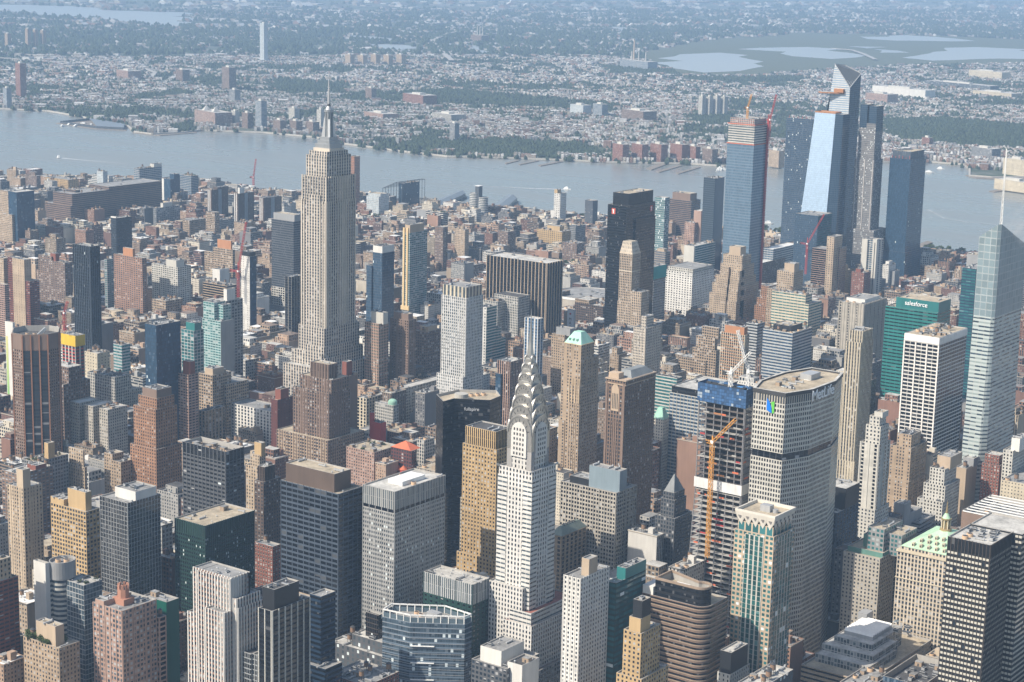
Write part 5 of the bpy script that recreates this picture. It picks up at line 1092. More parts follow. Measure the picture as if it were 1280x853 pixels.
@kind
def k_lincoln(h):
 X0, X1, Y0, Y1 = h['X']; z = h['z']; r = base_build(h); e = h['e']; xm = (X0 + X1) / 2; w = X1 - X0
 st = plain('pale_terracotta', (.46, .35, .25), .8); dk = DARKM
 b = MB(); zt, zb, hw = e['wt'], e['wb'], w * .19; y = Y0 - .35
 pts = [(xm - hw, zb), (xm + hw, zb), (xm + hw, zt - hw * 1.6)] + [(xm + hw * math.cos(a) * 1.0, zt - hw * 1.6 + hw * 1.6 * math.sin(a)) for a in [math.pi * i / 10 for i in range(1, 10)]] + [(xm - hw, zt - hw * 1.6)]
 b.face([(x, y, zz) for x, zz in pts], st)
 for i in range(len(pts)):
  p, q = pts[i], pts[(i + 1) % len(pts)]; b.face([(p[0], y, p[1]), (p[0], Y0 + .2, p[1]), (q[0], Y0 + .2, q[1]), (q[0], y, q[1])], st)
 for i in range(4):
  x = xm - hw * .72 + i * hw * .42; b.box(x, x + hw * .2, y - .08, y - .02, zb + 2, zt - hw * 2.2, dk, True)
 part('arched_window', b, r)
 b = MB()
 for f in (.06, .94): x = X0 + w * f; b.box(x - w * .05, x + w * .05, Y0 - .7, Y0 + .3, 0, z - 4, plain('brown_pier', WC['brown'], .85))
 for f in (.3, .4, .5, .6, .7): x = X0 + w * f; b.box(x - .4, x + .4, Y0 - .5, Y0 + .3, 0, zb - 8, plain('brown_pier', WC['brown'], .85))
 part('corner_piers', b, r)
 b = MB(); b.box(X0 - .5, X1 + .5, Y0 - .5, Y1 + .5, z - 5, z - 4.2, st, True); b.box(X0 - .7, X1 + .7, Y0 - .7, Y1 + .7, z - 1, z - .2, st, True); part('cornice', b, r)
 b = MB(); b.box(X0 + 2, X1 - 8, Y0 + 1, Y0 + 9, z - .1, z + 5, st); part('penthouse', b, r)
 hip(r, 'slate_roof', X0 + 2, X1 - 1.5, Y0 + 12, Y1 - 2, z - .1, z + 5.5, .45, .7, ZINC, .1)

@kind
def k_vander(h):
 X0, X1, Y0, Y1 = h['X']; e = h['e']; z = h['z']; r = thing(h['name'], h['label'], h['cat'], ((X0 + X1) / 2, (Y0 + Y1) / 2, 0)); w, d = X1 - X0, Y1 - Y0
 slab = plain('raw_slab', (.13, .115, .11), .9); colm = plain('grey_column', (.22, .22, .23), .7); inr = plain('raw_interior', (.03, .03, .032), .95); pale = plain('fireproofing', (.36, .35, .33), .9)
 def off(zz): return 5.0 * max(0, (e['zw0'] - zz) / e['zw0'])     # the lower floors step outwards
 zz = 6.0; k = 0
 while zz < z - 2:
  o_ = off(zz); b = MB(); b.box(X0 - o_, X1 + o_, Y0 - o_, Y1, zz, zz + .55, pale if k % 5 == 2 or zz < e['zw0'] else slab, True); part('floor_slab', b, r); zz += 4.6; k += 1
 b = MB(); b.box(X0 + 5, X1 - 5, Y0 + 4.5, Y1 - 3, 0, z + 1, inr); part('core', b, r)
 for i in range(7):
  for j in (0, 1):
   f = i / 6; b = MB()
   if j == 0: b.bar((X0 + w * f - off(0) * (1 - 2 * f), Y0 + .6 - off(0), 0), (X0 + w * f, Y0 + .6, e['zw0']), .8, colm); b.bar((X0 + w * f, Y0 + .6, e['zw0']), (X0 + w * f, Y0 + .6, z), .7, colm)
   else: b.bar((X1 - .6 + off(0), Y0 - off(0) + (d + off(0)) * f, 0), (X1 - .6, Y0 + d * f, e['zw0']), .8, colm); b.bar((X1 - .6, Y0 + d * f, e['zw0']), (X1 - .6, Y0 + d * f, z), .7, colm)
   part('column', b, r)
 R = random.Random(9); om = plain('orange_netting', (.62, .16, .07), .8)
 for i in range(80):
  zq = 6 + 4.6 * R.randrange(1, int((e['zn0'] - 10) / 4.6)); x = R.uniform(X0, X1 - 6); o_ = off(zq)
  if e['zw0'] - 2 < zq < e['zw1']: continue
  b = MB(); L = R.uniform(3, 9)
  if R.random() < .8: b.box(x, min(X1, x + L), Y0 - o_ + .15, Y0 - o_ + .3, zq + .6, zq + 1.9, R.choice((om, REDST, RUST, pale)), True)
  else: y = R.uniform(Y0, Y1 - 8); b.box(X1 + o_ - .3, X1 + o_ - .15, y, y + L, zq + .6, zq + 1.9, om, True)
  part('safety_net', b, r)
 wm = plain('white_shroud', (.66, .66, .65), .8, 0, .3)
 b = MB(); zs = e['zw1']; b.walls(rect(X0 - .9, X1 + .9, Y0 - .9, Y1), e['zw0'], zs, 'x', mat=(wm, 6, 12)); part('white_wrap', b, r)
 nt = facade('blue_netting', (.02, .06, .135), (.028, .085, .20), .90, .84, None, blind=.06, bc=(.3, .36, .42), rough=.7, grough=.7, wob=0)
 b = MB(); b.walls(rect(X0 - 1.1, X1 + 1.1, Y0 - 1.1, Y1 + .4), e['zn0'], z + 2, 'x', mat=(nt, 2.2, 2.6)); b.walls(rect(X0 - .9, X1 + .9, Y0 - .9, Y1 + .2)[::-1], e['zn0'], z + 2, 'x', mat=(nt, 2.2, 2.6)); part('blue_wrap', b, r)
 b = MB(); b.box(X0 + 1, X1 - 1, Y0 + 1, Y1 - 1, z - 2.4, z - 1.8, slab, True); part('top_deck', b, r)
 for i in range(14):
  b = MB(); x, y = R.uniform(X0 + 2, X1 - 8), R.uniform(Y0 + 2, Y1 - 5); b.box(x, x + R.uniform(2, 7), y, y + R.uniform(1, 4), z - 1.8, z + R.uniform(-1, 2), R.choice([RUST, METAL, DARKM, plain('blue_tarp', (.08, .25, .55), .7)])); part('stacked_material', b, r)

@kind
def k_green10e(h):
 X0, X1, Y0, Y1 = h['X']; z = h['z']; e = h['e']; r = thing(h['name'], h['label'], h['cat'], ((X0 + X1) / 2, (Y0 + Y1) / 2, 0)); w, d = X1 - X0, Y1 - Y0
 tan = plain('tan_brick', WC['tan'], .85); lm = plain('pale_trim', (.52, .40, .26), .8)
 tier(r, 'upper_tower', rect(X0, X1, Y0, Y1), e['zs'], z, 'tan10e', 'tan', .6)
 tier(r, 'main_shaft', rect(X0 - w * .1, X1 + .6, Y0 - .8, Y1 + d * .35), 0, e['zs'], 'tan10e', 'tan')
 tier(r, 'right_wing', rect(X0 + w * .50, X1 + w * .12, Y0 - 4, Y1 + d * .3), 0, e['zw'], 'tanpunch', 'tan')
 tier(r, 'left_wing', rect(X0 - w * .16, X0 + w * .2, Y0 - 1.6, Y1 + d * .2), 0, e['zl'], 'tan10e', 'tan')
 b = MB()
 for zz, t in ((z - .8, .9), (z - 20, .6)): b.box(X0 - .5, X1 + .5, Y0 - .5, Y1 + .5, zz, zz + t, lm, True)
 for x in (X0 + w * .5, X0 + w * .68, X0 + w * .86, X1 + w * .08):
  b.bar((x, Y0 - 4.2, e['zw'] - 18), (x, Y0 - 4.2, e['zw'] + 7), .9, lm)
 part('pinnacles', b, r)
 b = MB()
 for f in (.55, .68, .80, .92): x = X0 + w * f; b.box(x - .45, x + .45, Y0 - 4.5, Y0 - 3.9, 0, e['zw'] - 18, tan)
 part('shaft_ribs', b, r)
 hip(r, 'copper_roof', X0 + .4, X1 - .4, Y0 + .4, Y1 - .4, z + .15, e['apex'], .42, .34, MINT, .3)
 for i in range(3):
  b = MB(); x = X0 + w * (.25 + .22 * i); b.box(x - .8, x + .8, Y0 + 1.2, Y0 + 4, z + 3, z + 5.2, MINT, True); b.box(x - .5, x + .5, Y0 + 1.15, Y0 + 1.2, z + 3.3, z + 4.8, DARKM); part('dormer', b, r)

@kind
def k_sales(h):
 r = base_build(h); t = h['tiers'][0]
 text_part('sign_letters', 'salesforce', r, 7.4, ((t[0] + t[1]) / 2 - 1, t[2] - .4, (t[4] + t[5]) / 2 + .5), 0, SIGNW, .3, .95)

@kind
def k_crownbox(h):
 X0, X1, Y0, Y1 = h['X']; r = base_build(h)
 b = MB(); m = plain('white_travertine', (.76, .73, .69), .75); n = 3
 for i in range(n + 1):
  x = X0 + (X1 - X0) * i / n; b.box(x - .7, x + .7, Y0 - .7, Y0 + .2, 0, h['z'] - 8, m)
 part('front_piers', b, r)
 b = MB(); b.box(X0 - .55, X1 + .55, Y0 - .6, Y1 + .3, h['z'] - h['e']['ch'], h['z'] - .6, m); 
 part('crown_band', b, r)
 b = MB(); zc = h['z'] - .6
 b.box(X0 + 1.4, X1 - 1.4, Y0 + 1.4, Y1 - 1.4, zc, zc + .1, roofmat('tan'), True); part('roof_surface', b, r)
 scatter(r, X0 + 3, X1 - 3, Y0 + 3, Y1 - 3, zc + .1, 9, ['unit', 'hut', 'drum', 'duct', 'unit'], 5)

@kind
def k_boa(h):
 X0, X1, Y0, Y1 = h['X']; z = h['z']; e = h['e']; r = thing(h['name'], h['label'], h['cat'], ((X0 + X1) / 2, (Y0 + Y1) / 2, 0)); w, d = X1 - X0, Y1 - Y0
 m, bay, fl = sty('boa'); m2 = facade('boa_screen', (.34, .385, .395), (.19, .25, .275), .88, .86, None, blind=0, rough=.3, grough=.3, wob=.006, var=(.85, 1.1))
 A, B, Cc, D = (X0, Y0), (X1, Y0), (X1, Y1), (X0, Y1)
 zs = z - 50
 lo = [A, (X1 - w * .30, Y0), (X1, Y0 + d * .12), Cc, D]
 hi = [(X0 + w * .10, Y0 + 1.5), (X1 - w * .16, Y0 + 1.5), (X1 - w * .04, Y0 + d * .03 + 1.5), (X1 - w * .05, Y1 - d * .06), (X0 + w * .1, Y1 - d * .06)]
 tier(r, 'glass_shaft', lo, 0, zs, 'boa', 'pale', .5, top=hi)
 b = MB(); tops = [e['zA'], e['zB'], e['zB'] + .5, e['zC'], e['zD']]; n = 5
 ap = [(hi[i][0], hi[i][1]) for i in range(n)]
 for i in range(n):
  j = (i + 1) % n; L = max(.5, (Vector(ap[j]) - Vector(ap[i])).length); k = max(1, round(L / 6)); f0, f1 = (tops[i] - zs) / 7, (tops[j] - zs) / 7
  b.face([(*ap[i], zs), (*ap[j], zs), (*ap[j], tops[j]), (*ap[i], tops[i])], m2, [(3, 0), (3 + k, 0), (3 + k, f1), (3, f0)])
 part('glass_screen', b, r)
 b = MB(); sx, sy = X1 - w * .14, Y0 + d * .10; t = e['tip']; zb = z - 16
 for i in range(3):
  a = i * 2.094; b.bar((sx + 1.7 * math.cos(a), sy + 1.7 * math.sin(a), zb), (sx + .35 * math.cos(a), sy + .35 * math.sin(a), t), .38, WHITEM)
 n = 22
 for i in range(n):
  f, f2 = i / n, (i + 1) / n; R0, R1 = 1.7 - 1.35 * f, 1.7 - 1.35 * f2
  for k in range(3):
   a, c = k * 2.094, (k + 1) * 2.094
   b.bar((sx + R0 * math.cos(a), sy + R0 * math.sin(a), zb + (t - zb) * f), (sx + R1 * math.cos(c), sy + R1 * math.sin(c), zb + (t - zb) * f2), .3, WHITEM)
 b.bar((sx, sy, zb), (sx, sy, t), .7, WHITEM)
 part('lattice_spire', b, r)

@kind
def k_park3(h):
 e = h['e']; z = h['z']; cx, cy = e['c']; r = thing(h['name'], h['label'], h['cat'], (cx, cy, 0)); a0 = e['ang']; hw, ch = e['hw'], e['ch']
 loc = [(-hw + ch, -hw), (hw - ch, -hw), (hw, -hw + ch), (hw, hw - ch), (hw - ch, hw), (-hw + ch, hw), (-hw, hw - ch), (-hw, -hw + ch)]
 rot = lambda p: (cx + p[0] * math.cos(a0) - p[1] * math.sin(a0), cy + p[0] * math.sin(a0) + p[1] * math.cos(a0))
 P = [rot(p) for p in loc]; bk = plain('brown_brick', (.35, .17, .10), .85); zc = e['zc']
 tier(r, 'brick_shaft', P, 0, zc, 'park3', 'dark')
 tier(r, 'brick_crown', inset(P, -.05), zc, z, 'brownblank', 'dark', 6)
 for s in range(4):
  b = MB(); n3 = 3
  for i in range(n3):
   u0, u1 = -hw + ch + (2 * hw - 2 * ch) * (i + .10) / n3, -hw + ch + (2 * hw - 2 * ch) * (i + .90) / n3
   q = [(u0, -hw - .25), (u1, -hw - .25), (u1, -hw + .5), (u0, -hw + .5)]; ca = [(p[0] * math.cos(s * math.pi / 2) - p[1] * math.sin(s * math.pi / 2), p[0] * math.sin(s * math.pi / 2) + p[1] * math.cos(s * math.pi / 2)) for p in q]
   Q = [rot(p) for p in ca]; b.walls(Q, 8, zc - 1, 'x', mat=(facade('dark_bay', (.03, .03, .035), GL['dk'], .96, .62, None, blind=.12), 6, 3.7)); b.cap(Q, zc - 1, bk)
  part('glass_bays', b, r)
  b = MB()
  for i in range(n3 + 1):
   u = -hw + ch + (2 * hw - 2 * ch) * i / n3; q = [(u - .6, -hw - .9), (u + .6, -hw - .9), (u + .6, -hw + .3), (u - .6, -hw + .3)]
   Q = [rot((p[0] * math.cos(s * math.pi / 2) - p[1] * math.sin(s * math.pi / 2), p[0] * math.sin(s * math.pi / 2) + p[1] * math.cos(s * math.pi / 2))) for p in q]
   b.walls(Q, 0, z - 1, 'x', mat=(bk, 3, 3)); b.cap(Q, z - 1, bk)
  part('brick_piers', b, r)
 for i in range(3): unit('drum', r, cx - 9 + 7 * i, cy - 4 + 4 * i, z - 6)
 b = MB(); b.bar((cx + 4, cy - 2, z - 6), (cx + 9, cy + 6, z + 2), 3, METAL); part('sloped_hatch', b, r)

@kind
def k_mural(h):
 X0, X1, Y0, Y1 = h['X']; r = base_build(h); m = NT('mural_paint'); P = pos(m)
 s = m.node("ShaderNodeSeparateXYZ"); m.link(P, s.inputs[0]); f = m.remap(s.outputs[2], h['z'] - 90, h['z'] - 20, 0, 1)
 m.bsdf(m.mix(f, (.20, .42, .13, 1), (.55, .52, .22, 1)), .7)
 b = MB(); b.box(X0 + .8, X0 + (X1 - X0) * .32, Y0 - .12, Y0 - .04, h['z'] - 92, h['z'] - 18, m.m, True); part('painted_stripe', b, r)

@kind
def k_edgewhite(h):
 X0, X1, Y0, Y1 = h['X']; r = base_build(h); b = MB()
 for f in (.22, .62): x = X0 + (X1 - X0) * f; b.box(x - 1.1, x + 1.1, Y0 - .35, Y0 + .1, 0, h['z'] - .2, plain('white_end', (.62, .60, .57), .8))
 part('white_end_strips', b, r)
 b = MB()
 for f in (.45, .55): y = Y0 + (Y1 - Y0) * f; b.box(X1 - .1, X1 + .25, y - 2, y + 2, 0, h['z'] - .3, plain('blue_grey_strip', (.25, .29, .33), .8))
 part('side_strips', b, r)

@kind
def k_blade(h): base_build(h)

@kind
def k_esb(h):
 X0, X1, Y0, Y1 = h['X']; z = h['z']; e = h['e']; w, d = X1 - X0, Y1 - Y0; cx, cy = (X0 + X1) / 2, (Y0 + Y1) / 2
 r = thing(h['name'], h['label'], h['cat'], (cx, cy, 0)); st = plain('limestone', WC['lime'], .85); fl = e['z']
 def T_(nm, l, rr, n, f, z0, z1, style='esb', par=1.2): return tier(r, nm, rect(X0 + w * l, X1 - w * rr, Y0 + d * n, Y1 - d * f), z0, z1, style, 'pale', par)
 T_('base_block', -.28, -.30, -.45, -.40, 0, fl[0])
 T_('setback_tier', -.22, -.06, -.20, -.28, 0, fl[1]); T_('setback_tier', .0, -.16, -.16, -.20, 0, fl[1] - 6)
 T_('setback_tier', -.04, -.05, -.10, -.16, 0, fl[2]); T_('setback_tier', .30, -.10, -.15, .1, 0, fl[2] - 22)
 T_('main_shaft', -.03, -.02, -.02, -.02, 0, e['z72']); T_('main_shaft', .22, .22, -.04, -.04, 0, e['z72'] + 10)
 T_('upper_shaft', .0, .0, .0, .0, e['z72'] - 1, z)
 T_('observatory_tier', .07, .07, .07, .07, z - 1.1, e['z86']); T_('observatory_tier', .13, .13, .13, .13, e['z86'] - 1.1, e['z86'] + 5)
 for nm, axis, n in (('stone_piers', 0, 9), ('stone_piers', 1, 13)):
  b = MB()
  for i in range(n + 1):
   f = i / n; wd = .85 if i in (0, n) else .5
   if axis == 0: x = X0 + w * f; b.box(x - wd, x + wd, Y0 - 1.9, Y0 + .2, 60, e['z72'] + 3, st); b.box(x - wd * .9, x + wd * .9, Y0 - .7, Y0 + .2, e['z72'], z + 1.2, st)
   else: y = Y0 + d * f; b.box(X1 - .2, X1 + 1.7, y - wd, y + wd, 60, e['z72'] + 3, st); b.box(X1 - .2, X1 + .7, y - wd * .9, y + wd * .9, e['z72'], z + 1.2, st)
  part(nm, b, r)
 zt = e['z86'] + 5; m = plain('mast_metal', (.34, .355, .37), .4, .5)
 b = MB(); b.box(cx - 13, cx + 13, cy - 13, cy + 13, zt - 1, zt + 3, st); part('mast_base', b, r)
 for i, (s, hh) in enumerate(((11.5, 5), (9.5, 9), (7.6, 13))):
  b = MB(); b.box(cx - s, cx + s, cy - s, cy + s, zt + 2.5, zt + 3 + hh, m); part('mast_step', b, r)
 zm0, zm1 = zt + 15, e['zm']
 b = MB(); b.cyl(cx, cy, zm0, zm1, 5.2, 4.8, m, 20)
 for k in range(4):
  a = math.pi / 4 + k * math.pi / 2
  c, s = math.cos(a), math.sin(a)
  p = [(cx + c * 9, cy + s * 9), (cx + c * 4.5, cy + s * 4.5)]
  n = Vector((-s, c)) * 1.1
  for sg in (-1, 1):
   q = [(p[0][0] + n.x * sg, p[0][1] + n.y * sg, zm0 - 4), (p[1][0] + n.x * sg, p[1][1] + n.y * sg, zm0 - 4), (p[1][0] + n.x * sg, p[1][1] + n.y * sg, zm1 - 3), (cx + c * 5.6 + n.x * sg, cy + s * 5.6 + n.y * sg, zm1 - 8)]
   b.face(q if sg > 0 else q[::-1], WHITEM)
  b.face([(p[0][0] - n.x, p[0][1] - n.y, zm0 - 4), (p[0][0] + n.x, p[0][1] + n.y, zm0 - 4), (cx + c * 5.6 + n.x, cy + s * 5.6 + n.y, zm1 - 8), (cx + c * 5.6 - n.x, cy + s * 5.6 - n.y, zm1 - 8)], WHITEM)
 for k in range(8):
  a = k * math.pi / 4; b.bar((cx + 5.3 * math.cos(a), cy + 5.3 * math.sin(a), zm0), (cx + 4.9 * math.cos(a), cy + 4.9 * math.sin(a), zm1), .9, plain('mast_glass', (.10, .12, .14), .2))
 part('mooring_mast', b, r)
 b = MB(); b.cyl(cx, cy, zm1, zm1 + 3, 5.6, 5.6, m, 20); b.cyl(cx, cy, zm1 + 3, zm1 + 7, 4.6, 2.4, m, 20); b.cyl(cx, cy, zm1 + 7, zm1 + 10, 2.4, 1.8, DARKM, 16); part('mast_cap', b, r)
 b = MB(); t = e['tip']; b.cyl(cx, cy, zm1 + 10, zm1 + 24, 1.7, 1.3, METAL, 12); b.cyl(cx, cy, zm1 + 24, zm1 + 38, 1.0, .8, METAL, 10); b.cyl(cx, cy, zm1 + 38, t, .6, .12, METAL, 8)
 for k in range(7): b.box(cx - 1.9, cx + 1.9, cy - .3, cy + .3, zm1 + 11 + k * 3, zm1 + 11.8 + k * 3, METAL, True)
 part('antenna', b, r)

def chrysler(e):
 cx, cy, hw = e['c'][0], e['c'][1], e['hw']; r = thing('skyscraper', 'slender white brick skyscraper with a crown of silver sunburst arches and needle spire', 'skyscraper', (cx, cy, 0))
 z = e['z']   # heights: base, band, shoulder, shaft top
 wt = plain('white_brick', (.58, .565, .53), .8); gy = plain('grey_brick', (.30, .29, .28), .85)
 tier(r, 'base_block', rect(cx - hw * 1.4, cx + hw * 1.85, cy - hw * 1.9, cy + hw * 3), 0, z[0], 'greyaptgrid', 'brown')
 tier(r, 'lower_tier', rect(cx - hw * .2, cx + hw * 1.55, cy - hw * 1.5, cy + hw * 2.6), 0, z[1], 'chrysler', 'red')
 tier(r, 'lower_tier', rect(cx + hw * .1, cx + hw * 1.4, cy - hw * 1.35, cy + hw * 2.4), z[1] - 1, z[1] + 9, 'chryslerband', 'red')
 tier(r, 'lower_tier', rect(cx - hw * 1.25, cx + hw * .8, cy - hw * 1.28, cy + hw * 1.5), 0, z[1] + 26, 'chrysler', 'pale')
 tier(r, 'main_shaft', rect(cx - hw, cx + hw, cy - hw, cy + hw), 0, z[2], 'chrysler', 'pale', 1.5)
 tier(r, 'side_wing', rect(cx - hw - .7, cx - hw * .48, cy - hw - .35, cy + hw * .6), 0, z[2] - 7, 'chryslerband', 'pale')
 tier(r, 'side_wing', rect(cx + hw * .5, cx + hw + .4, cy - hw - .35, cy - hw * .45), 0, z[2] - 7, 'chryslerband', 'pale')
 tier(r, 'side_wing', rect(cx + hw * .5, cx + hw + .4, cy + hw * .45, cy + hw + .4), 0, z[2] - 7, 'chryslerband', 'pale')
 us = hw * .72
 tier(r, 'upper_shaft', rect(cx - us, cx + us, cy - us, cy + us), z[2] - 1.5, z[3], 'x', 'pale', mat=(facade('chrysler_upper', (.58, .565, .53), GL['bk'], .42, .6, (.45, .44, .42), nb=0), 3.0, 3.6))
 b = MB()
 for sx in (-1, 1):
  for sy in (-1, 1): b.box(cx + sx * us * .82 - us * .2, cx + sx * us * .82 + us * .2, cy + sy * us * .82 - us * .2, cy + sy * us * .82 + us * .2, z[2] - 1, z[3] - 1, gy)
 part('corner_piers', b, r)
 for sx in (-1, 1):
  for sy in (-1, 1):
   b = MB(); x, y = cx + sx * hw * .93, cy + sy * hw * .93; b.bar((x, y, z[2] - 1), (x + sx * 2.4, y + sy * 2.4, z[2] + .6), 1.3, STEEL); part('eagle_gargoyle', b, r)
 zc = z[3]; N_ = 7; tri = plain('arch_window', (.09, .09, .088), .4)
 prof = e['crown']   # (half width, spring line, arch height)
 for k, (a, zs, ah) in enumerate(prof):
  b = MB(); n = 18; dep = a * (1.02 - .012 * k)
  arc = [(a * math.cos(t), zs + ah * math.sin(t)) for t in [math.pi * i / n for i in range(n + 1)]]
  pts = [(a, zs - ah * .9)] + arc + [(-a, zs - ah * .9)]
  for ax in (0, 1):
   def Q(u, v, zz): return (cx + u, cy + v, zz) if ax == 0 else (cx - v, cy + u, zz)
   for i in range(len(pts) - 1):
    p, q = pts[i], pts[i + 1]
    b.face([Q(p[0], -dep, p[1]), Q(p[0], dep, p[1]), Q(q[0], dep, q[1]), Q(q[0], -dep, q[1])], STEEL)
   for sg in (-1, 1):
    f = [Q(p[0], sg * dep, p[1]) for p in pts]; b.face(f if sg < 0 else f[::-1], STEEL)
    for i in range(1, n + 1):
     p, q = arc[i - 1], arc[i]; s = .90
     p2, q2 = (p[0] * s, zs + (p[1] - zs) * s), (q[0] * s, zs + (q[1] - zs) * s)
     g = [Q(p[0], sg * (dep + .5), p[1]), Q(q[0], sg * (dep + .5), q[1]), Q(q2[0], sg * (dep + .5), q2[1]), Q(p2[0], sg * (dep + .5), p2[1])]
     b.face(g[::-1] if sg < 0 else g, STEEL); b.face([Q(p[0], sg * dep, p[1]), Q(q[0], sg * dep, q[1]), Q(q[0], sg * (dep + .5), q[1]), Q(p[0], sg * (dep + .5), p[1])], STEEL)
  part('sunburst_arch', b, r)
  b = MB(); nw = 7 if k < 4 else 5
  for ax in (0, 1):
   def Q(u, v, zz): return (cx + u, cy + v, zz) if ax == 0 else (cx - v, cy + u, zz)
   for sg in (-1, 1):
    for i in range(nw):
     t = math.pi * (i + .5) / nw; dt = math.pi / nw * .17
     P1 = (a * .86 * math.cos(t), zs + ah * .86 * math.sin(t)); P2 = (a * .60 * math.cos(t - dt * 1.3), zs + ah * .60 * math.sin(t - dt * 1.3)); P3 = (a * .60 * math.cos(t + dt * 1.3), zs + ah * .60 * math.sin(t + dt * 1.3))
     g = [Q(P1[0], sg * (dep + .08), P1[1]), Q(P3[0], sg * (dep + .08), P3[1]), Q(P2[0], sg * (dep + .08), P2[1])]; b.face(g if sg < 0 else g[::-1], tri)
  part('triangle_windows', b, r)
 a, zs, ah = prof[-1]; zt = zs + ah
 b = MB()
 pr = [(a * 1.05, zs - 3), (a * .8, zt + 3), (a * .52, zt + 9), (a * .28, zt + 19), (.1, e['tip'])]
 for i in range(4):
  (r0, h0), (r1, h1) = pr[i], pr[i + 1]; b.cyl(cx, cy, h0, h1, r0, r1, STEEL, 8, False)
 part('needle_spire', b, r)
 a, zs, ah = prof[0]
 for ax in (0, 1):
  b = MB(); n = 14; s = .62
  for sg in (-1, 1):
   def Q(u, v, zz): return (cx + u, cy + v, zz) if ax == 0 else (cx - v, cy + u, zz)
   pts = [(a * s, z[2] + 8), *[(a * s * math.cos(t), zs + ah * .62 * math.sin(t)) for t in [math.pi * i / n for i in range(n + 1)]], (-a * s, z[2] + 8)]
   f = [Q(p[0], sg * (a * 1.02 + .9), p[1]) for p in pts]; b.face(f if sg < 0 else f[::-1], wt)
   for i in range(len(pts)):
    p, q = pts[i], pts[(i + 1) % len(pts)]; b.face([Q(p[0], sg * a, p[1]), Q(q[0], sg * a, q[1]), Q(q[0], sg * (a * 1.02 + .9), q[1]), Q(p[0], sg * (a * 1.02 + .9), p[1])], wt)
   for row in range(int((zs + ah * .5 - z[2] - 9) / 3.7)):
    for u in (-.36, -.12, .12, .36):
     x = u * a; zz = z[2] + 9.5 + row * 3.7; g = [Q(x - .65, sg * (a * 1.02 + 1.0), zz), Q(x + .65, sg * (a * 1.02 + 1.0), zz), Q(x + .65, sg * (a * 1.02 + 1.0), zz + 2), Q(x - .65, sg * (a * 1.02 + 1.0), zz + 2)]; b.face(g if sg < 0 else g[::-1], DARKM)
  part('arched_panel', b, r)

@kind
def k_gold(h):
 X0, X1, Y0, Y1 = h['X']; r = base_build(h); m = plain('gold_pillar', (.62, .46, .25), .7)
 for f in (.25, .72):
  b = MB(); x = X0 + (X1 - X0) * f; b.box(x - 1.5, x + 1.5, Y0 - 1.6, Y0 + .2, h['e']['zb'], h['z'] + 7, m, True); part('gold_pillar', b, r)
 b = MB(); b.box(X0 - .3, X1 + 1, Y0 - 2.2, Y0 + .1, h['e']['zb'] - 6, h['e']['zb'], m, True); part('pillar_base', b, r)

@kind
def k_round(h):
 X0, X1, Y0, Y1 = h['X']; z = h['z']; cx, cy = (X0 + X1) / 2, (Y0 + Y1) / 2; r = thing(h['name'], h['label'], h['cat'], (cx, cy, 0)); R = (X1 - X0) / 2 * .55
 for dx, hh in ((-R * .85, -6), (R * .95, -14)):
  P = [(cx + dx + R * math.cos(a), cy + dx * .3 + R * math.sin(a)) for a in [2 * math.pi * i / 26 for i in range(26)]]
  tier(r, 'round_tower', P, 0, z + hh, 'whiteround', 'pale')
 tier(r, 'dark_core', rect(cx - 5, cx + 5, cy - 6, cy + 6), 0, z + 9, 'darkslim', 'grey')
 b = MB(); b.box(cx - 6, cx + 6, cy - 7, cy + 7, z + 9, z + 10, WHITEM, True); part('core_cap', b, r)

@kind
def k_wireframe(h):
 X0, X1, Y0, Y1 = h['X']; z = h['z']; r = base_build(h); b = MB(); m = DARKM
 fx0, fx1, fy0, fy1 = X0 - 42, X1 + 2, Y0 - 4, Y1 + 16
 tz = lambda x: z + 3 - 18 * max(0, (X0 - x) / 42)
 for y in (fy0, fy1):
  for i in range(8):
   x = fx0 + (fx1 - fx0) * i / 7; b.bar((x, y, 0), (x, y, tz(x)), .8, m)
   if i: xp = fx0 + (fx1 - fx0) * (i - 1) / 7; b.bar((xp, y, tz(xp)), (x, y, tz(x)), 1.0, m)
 for i in range(8):
  x = fx0 + (fx1 - fx0) * i / 7; b.bar((x, fy0, tz(x)), (x, fy1, tz(x)), .7, m)
 part('wire_frame', b, r)

@kind
def k_onepenn(h):
 X0, X1, Y0, Y1 = h['X']; r = base_build(h); t = h['tiers'][0]; rd = plain('emblem_red', (.50, .09, .06), .6, 0, .02); z = h['z']
 for x, y, ax in ((X0 + (X1 - X0) * .32, Y0 - .3, 0), (X1 + .3, Y0 + (Y1 - Y0) * .86, 1)):
  b = MB(); zz = z - 5
  if ax == 0: b.box(x - 3, x + 3, y - .1, y + .2, zz - 8, zz, rd, True); b.box(x - .7, x + .7, y - .2, y - .1, zz - 7, zz - 1.4, SIGNW, True); b.box(x - 1.6, x - .7, y - .2, y - .1, zz - 2.8, zz - 1.6, SIGNW, True)
  else: b.box(x - .2, x + .1, y - 3, y + 3, zz - 8, zz, rd, True); b.box(x + .1, x + .2, y - .7, y + .7, zz - 7, zz - 1.4, SIGNW, True); b.box(x + .1, x + .2, y - 1.6, y - .7, zz - 2.8, zz - 1.6, SIGNW, True)
  part('emblem_sign', b, r)
 b = MB(); b.box(X0 - .4, X0 + (X1 - X0) * .45, Y0 - 5, Y0 + .2, 0, z - 14, sty('onepenn')[0]) if False else None
 b.walls(rect(X1 - .2, X1 + 2.2, Y0 + (Y1 - Y0) * .3, Y1 - 1), 0, z - 20, 'onepenn'); b.cap(rect(X1 - .2, X1 + 2.2, Y0 + (Y1 - Y0) * .3, Y1 - 1), z - 20, DARKM); part('side_bay', b, r)

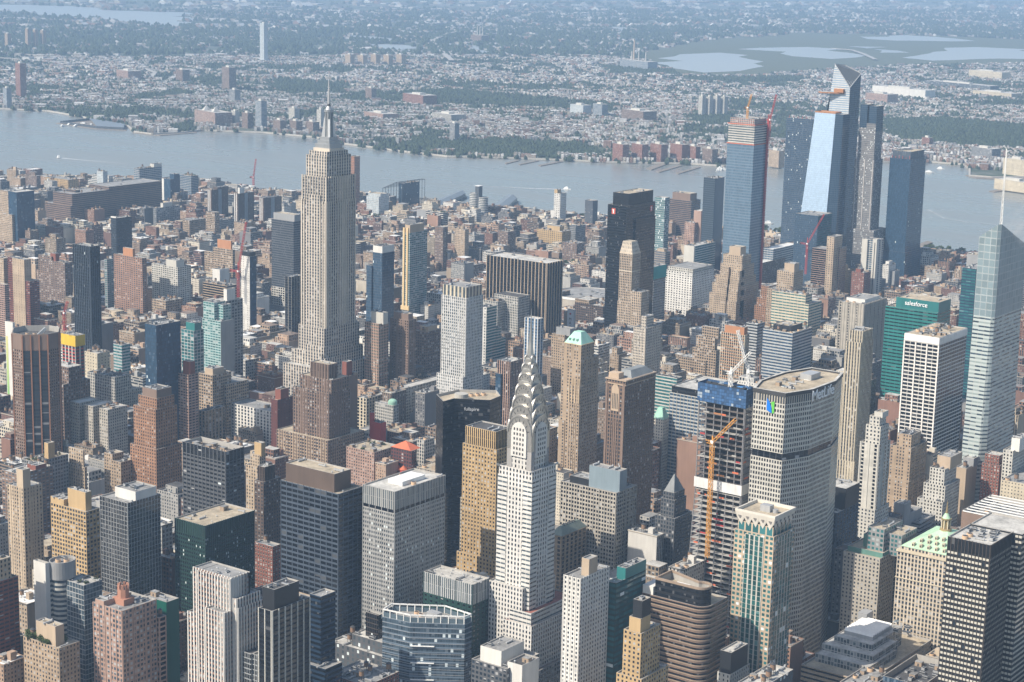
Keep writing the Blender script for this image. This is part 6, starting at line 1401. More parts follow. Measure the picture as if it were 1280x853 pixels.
@kind
def k_bevel(h):
 X0, X1, Y0, Y1 = h['X']; z = h['z']; r = base_build(h); b = MB(); m = plain('beige_stone', (.55, .47, .37), .8)
 zt = h['e']['apex']; lo, hi = rect(X0, X1, Y0, Y1), rect(X0 + 2.5, X1 - 3.5, Y0 + 2.5, Y1 - 3.5)
 tier(r, 'bevelled_crown', lo, z, zt, 'x', 'tan', .4, top=hi, mat=(facade('crown_slits', (.55, .47, .37), GL['dk'], .3, .55), 3.2, 5))
 for zz in (z - 1.5, z - 26): b.box(X0 - .5, X1 + .5, Y0 - .5, Y1 + .5, zz, zz + 1.5, m, True)
 part('cornice', b, r)

@kind
def k_nyker(h):
 X0, X1, Y0, Y1 = h['X']; z = h['z']; e = h['e']; r = thing(h['name'], h['label'], h['cat'], ((X0 + X1) / 2, (Y0 + Y1) / 2, 0)); w, d = X1 - X0, Y1 - Y0
 zz = e['z']
 for i, (l, rr, n, f) in enumerate(((0, 0, 0, 0), (-.08, -.04, -.05, -.3), (-.28, -.05, -.1, -.55), (-.42, -.08, -.16, -.85), (-.52, -.1, -.22, -1.0))):
  ext = .05 * i
  tier(r, 'setback_tier', rect(X0 + w * l, X1 - w * rr, Y0 + d * n, Y1 - d * f), 0, zz[i], 'nyker', 'tan')
  if i: tier(r, 'bay_tier', rect(X0 + w * (.18 - .1 * i), X0 + w * (.42 + .0 * i), Y0 + d * (n - .16), Y0 + d * .2), 0, zz[i] - 4, 'nyker', 'tan'); tier(r, 'bay_tier', rect(X0 + w * .62, X1 - w * (rr - .0), Y0 + d * (n - .2 - .06 * i), Y0 + d * .2), 0, zz[i] - 7, 'nyker', 'tan')
 tier(r, 'penthouse', rect(X0 + w * .22, X1 - w * .2, Y0 + d * .2, Y1 - d * .2), z - 1, z + 12, 'tanblank', 'tan')
 scatter(r, X0, X1, Y0, Y1, z - 1, 3, ['unit', 'vent'], 8, [(X0 + w * .2, X1 - w * .2, Y0 + d * .2, Y1 - d * .2)])

@kind
def k_manwest(h):
 X0, X1, Y0, Y1 = h['X']; r = base_build(h); z = h['tiers'][-1][5]
 b = MB()
 for k in range(int(z / 4)): b.box(X1 + .4, X1 + 3.4, Y1 - 5, Y1 - 1.5, k * 4, k * 4 + 3.4, REDST, True)
 b.bar((X1 + 1.9, Y1 - 3.2, 0), (X1 + 1.9, Y1 - 3.2, z + 6), 1.2, REDST); part('hoist_mast', b, r)
 om = plain('orange_netting', (.62, .16, .07), .8)
 for zz in (h['tiers'][0][5] + 3, h['z'] + 1): b = MB(); b.walls(rect(X0 - .5, X1 + .5, Y0 - .5, Y1 + .5), zz - 1.2, zz, 'x', mat=(om, 4, 4)); part('safety_net', b, r)

@kind
def k_hy10(h):
 X0, X1, Y0, Y1 = h['X']; z = h['z']; r = thing(h['name'], h['label'], h['cat'], ((X0 + X1) / 2, (Y0 + Y1) / 2, 0))
 Xa = X1 - (X1 - X0) * .26
 lo, hi = [(X0 - 24, Y0 - 10), (Xa - 6, Y0 - 10), (Xa, Y1), (X0 - 24, Y1)], [(X0, Y0), (Xa, Y0), (Xa, Y1), (X0, Y1)]
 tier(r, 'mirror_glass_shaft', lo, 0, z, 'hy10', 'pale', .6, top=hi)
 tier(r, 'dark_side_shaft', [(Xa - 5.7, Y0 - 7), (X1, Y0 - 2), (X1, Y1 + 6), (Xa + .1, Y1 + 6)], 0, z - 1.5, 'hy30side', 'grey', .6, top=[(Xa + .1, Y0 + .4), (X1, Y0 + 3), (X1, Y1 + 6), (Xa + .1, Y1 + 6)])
 b = MB(); b.walls(rect(X0 - .3, Xa + .3, Y0 - .3, Y1), z - .6, z + 1.8, 'x', mat=(RUST, 4, 4)); part('roof_rail', b, r)

@kind
def k_hy30(h):
 X0, X1, Y0, Y1 = h['X']; zF = h['z']; e = h['e']; r = thing(h['name'], h['label'], h['cat'], ((X0 + X1) / 2, (Y0 + Y1) / 2, 0)); w = X1 - X0
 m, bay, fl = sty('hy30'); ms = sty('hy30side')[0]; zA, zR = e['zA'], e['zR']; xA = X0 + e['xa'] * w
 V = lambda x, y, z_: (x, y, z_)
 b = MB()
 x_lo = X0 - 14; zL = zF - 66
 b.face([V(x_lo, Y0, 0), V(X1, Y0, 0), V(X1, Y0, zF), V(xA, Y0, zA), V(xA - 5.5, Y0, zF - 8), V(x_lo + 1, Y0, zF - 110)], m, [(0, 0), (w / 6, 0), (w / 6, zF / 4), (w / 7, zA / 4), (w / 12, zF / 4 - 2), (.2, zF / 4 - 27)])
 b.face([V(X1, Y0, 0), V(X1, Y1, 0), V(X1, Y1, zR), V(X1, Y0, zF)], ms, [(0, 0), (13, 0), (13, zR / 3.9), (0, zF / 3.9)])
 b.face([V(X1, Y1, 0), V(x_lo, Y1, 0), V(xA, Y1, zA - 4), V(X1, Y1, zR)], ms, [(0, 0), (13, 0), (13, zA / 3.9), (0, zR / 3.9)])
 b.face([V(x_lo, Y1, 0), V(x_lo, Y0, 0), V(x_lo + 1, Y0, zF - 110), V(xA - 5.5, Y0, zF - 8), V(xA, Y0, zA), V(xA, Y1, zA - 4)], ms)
 part('glass_shaft', b, r)
 b = MB(); b.face([V(xA, Y0, zA), V(X1, Y0, zF), V(X1, Y1, zR), V(xA, Y1, zA - 4)], plain('dark_roof', (.10, .11, .12), .6))
 part('sloped_roof', b, r)
 b = MB(); q = [Vector(V(xA, Y0, zA)), Vector(V(X1, Y0, zF)), Vector(V(X1, Y1, zR)), Vector(V(xA, Y1, zA - 4))]
 for i in range(4): b.bar(q[i] + Vector((0, 0, .4)), q[(i + 1) % 4] + Vector((0, 0, .4)), 1.2, METAL)
 for i in range(1, 8): b.bar(q[0].lerp(q[3], i / 8) + Vector((0, 0, .4)), q[1].lerp(q[2], i / 8) + Vector((0, 0, .4)), .6, METAL); b.bar(q[0].lerp(q[1], i / 8) + Vector((0, 0, .4)), q[3].lerp(q[2], i / 8) + Vector((0, 0, .4)), .6, METAL)
 part('roof_truss', b, r)
 zd = e['zd']; b = MB(); P = [(X0 - 16, Y0 - 12), (X1 - w * .30, Y0 - 1), (X0 + w * .2, Y0 + .5)]
 P = [(X0 - 17, Y0 - 9), (X0 - 6, Y0 - 17), (X1 - w * .22, Y0 + .5), (X0 - 4, Y0 + .5)]
 for i in range(4):
  j = (i + 1) % 4; b.face([(*P[i], zd), (*P[j], zd), (*P[j], zd + 2.4), (*P[i], zd + 2.4)], RUST)
 b.cap(P, zd + 2.4, CONC); b.cap(P, zd, RUST, None, True); b.box(X0 + w * .3, X0 + w * .75, Y0 - 6, Y0 + .4, zd + 2.4, zd + 9, RUST); part('sky_deck', b, r)

@kind
def k_hy35(h):
 X0, X1, Y0, Y1 = h['X']; z = h['z']; r = thing(h['name'], h['label'], h['cat'], ((X0 + X1) / 2, (Y0 + Y1) / 2, 0)); w, d = X1 - X0, Y1 - Y0
 zs = h['e']['zs']
 tier(r, 'stone_shaft', rect(X0 - 4, X1 + 2, Y0 - 1.5, Y1 + 14), 0, zs, 'hy35', 'grey')
 tier(r, 'stone_shaft', rect(X0, X1, Y0, Y1 + 10), zs - 1, z, 'hy35', 'grey')
 tier(r, 'glass_crown', rect(X0 + w * .02, X0 + w * .45, Y0 - .4, Y1 + 4), z - 8, h['e']['zt'], 'hy30side', 'grey'); tier(r, 'glass_crown', rect(X0 + w * .55, X1 + .3, Y0 + .4, Y1 + 8), z - 14, h['e']['zt'] - 2, 'hy30side', 'grey')
 tier(r, 'podium', rect(X0 - 9, X1 + 12, Y0 - 7, Y1 + 26), 0, h['e']['zp'], 'hy35', 'grey')
 b = MB()
 for x in (X0, X0 + w * .5, X1): b.box(x - .8, x + .8, Y0 - 2.3, Y0 - 1.4, 0, zs, plain('stone_rib', (.40, .38, .36), .8))
 part('stone_ribs', b, r)

@kind
def k_twinblade(h):
 X0, X1, Y0, Y1 = h['X']; z = h['z']; r = base_build(h); w = X1 - X0
 for l, rr, dz in ((0, .62, 0), (.74, -.02, 2)):
  tier(r, 'white_blade', rect(X0 + w * l, X1 - w * rr, Y0 - 3.5, Y0 + 5), 0, z + dz, 'paleblank', 'pale')
 b = MB(); b.box(X0 + w * .86, X0 + w * .92, Y0 - 3.65, Y0 - 3.5, 8, z - 4, DARKM, True); part('window_slot', b, r)

@kind
def k_macys(h):
 X0, X1, Y0, Y1 = h['X']; z = h['z']; r = base_build(h); m = plain('sign_grey_ink', (.20, .19, .19), .7)
 b = MB(); b.box(X0 - .1, X1 + .1, Y0 - .5, Y0 - .1, z - 44, z - .5, SIGNW, True); part('sign_board', b, r)
 for i, ch in enumerate('MACYS'): text_part('sign_letter', ch, r, 6.0, ((X0 + X1) / 2, Y0 - .65, z - 14 - i * 5.8), 0, m, .05)
 b = MB(); c = Vector(((X0 + X1) / 2, Y0 - .7, z - 6)); pts = [c + Vector((math.sin(i * math.pi / 5) * (2.4 if i % 2 == 0 else 1.0), 0, math.cos(i * math.pi / 5) * (2.4 if i % 2 == 0 else 1.0))) for i in range(10)]; b.face(pts[::-1], plain('sign_red', (.6, .03, .03), .6)); part('sign_star', b, r)

@kind
def k_drum(h):
 X0, X1, Y0, Y1 = h['X']; z = h['z']; cx, cy, R = (X0 + X1) / 2 - 10, (Y0 + Y1) / 2 + 12, 52; r = thing(h['name'], h['label'], h['cat'], (cx, cy, 0))
 tier(r, 'drum_wall', [(cx + R * math.cos(a), cy + R * math.sin(a)) for a in [2 * math.pi * i / 48 for i in range(48)]], 0, z, 'arena', 'grey', 1.0)
 b = MB()
 for i in range(48):
  a, c = 2 * math.pi * i / 48, 2 * math.pi * (i + 1) / 48; b.face([(cx + (R + .6) * math.cos(a), cy + (R + .6) * math.sin(a), z - 3), (cx + (R + .6) * math.cos(c), cy + (R + .6) * math.sin(c), z - 3), (cx + (R + .6) * math.cos(c), cy + (R + .6) * math.sin(c), z + .4), (cx + (R + .6) * math.cos(a), cy + (R + .6) * math.sin(a), z + .4)], WHITEM)
 part('white_rim', b, r)
 scatter(r, cx - 30, cx + 30, cy - 30, cy + 30, z - 1, 6, ['unit', 'hut', 'duct'], 2)

@kind
def k_redroof(h):
 X0, X1, Y0, Y1 = h['X']; z = h['z']; r = base_build(h); w, d = X1 - X0, Y1 - Y0; st = 'darkredbrick'
 Y1 = max(Y1, Y0 + 16); d = Y1 - Y0
 tier(r, 'lower_block', rect(X0 - 9, X1 + 11, Y0 - 5, Y1 + 6), 0, z - 22, st, 'brown')
 hip(r, 'tiled_roof', X0 + 1, X1 - 2, Y0 + 1, Y1 - 1, z, z + 7, .05, .05, TERRA, 1.2)
 hip(r, 'tiled_roof', X0 - 9, X0 + w * .55, Y0 - 5, Y0 + 2, z - 22, z - 17, .5, .05, TERRA, .8)
 for x, y, rr in ((X1 - 7, Y0 - 4, 4.4), (X1 + 9, Y0 + 6, 5)):
  b = MB(); b.cyl(x, y, z - 26, z - 20, rr * .85, rr * .85, sty('redpaint')[0], 16); b.cyl(x, y, z - 20, z - 16, rr, .3, TERRA, 16); part('turret', b, r)

def castle_turret(h, root):
 X0, X1, Y0, Y1 = h['X']; z = h['z']; x, y = X0 + (X1 - X0) * .52, Y0 + (Y1 - Y0) * .45; m = plain('pink_brick_plain', (.38, .19, .13), .85)
 b = MB(); b.box(x - 6, x + 6, y - 5, y + 5, z - 1.2, z + 3.4, m); part('turret_base', b, root)
 b = MB(); n = 8
 P = [(x + 4.4 * math.cos(2 * math.pi * (i + .5) / n), y + 4.4 * math.sin(2 * math.pi * (i + .5) / n)) for i in range(n)]
 b.walls(P, z - 1, z + 10, 'x', mat=(m, 3, 3))
 for i in range(n):
  p, q = Vector(P[i]), Vector(P[(i + 1) % n]); a, c = p.lerp(q, .0), p.lerp(q, .62); s = inset(P, .9); a2, c2 = Vector(s[i]).lerp(Vector(s[(i + 1) % n]), 0), Vector(s[i]).lerp(Vector(s[(i + 1) % n]), .62)
  f = [(a.x, a.y), (c.x, c.y), (c2.x, c2.y), (a2.x, a2.y)]; b.walls(f, z + 10, z + 13.4, 'x', mat=(m, 3, 3)); b.cap(f, z + 13.4, m)
 b.cap(inset(P, .1), z + 10, DARKM); part('notched_turret', b, root)

# ------------------------------------------------------------------ build the named towers
for h in HEROES:
 if h['kind'] == 'box':
  root = base_build(h)
  if h['roof'] == 'castle': castle_turret(h, root)
  if h['roof'] == 'framewell':
   X0, X1, Y0, Y1 = h['X']; z = h['z']; b = MB()
   for i in range(9):
    y = Y0 + (Y1 - Y0) * i / 8; b.bar((X0 + 1, y, z), (X1 - 1, y, z), .7, WHITEM)
    if i < 8: b.bar((X0 + 1, y, z), (X1 - 1, y + (Y1 - Y0) / 8, z - 3), .5, METAL)
   part('roof_truss', b, root)
  if h['roof'] == 'white':
   X0, X1, Y0, Y1 = h['X']; z = h['z']; w, d = X1 - X0, Y1 - Y0; b = MB(); b.box(X0 + w * .3, X1 - w * .25, Y0 + d * .3, Y1 - d * .25, z - 1.1, z + 2.2, WHITEM); part('white_plant_room', b, root)
  if h['roof'] == 'sunken':
   X0, X1, Y0, Y1 = h['X']; z = h['z']; b = MB(); b.box(X0 + 2.5, X0 + 7, Y0 + 3, Y1 - 3, z - 5, z - .6, WHITEM); part('white_roof_unit', b, root)
 else:
  KINDS[h['kind']](h)
chrysler({'c':(736.5,-593),'hw':15.2,'z':[49.88,84.74,200.71,228.44],'crown':[(11.16,226.44,13.95),(10.18,235.57,12.72),(8.97,244.34,11.22),(7.55,253.97,9.44),(6.02,263.73,7.52),(4.38,273,5.47),(2.85,280.92,3.56)],'tip':318.74})

# ------------------------------------------------------------------ ground, streets, river, far shore
MAIN_LAND = [(1500,-2600),(1500,2010),(161,1878),(-24,1840),(-379,1783),(-845,1717),(-1299,1660),(-1375,1653),(-1560,1535),(-1825,1574),(-2109,1339),(-2186,1256),(-4000,700),(-4000,-2600)]
AVES = (-1300, -1035, -805, -620, -490, -355, -215, -75, 207, 490, 770, 1045, 1320, 1595, 1850)
SHX, SHY = [p[0] for p in MAIN_LAND[:0:-1]][1:], [p[1] for p in MAIN_LAND[:0:-1]][1:]
BLOCKS = []
for k in range(-46, 16):
 for a0, a1 in zip(AVES, AVES[1:]):
  x0, x1 = 48.5 + 80.5 * k, 112 + 80.5 * k
  y1 = min(a1 - 15, float(np.interp((x0 + x1) / 2, SHX, SHY)) - 38)
  if y1 > a0 + 35: BLOCKS.append((x0, x1, a0 + 15, y1))
WATER_PLANS = [[(-10621.1,7792.8),(-10432.8,7871.7),(-9305.4,7629.6),(-8784.6,7529.6),(-7754.1,7233),(-8163.7,7726.8),(-8742.7,8314.9),(-9529.1,9056.1),(-10078.2,8900.5),(-11054.7,9121.7),(-11531.2,8752.9),(-11589.6,8551.5)],[(-6310.9,7171.6),(-6036.9,7101.9),(-5815.3,7137.7),(-5988.3,7384.1),(-6338.7,7530),(-6584.6,7481.2)],[(-5277.1,6285.5),(-5094.2,6304.7),(-5060.3,6505),(-5325.9,6813.3),(-5638.7,6925.4),(-5801.4,6806.6)],[(-5127.4,6841.2),(-4770.6,6560.9),(-4812.1,6775.7),(-5125,7162.1),(-5414.6,7325.2),(-5623.5,7304.9)],[(-3502.3,6473.6),(-3202,6297.1),(-3156.4,6567.2),(-3280,7033.2),(-3867.2,7904.9),(-4093.3,7975.9),(-4138.1,7604.3),(-3997.1,7141)],[(-3843.1,8240.7),(-3379.8,7994.3),(-3367.6,8289.2),(-3645.5,8723.6),(-4110.7,9098.5),(-4241.1,8696.1)],[(-4408.3,10557.8),(-4184.9,10534.7),(-3904.3,10837.3),(-4031.3,11268),(-4558.4,11465.7),(-4616.9,10856.4)],[(-2958,8395.3),(-2869.6,8807.8),(-2662,9138.8),(-3112.8,10291.5),(-3467.7,10222.2),(-3548.9,9897.6),(-3239.3,8785.4)],[(-3529.3,8917.7),(-3420.3,9099.8),(-3811.3,9621.7),(-4010.9,9454.4)],[(-6070.3,9722.8),(-5924.1,9760.3),(-6291.3,10377.9),(-6553.4,10414)]]
WOODN = [([(-3598.4,3652.2),(-3353.3,3849.2),(-3781.2,4325.2),(-4173.8,4253.3)],1400,7),([(-3181.2,3644.7),(-2890.7,3903.3),(-2451.9,3958.8),(-2241.9,4063.4),(-2399.3,4302.6),(-2796.6,4392.1),(-3262.4,4373.3),(-3415.5,3896.3)],2600,7),([(-1772.4,2489.1),(-1600.3,2560),(-1430.1,2780.7),(-1560,2920.9),(-1691.8,3008.7),(-1878.1,2936.2),(-1978.2,2749.3),(-2117.1,2768),(-2029.4,2586.5)],3000,6),([(-1144.6,3939),(-828.4,3856.5),(-629.9,3942.4),(-926.3,4700.4),(-1275.7,4749.3),(-1413.3,4484.6)],6400,8),([(-1825.3,3846.2),(-1672.7,3896.1),(-1914.8,4315.2),(-2080.7,4265)],1000,7),([(-1498.4,3846.7),(-1425.7,3849.8),(-1722.3,4400.5),(-1738.3,4281.5)],520,7),([(-3452,5832.8),(-3179.7,6038.3),(-3395.4,6315.7),(-3846.6,6281.3)],1400,7),([(-10604.3,16210.2),(-10796.2,16476.7),(-10810.8,16417)],4,5),([(-7207.8,5284.5),(-6926.5,5279.2),(-6590.1,5388.6),(-6756.1,5592.5),(-7149.2,5579.5),(-7558.5,5565.9)],800,9),([(-5914.8,6104.2),(-5831.7,6580.9),(-6601.9,7447.2),(-7115.9,7326.8)],1400,9),([(-2730.7,2310),(-2702.7,2420),(-2939.5,2629.8),(-2886.5,2440.2)],520,5),([(-2873.1,5674.5),(-2601.6,6227.1),(-2762.5,6451.9),(-3036.8,5875.5)],1000,7),([(-3614,2969.6),(-3709.2,3377.3),(-3905.7,3503.9),(-3842.8,3138.5)],840,6)]
WOODS = [w[0] for w in WOODN]
MARSH = [[(-3755.6,6663.3),(-3183.3,6044.4),(-2939.7,6302.2),(-2942.8,6791.6),(-2829.2,7850.9),(-2470.5,8649.2),(-3673.9,11726.5),(-4529.4,11542.1),(-5118,10890.3),(-4980.6,9285.1),(-4364.7,7537.6)]]
FAR_SHORE = [(-3863.1,2398),(-3691,2463.3),(-3521.5,2527.6),(-3298.4,2473.3),(-2956.3,2370.4),(-2812.3,2265.1),(-2724.6,2255.3),(-2698.1,2361.8),(-2720.6,2451.2),(-2540.8,2547.4),(-2337.6,2560.6),(-2158.4,2484.9),(-2023.7,2471.4),(-1951,2456.6),(-1738.9,2446.6),(-1592.8,2549.8),(-1435.3,2636.2),(-1351.5,2670.7),(-1176,2807),(-1075.7,2832),(-1009.9,2961.5),(-892.9,3119.6),(-815.1,3264.7),(-708.8,3382.4),(-616.8,3394.9),(-555.2,3290.1),(-491.8,3141.5),(-432.8,3152.9),(-354.2,3237.6),(1500,4300),(14000,9000),(30000,60000),(-32000,60000),(-32000,14000)]
def ragged(p, amp, step, seed):
 R = random.Random(seed); out = []
 for i in range(len(p)):
  a, c = Vector(p[i]), Vector(p[(i + 1) % len(p)]); n = max(1, int((c - a).length / step)); s = Vector((-(c - a).y, (c - a).x)).normalized()
  for k in range(n): out.append(tuple(a.lerp(c, k / n) + s * (R.gauss(0, amp) if k else 0)))
 return out
def sheet(name, polys, z, m, skirt=0):
 b = MB()
 for p in polys:
  b.cap(p, z, m)
  if skirt:
   for i in range(len(p)):
    a, c = p[i], p[(i + 1) % len(p)]
    b.face([(*a, z - skirt), (*c, z - skirt), (*c, z), (*a, z)], m)
 return structure(name, b)

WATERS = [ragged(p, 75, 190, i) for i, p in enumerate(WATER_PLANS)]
def ground_mat():
 nt = NT('built_up_ground'); P = pos(nt)
 a = nt.noise(nt.scaled(P, (.012, .012, 0)), 1, 3); b = nt.noise(nt.scaled(P, (.0016, .0016, 0)), 1, 3); c = nt.noise(nt.scaled(P, (.05, .05, 0)), 1, 2)
 green = nt.mix(c, (.03, .05, .024, 1), (.05, .068, .036, 1)); grey = nt.mix(c, (.12, .118, .115, 1), (.27, .26, .24, 1))
 nt.bsdf(nt.mix(nt.remap(nt.math('ADD', nt.math('MULTIPLY', a, .55), nt.math('MULTIPLY', b, .45)), .46, .66, 0, 1), green, grey), .95)
 return nt.m
def water_mat():
 nt = NT('river_water'); P = pos(nt)
 n1 = nt.noise(nt.scaled(P, (.05, .05, .05)), 1, 3); n2 = nt.noise(nt.scaled(P, (.0018, .005, 1)), 1, 4)
 bp = nt.node("ShaderNodeBump"); bp.inputs['Strength'].default_value = .25; bp.inputs['Distance'].default_value = 1.0
 nt.link(n1, bp.inputs['Height'])
 nt.bsdf(nt.mix(nt.remap(n2, .35, .65, 0, 1), (.17, .185, .18, 1), (.205, .215, .205, 1)), nt.remap(n2, .35, .65, .22, .34), 0, bp.outputs[0])
 return nt.m
WATER = water_mat(); GROUND = ground_mat()
ASPH = plain('asphalt', (.05, .05, .052), .9, 0, .25); PAVE = plain('pavement_concrete', (.22, .21, .195), .9, 0, .25)
sheet('far_ground', [[(-60000, 700), (-9000, -9000), (20000, -9000), (60000, 20000), (60000, 80000), (-60000, 80000)]], -9.0, GROUND)
sheet('hudson_water', [[(-9000, -3000), (9000, -3000), (9000, 3700), (-300, 4300), (-9000, 3900)]], -3.0, WATER)
sheet('road_surface', [MAIN_LAND], 0.0, ASPH, 4)
sheet('river_bank_land', [FAR_SHORE], -0.5, GROUND, 5)
b = MB(); wl = plain('sea_wall', (.40, .38, .34), .9)
for p, q in zip(FAR_SHORE, FAR_SHORE[1:] + FAR_SHORE[:1]):
 if max(p[1], q[1]) < 4000 and max(p[0], q[0]) < 0: b.bar((*p, 0), (*q, 0), 5.0, wl)
structure('shore_wall', b)
nt = NT('still_water'); nt.bsdf((.32, .345, .355, 1), .3); sheet('inland_water', WATERS, 0.35, nt.m)  # pale base colour paints the sky's glare onto the ponds
sheet('marsh_land', [ragged(p, 110, 260, 2) for p in MARSH], -0.1, plain('marsh_grass', (.085, .095, .05), .95, 0, .5))
b = MB()
for x0, x1, y0, y1 in BLOCKS:
 b.box(x0, x1, y0, y1, 0, .15, PAVE)
structure('pavement', b)
b = MB(); lane = plain('road_paint', (.62, .61, .57), .7)
for y in (-620, -490, -355, -215, -75, 207, 490, 770, 1045, 1320, 1595):
 for off in (-3.3, 0, 3.3):
  x = -1200
  while x < 1100: b.box(x, x + 4, y + off - .09, y + off + .09, .004, .008, lane); x += 14
structure('road_markings', b)

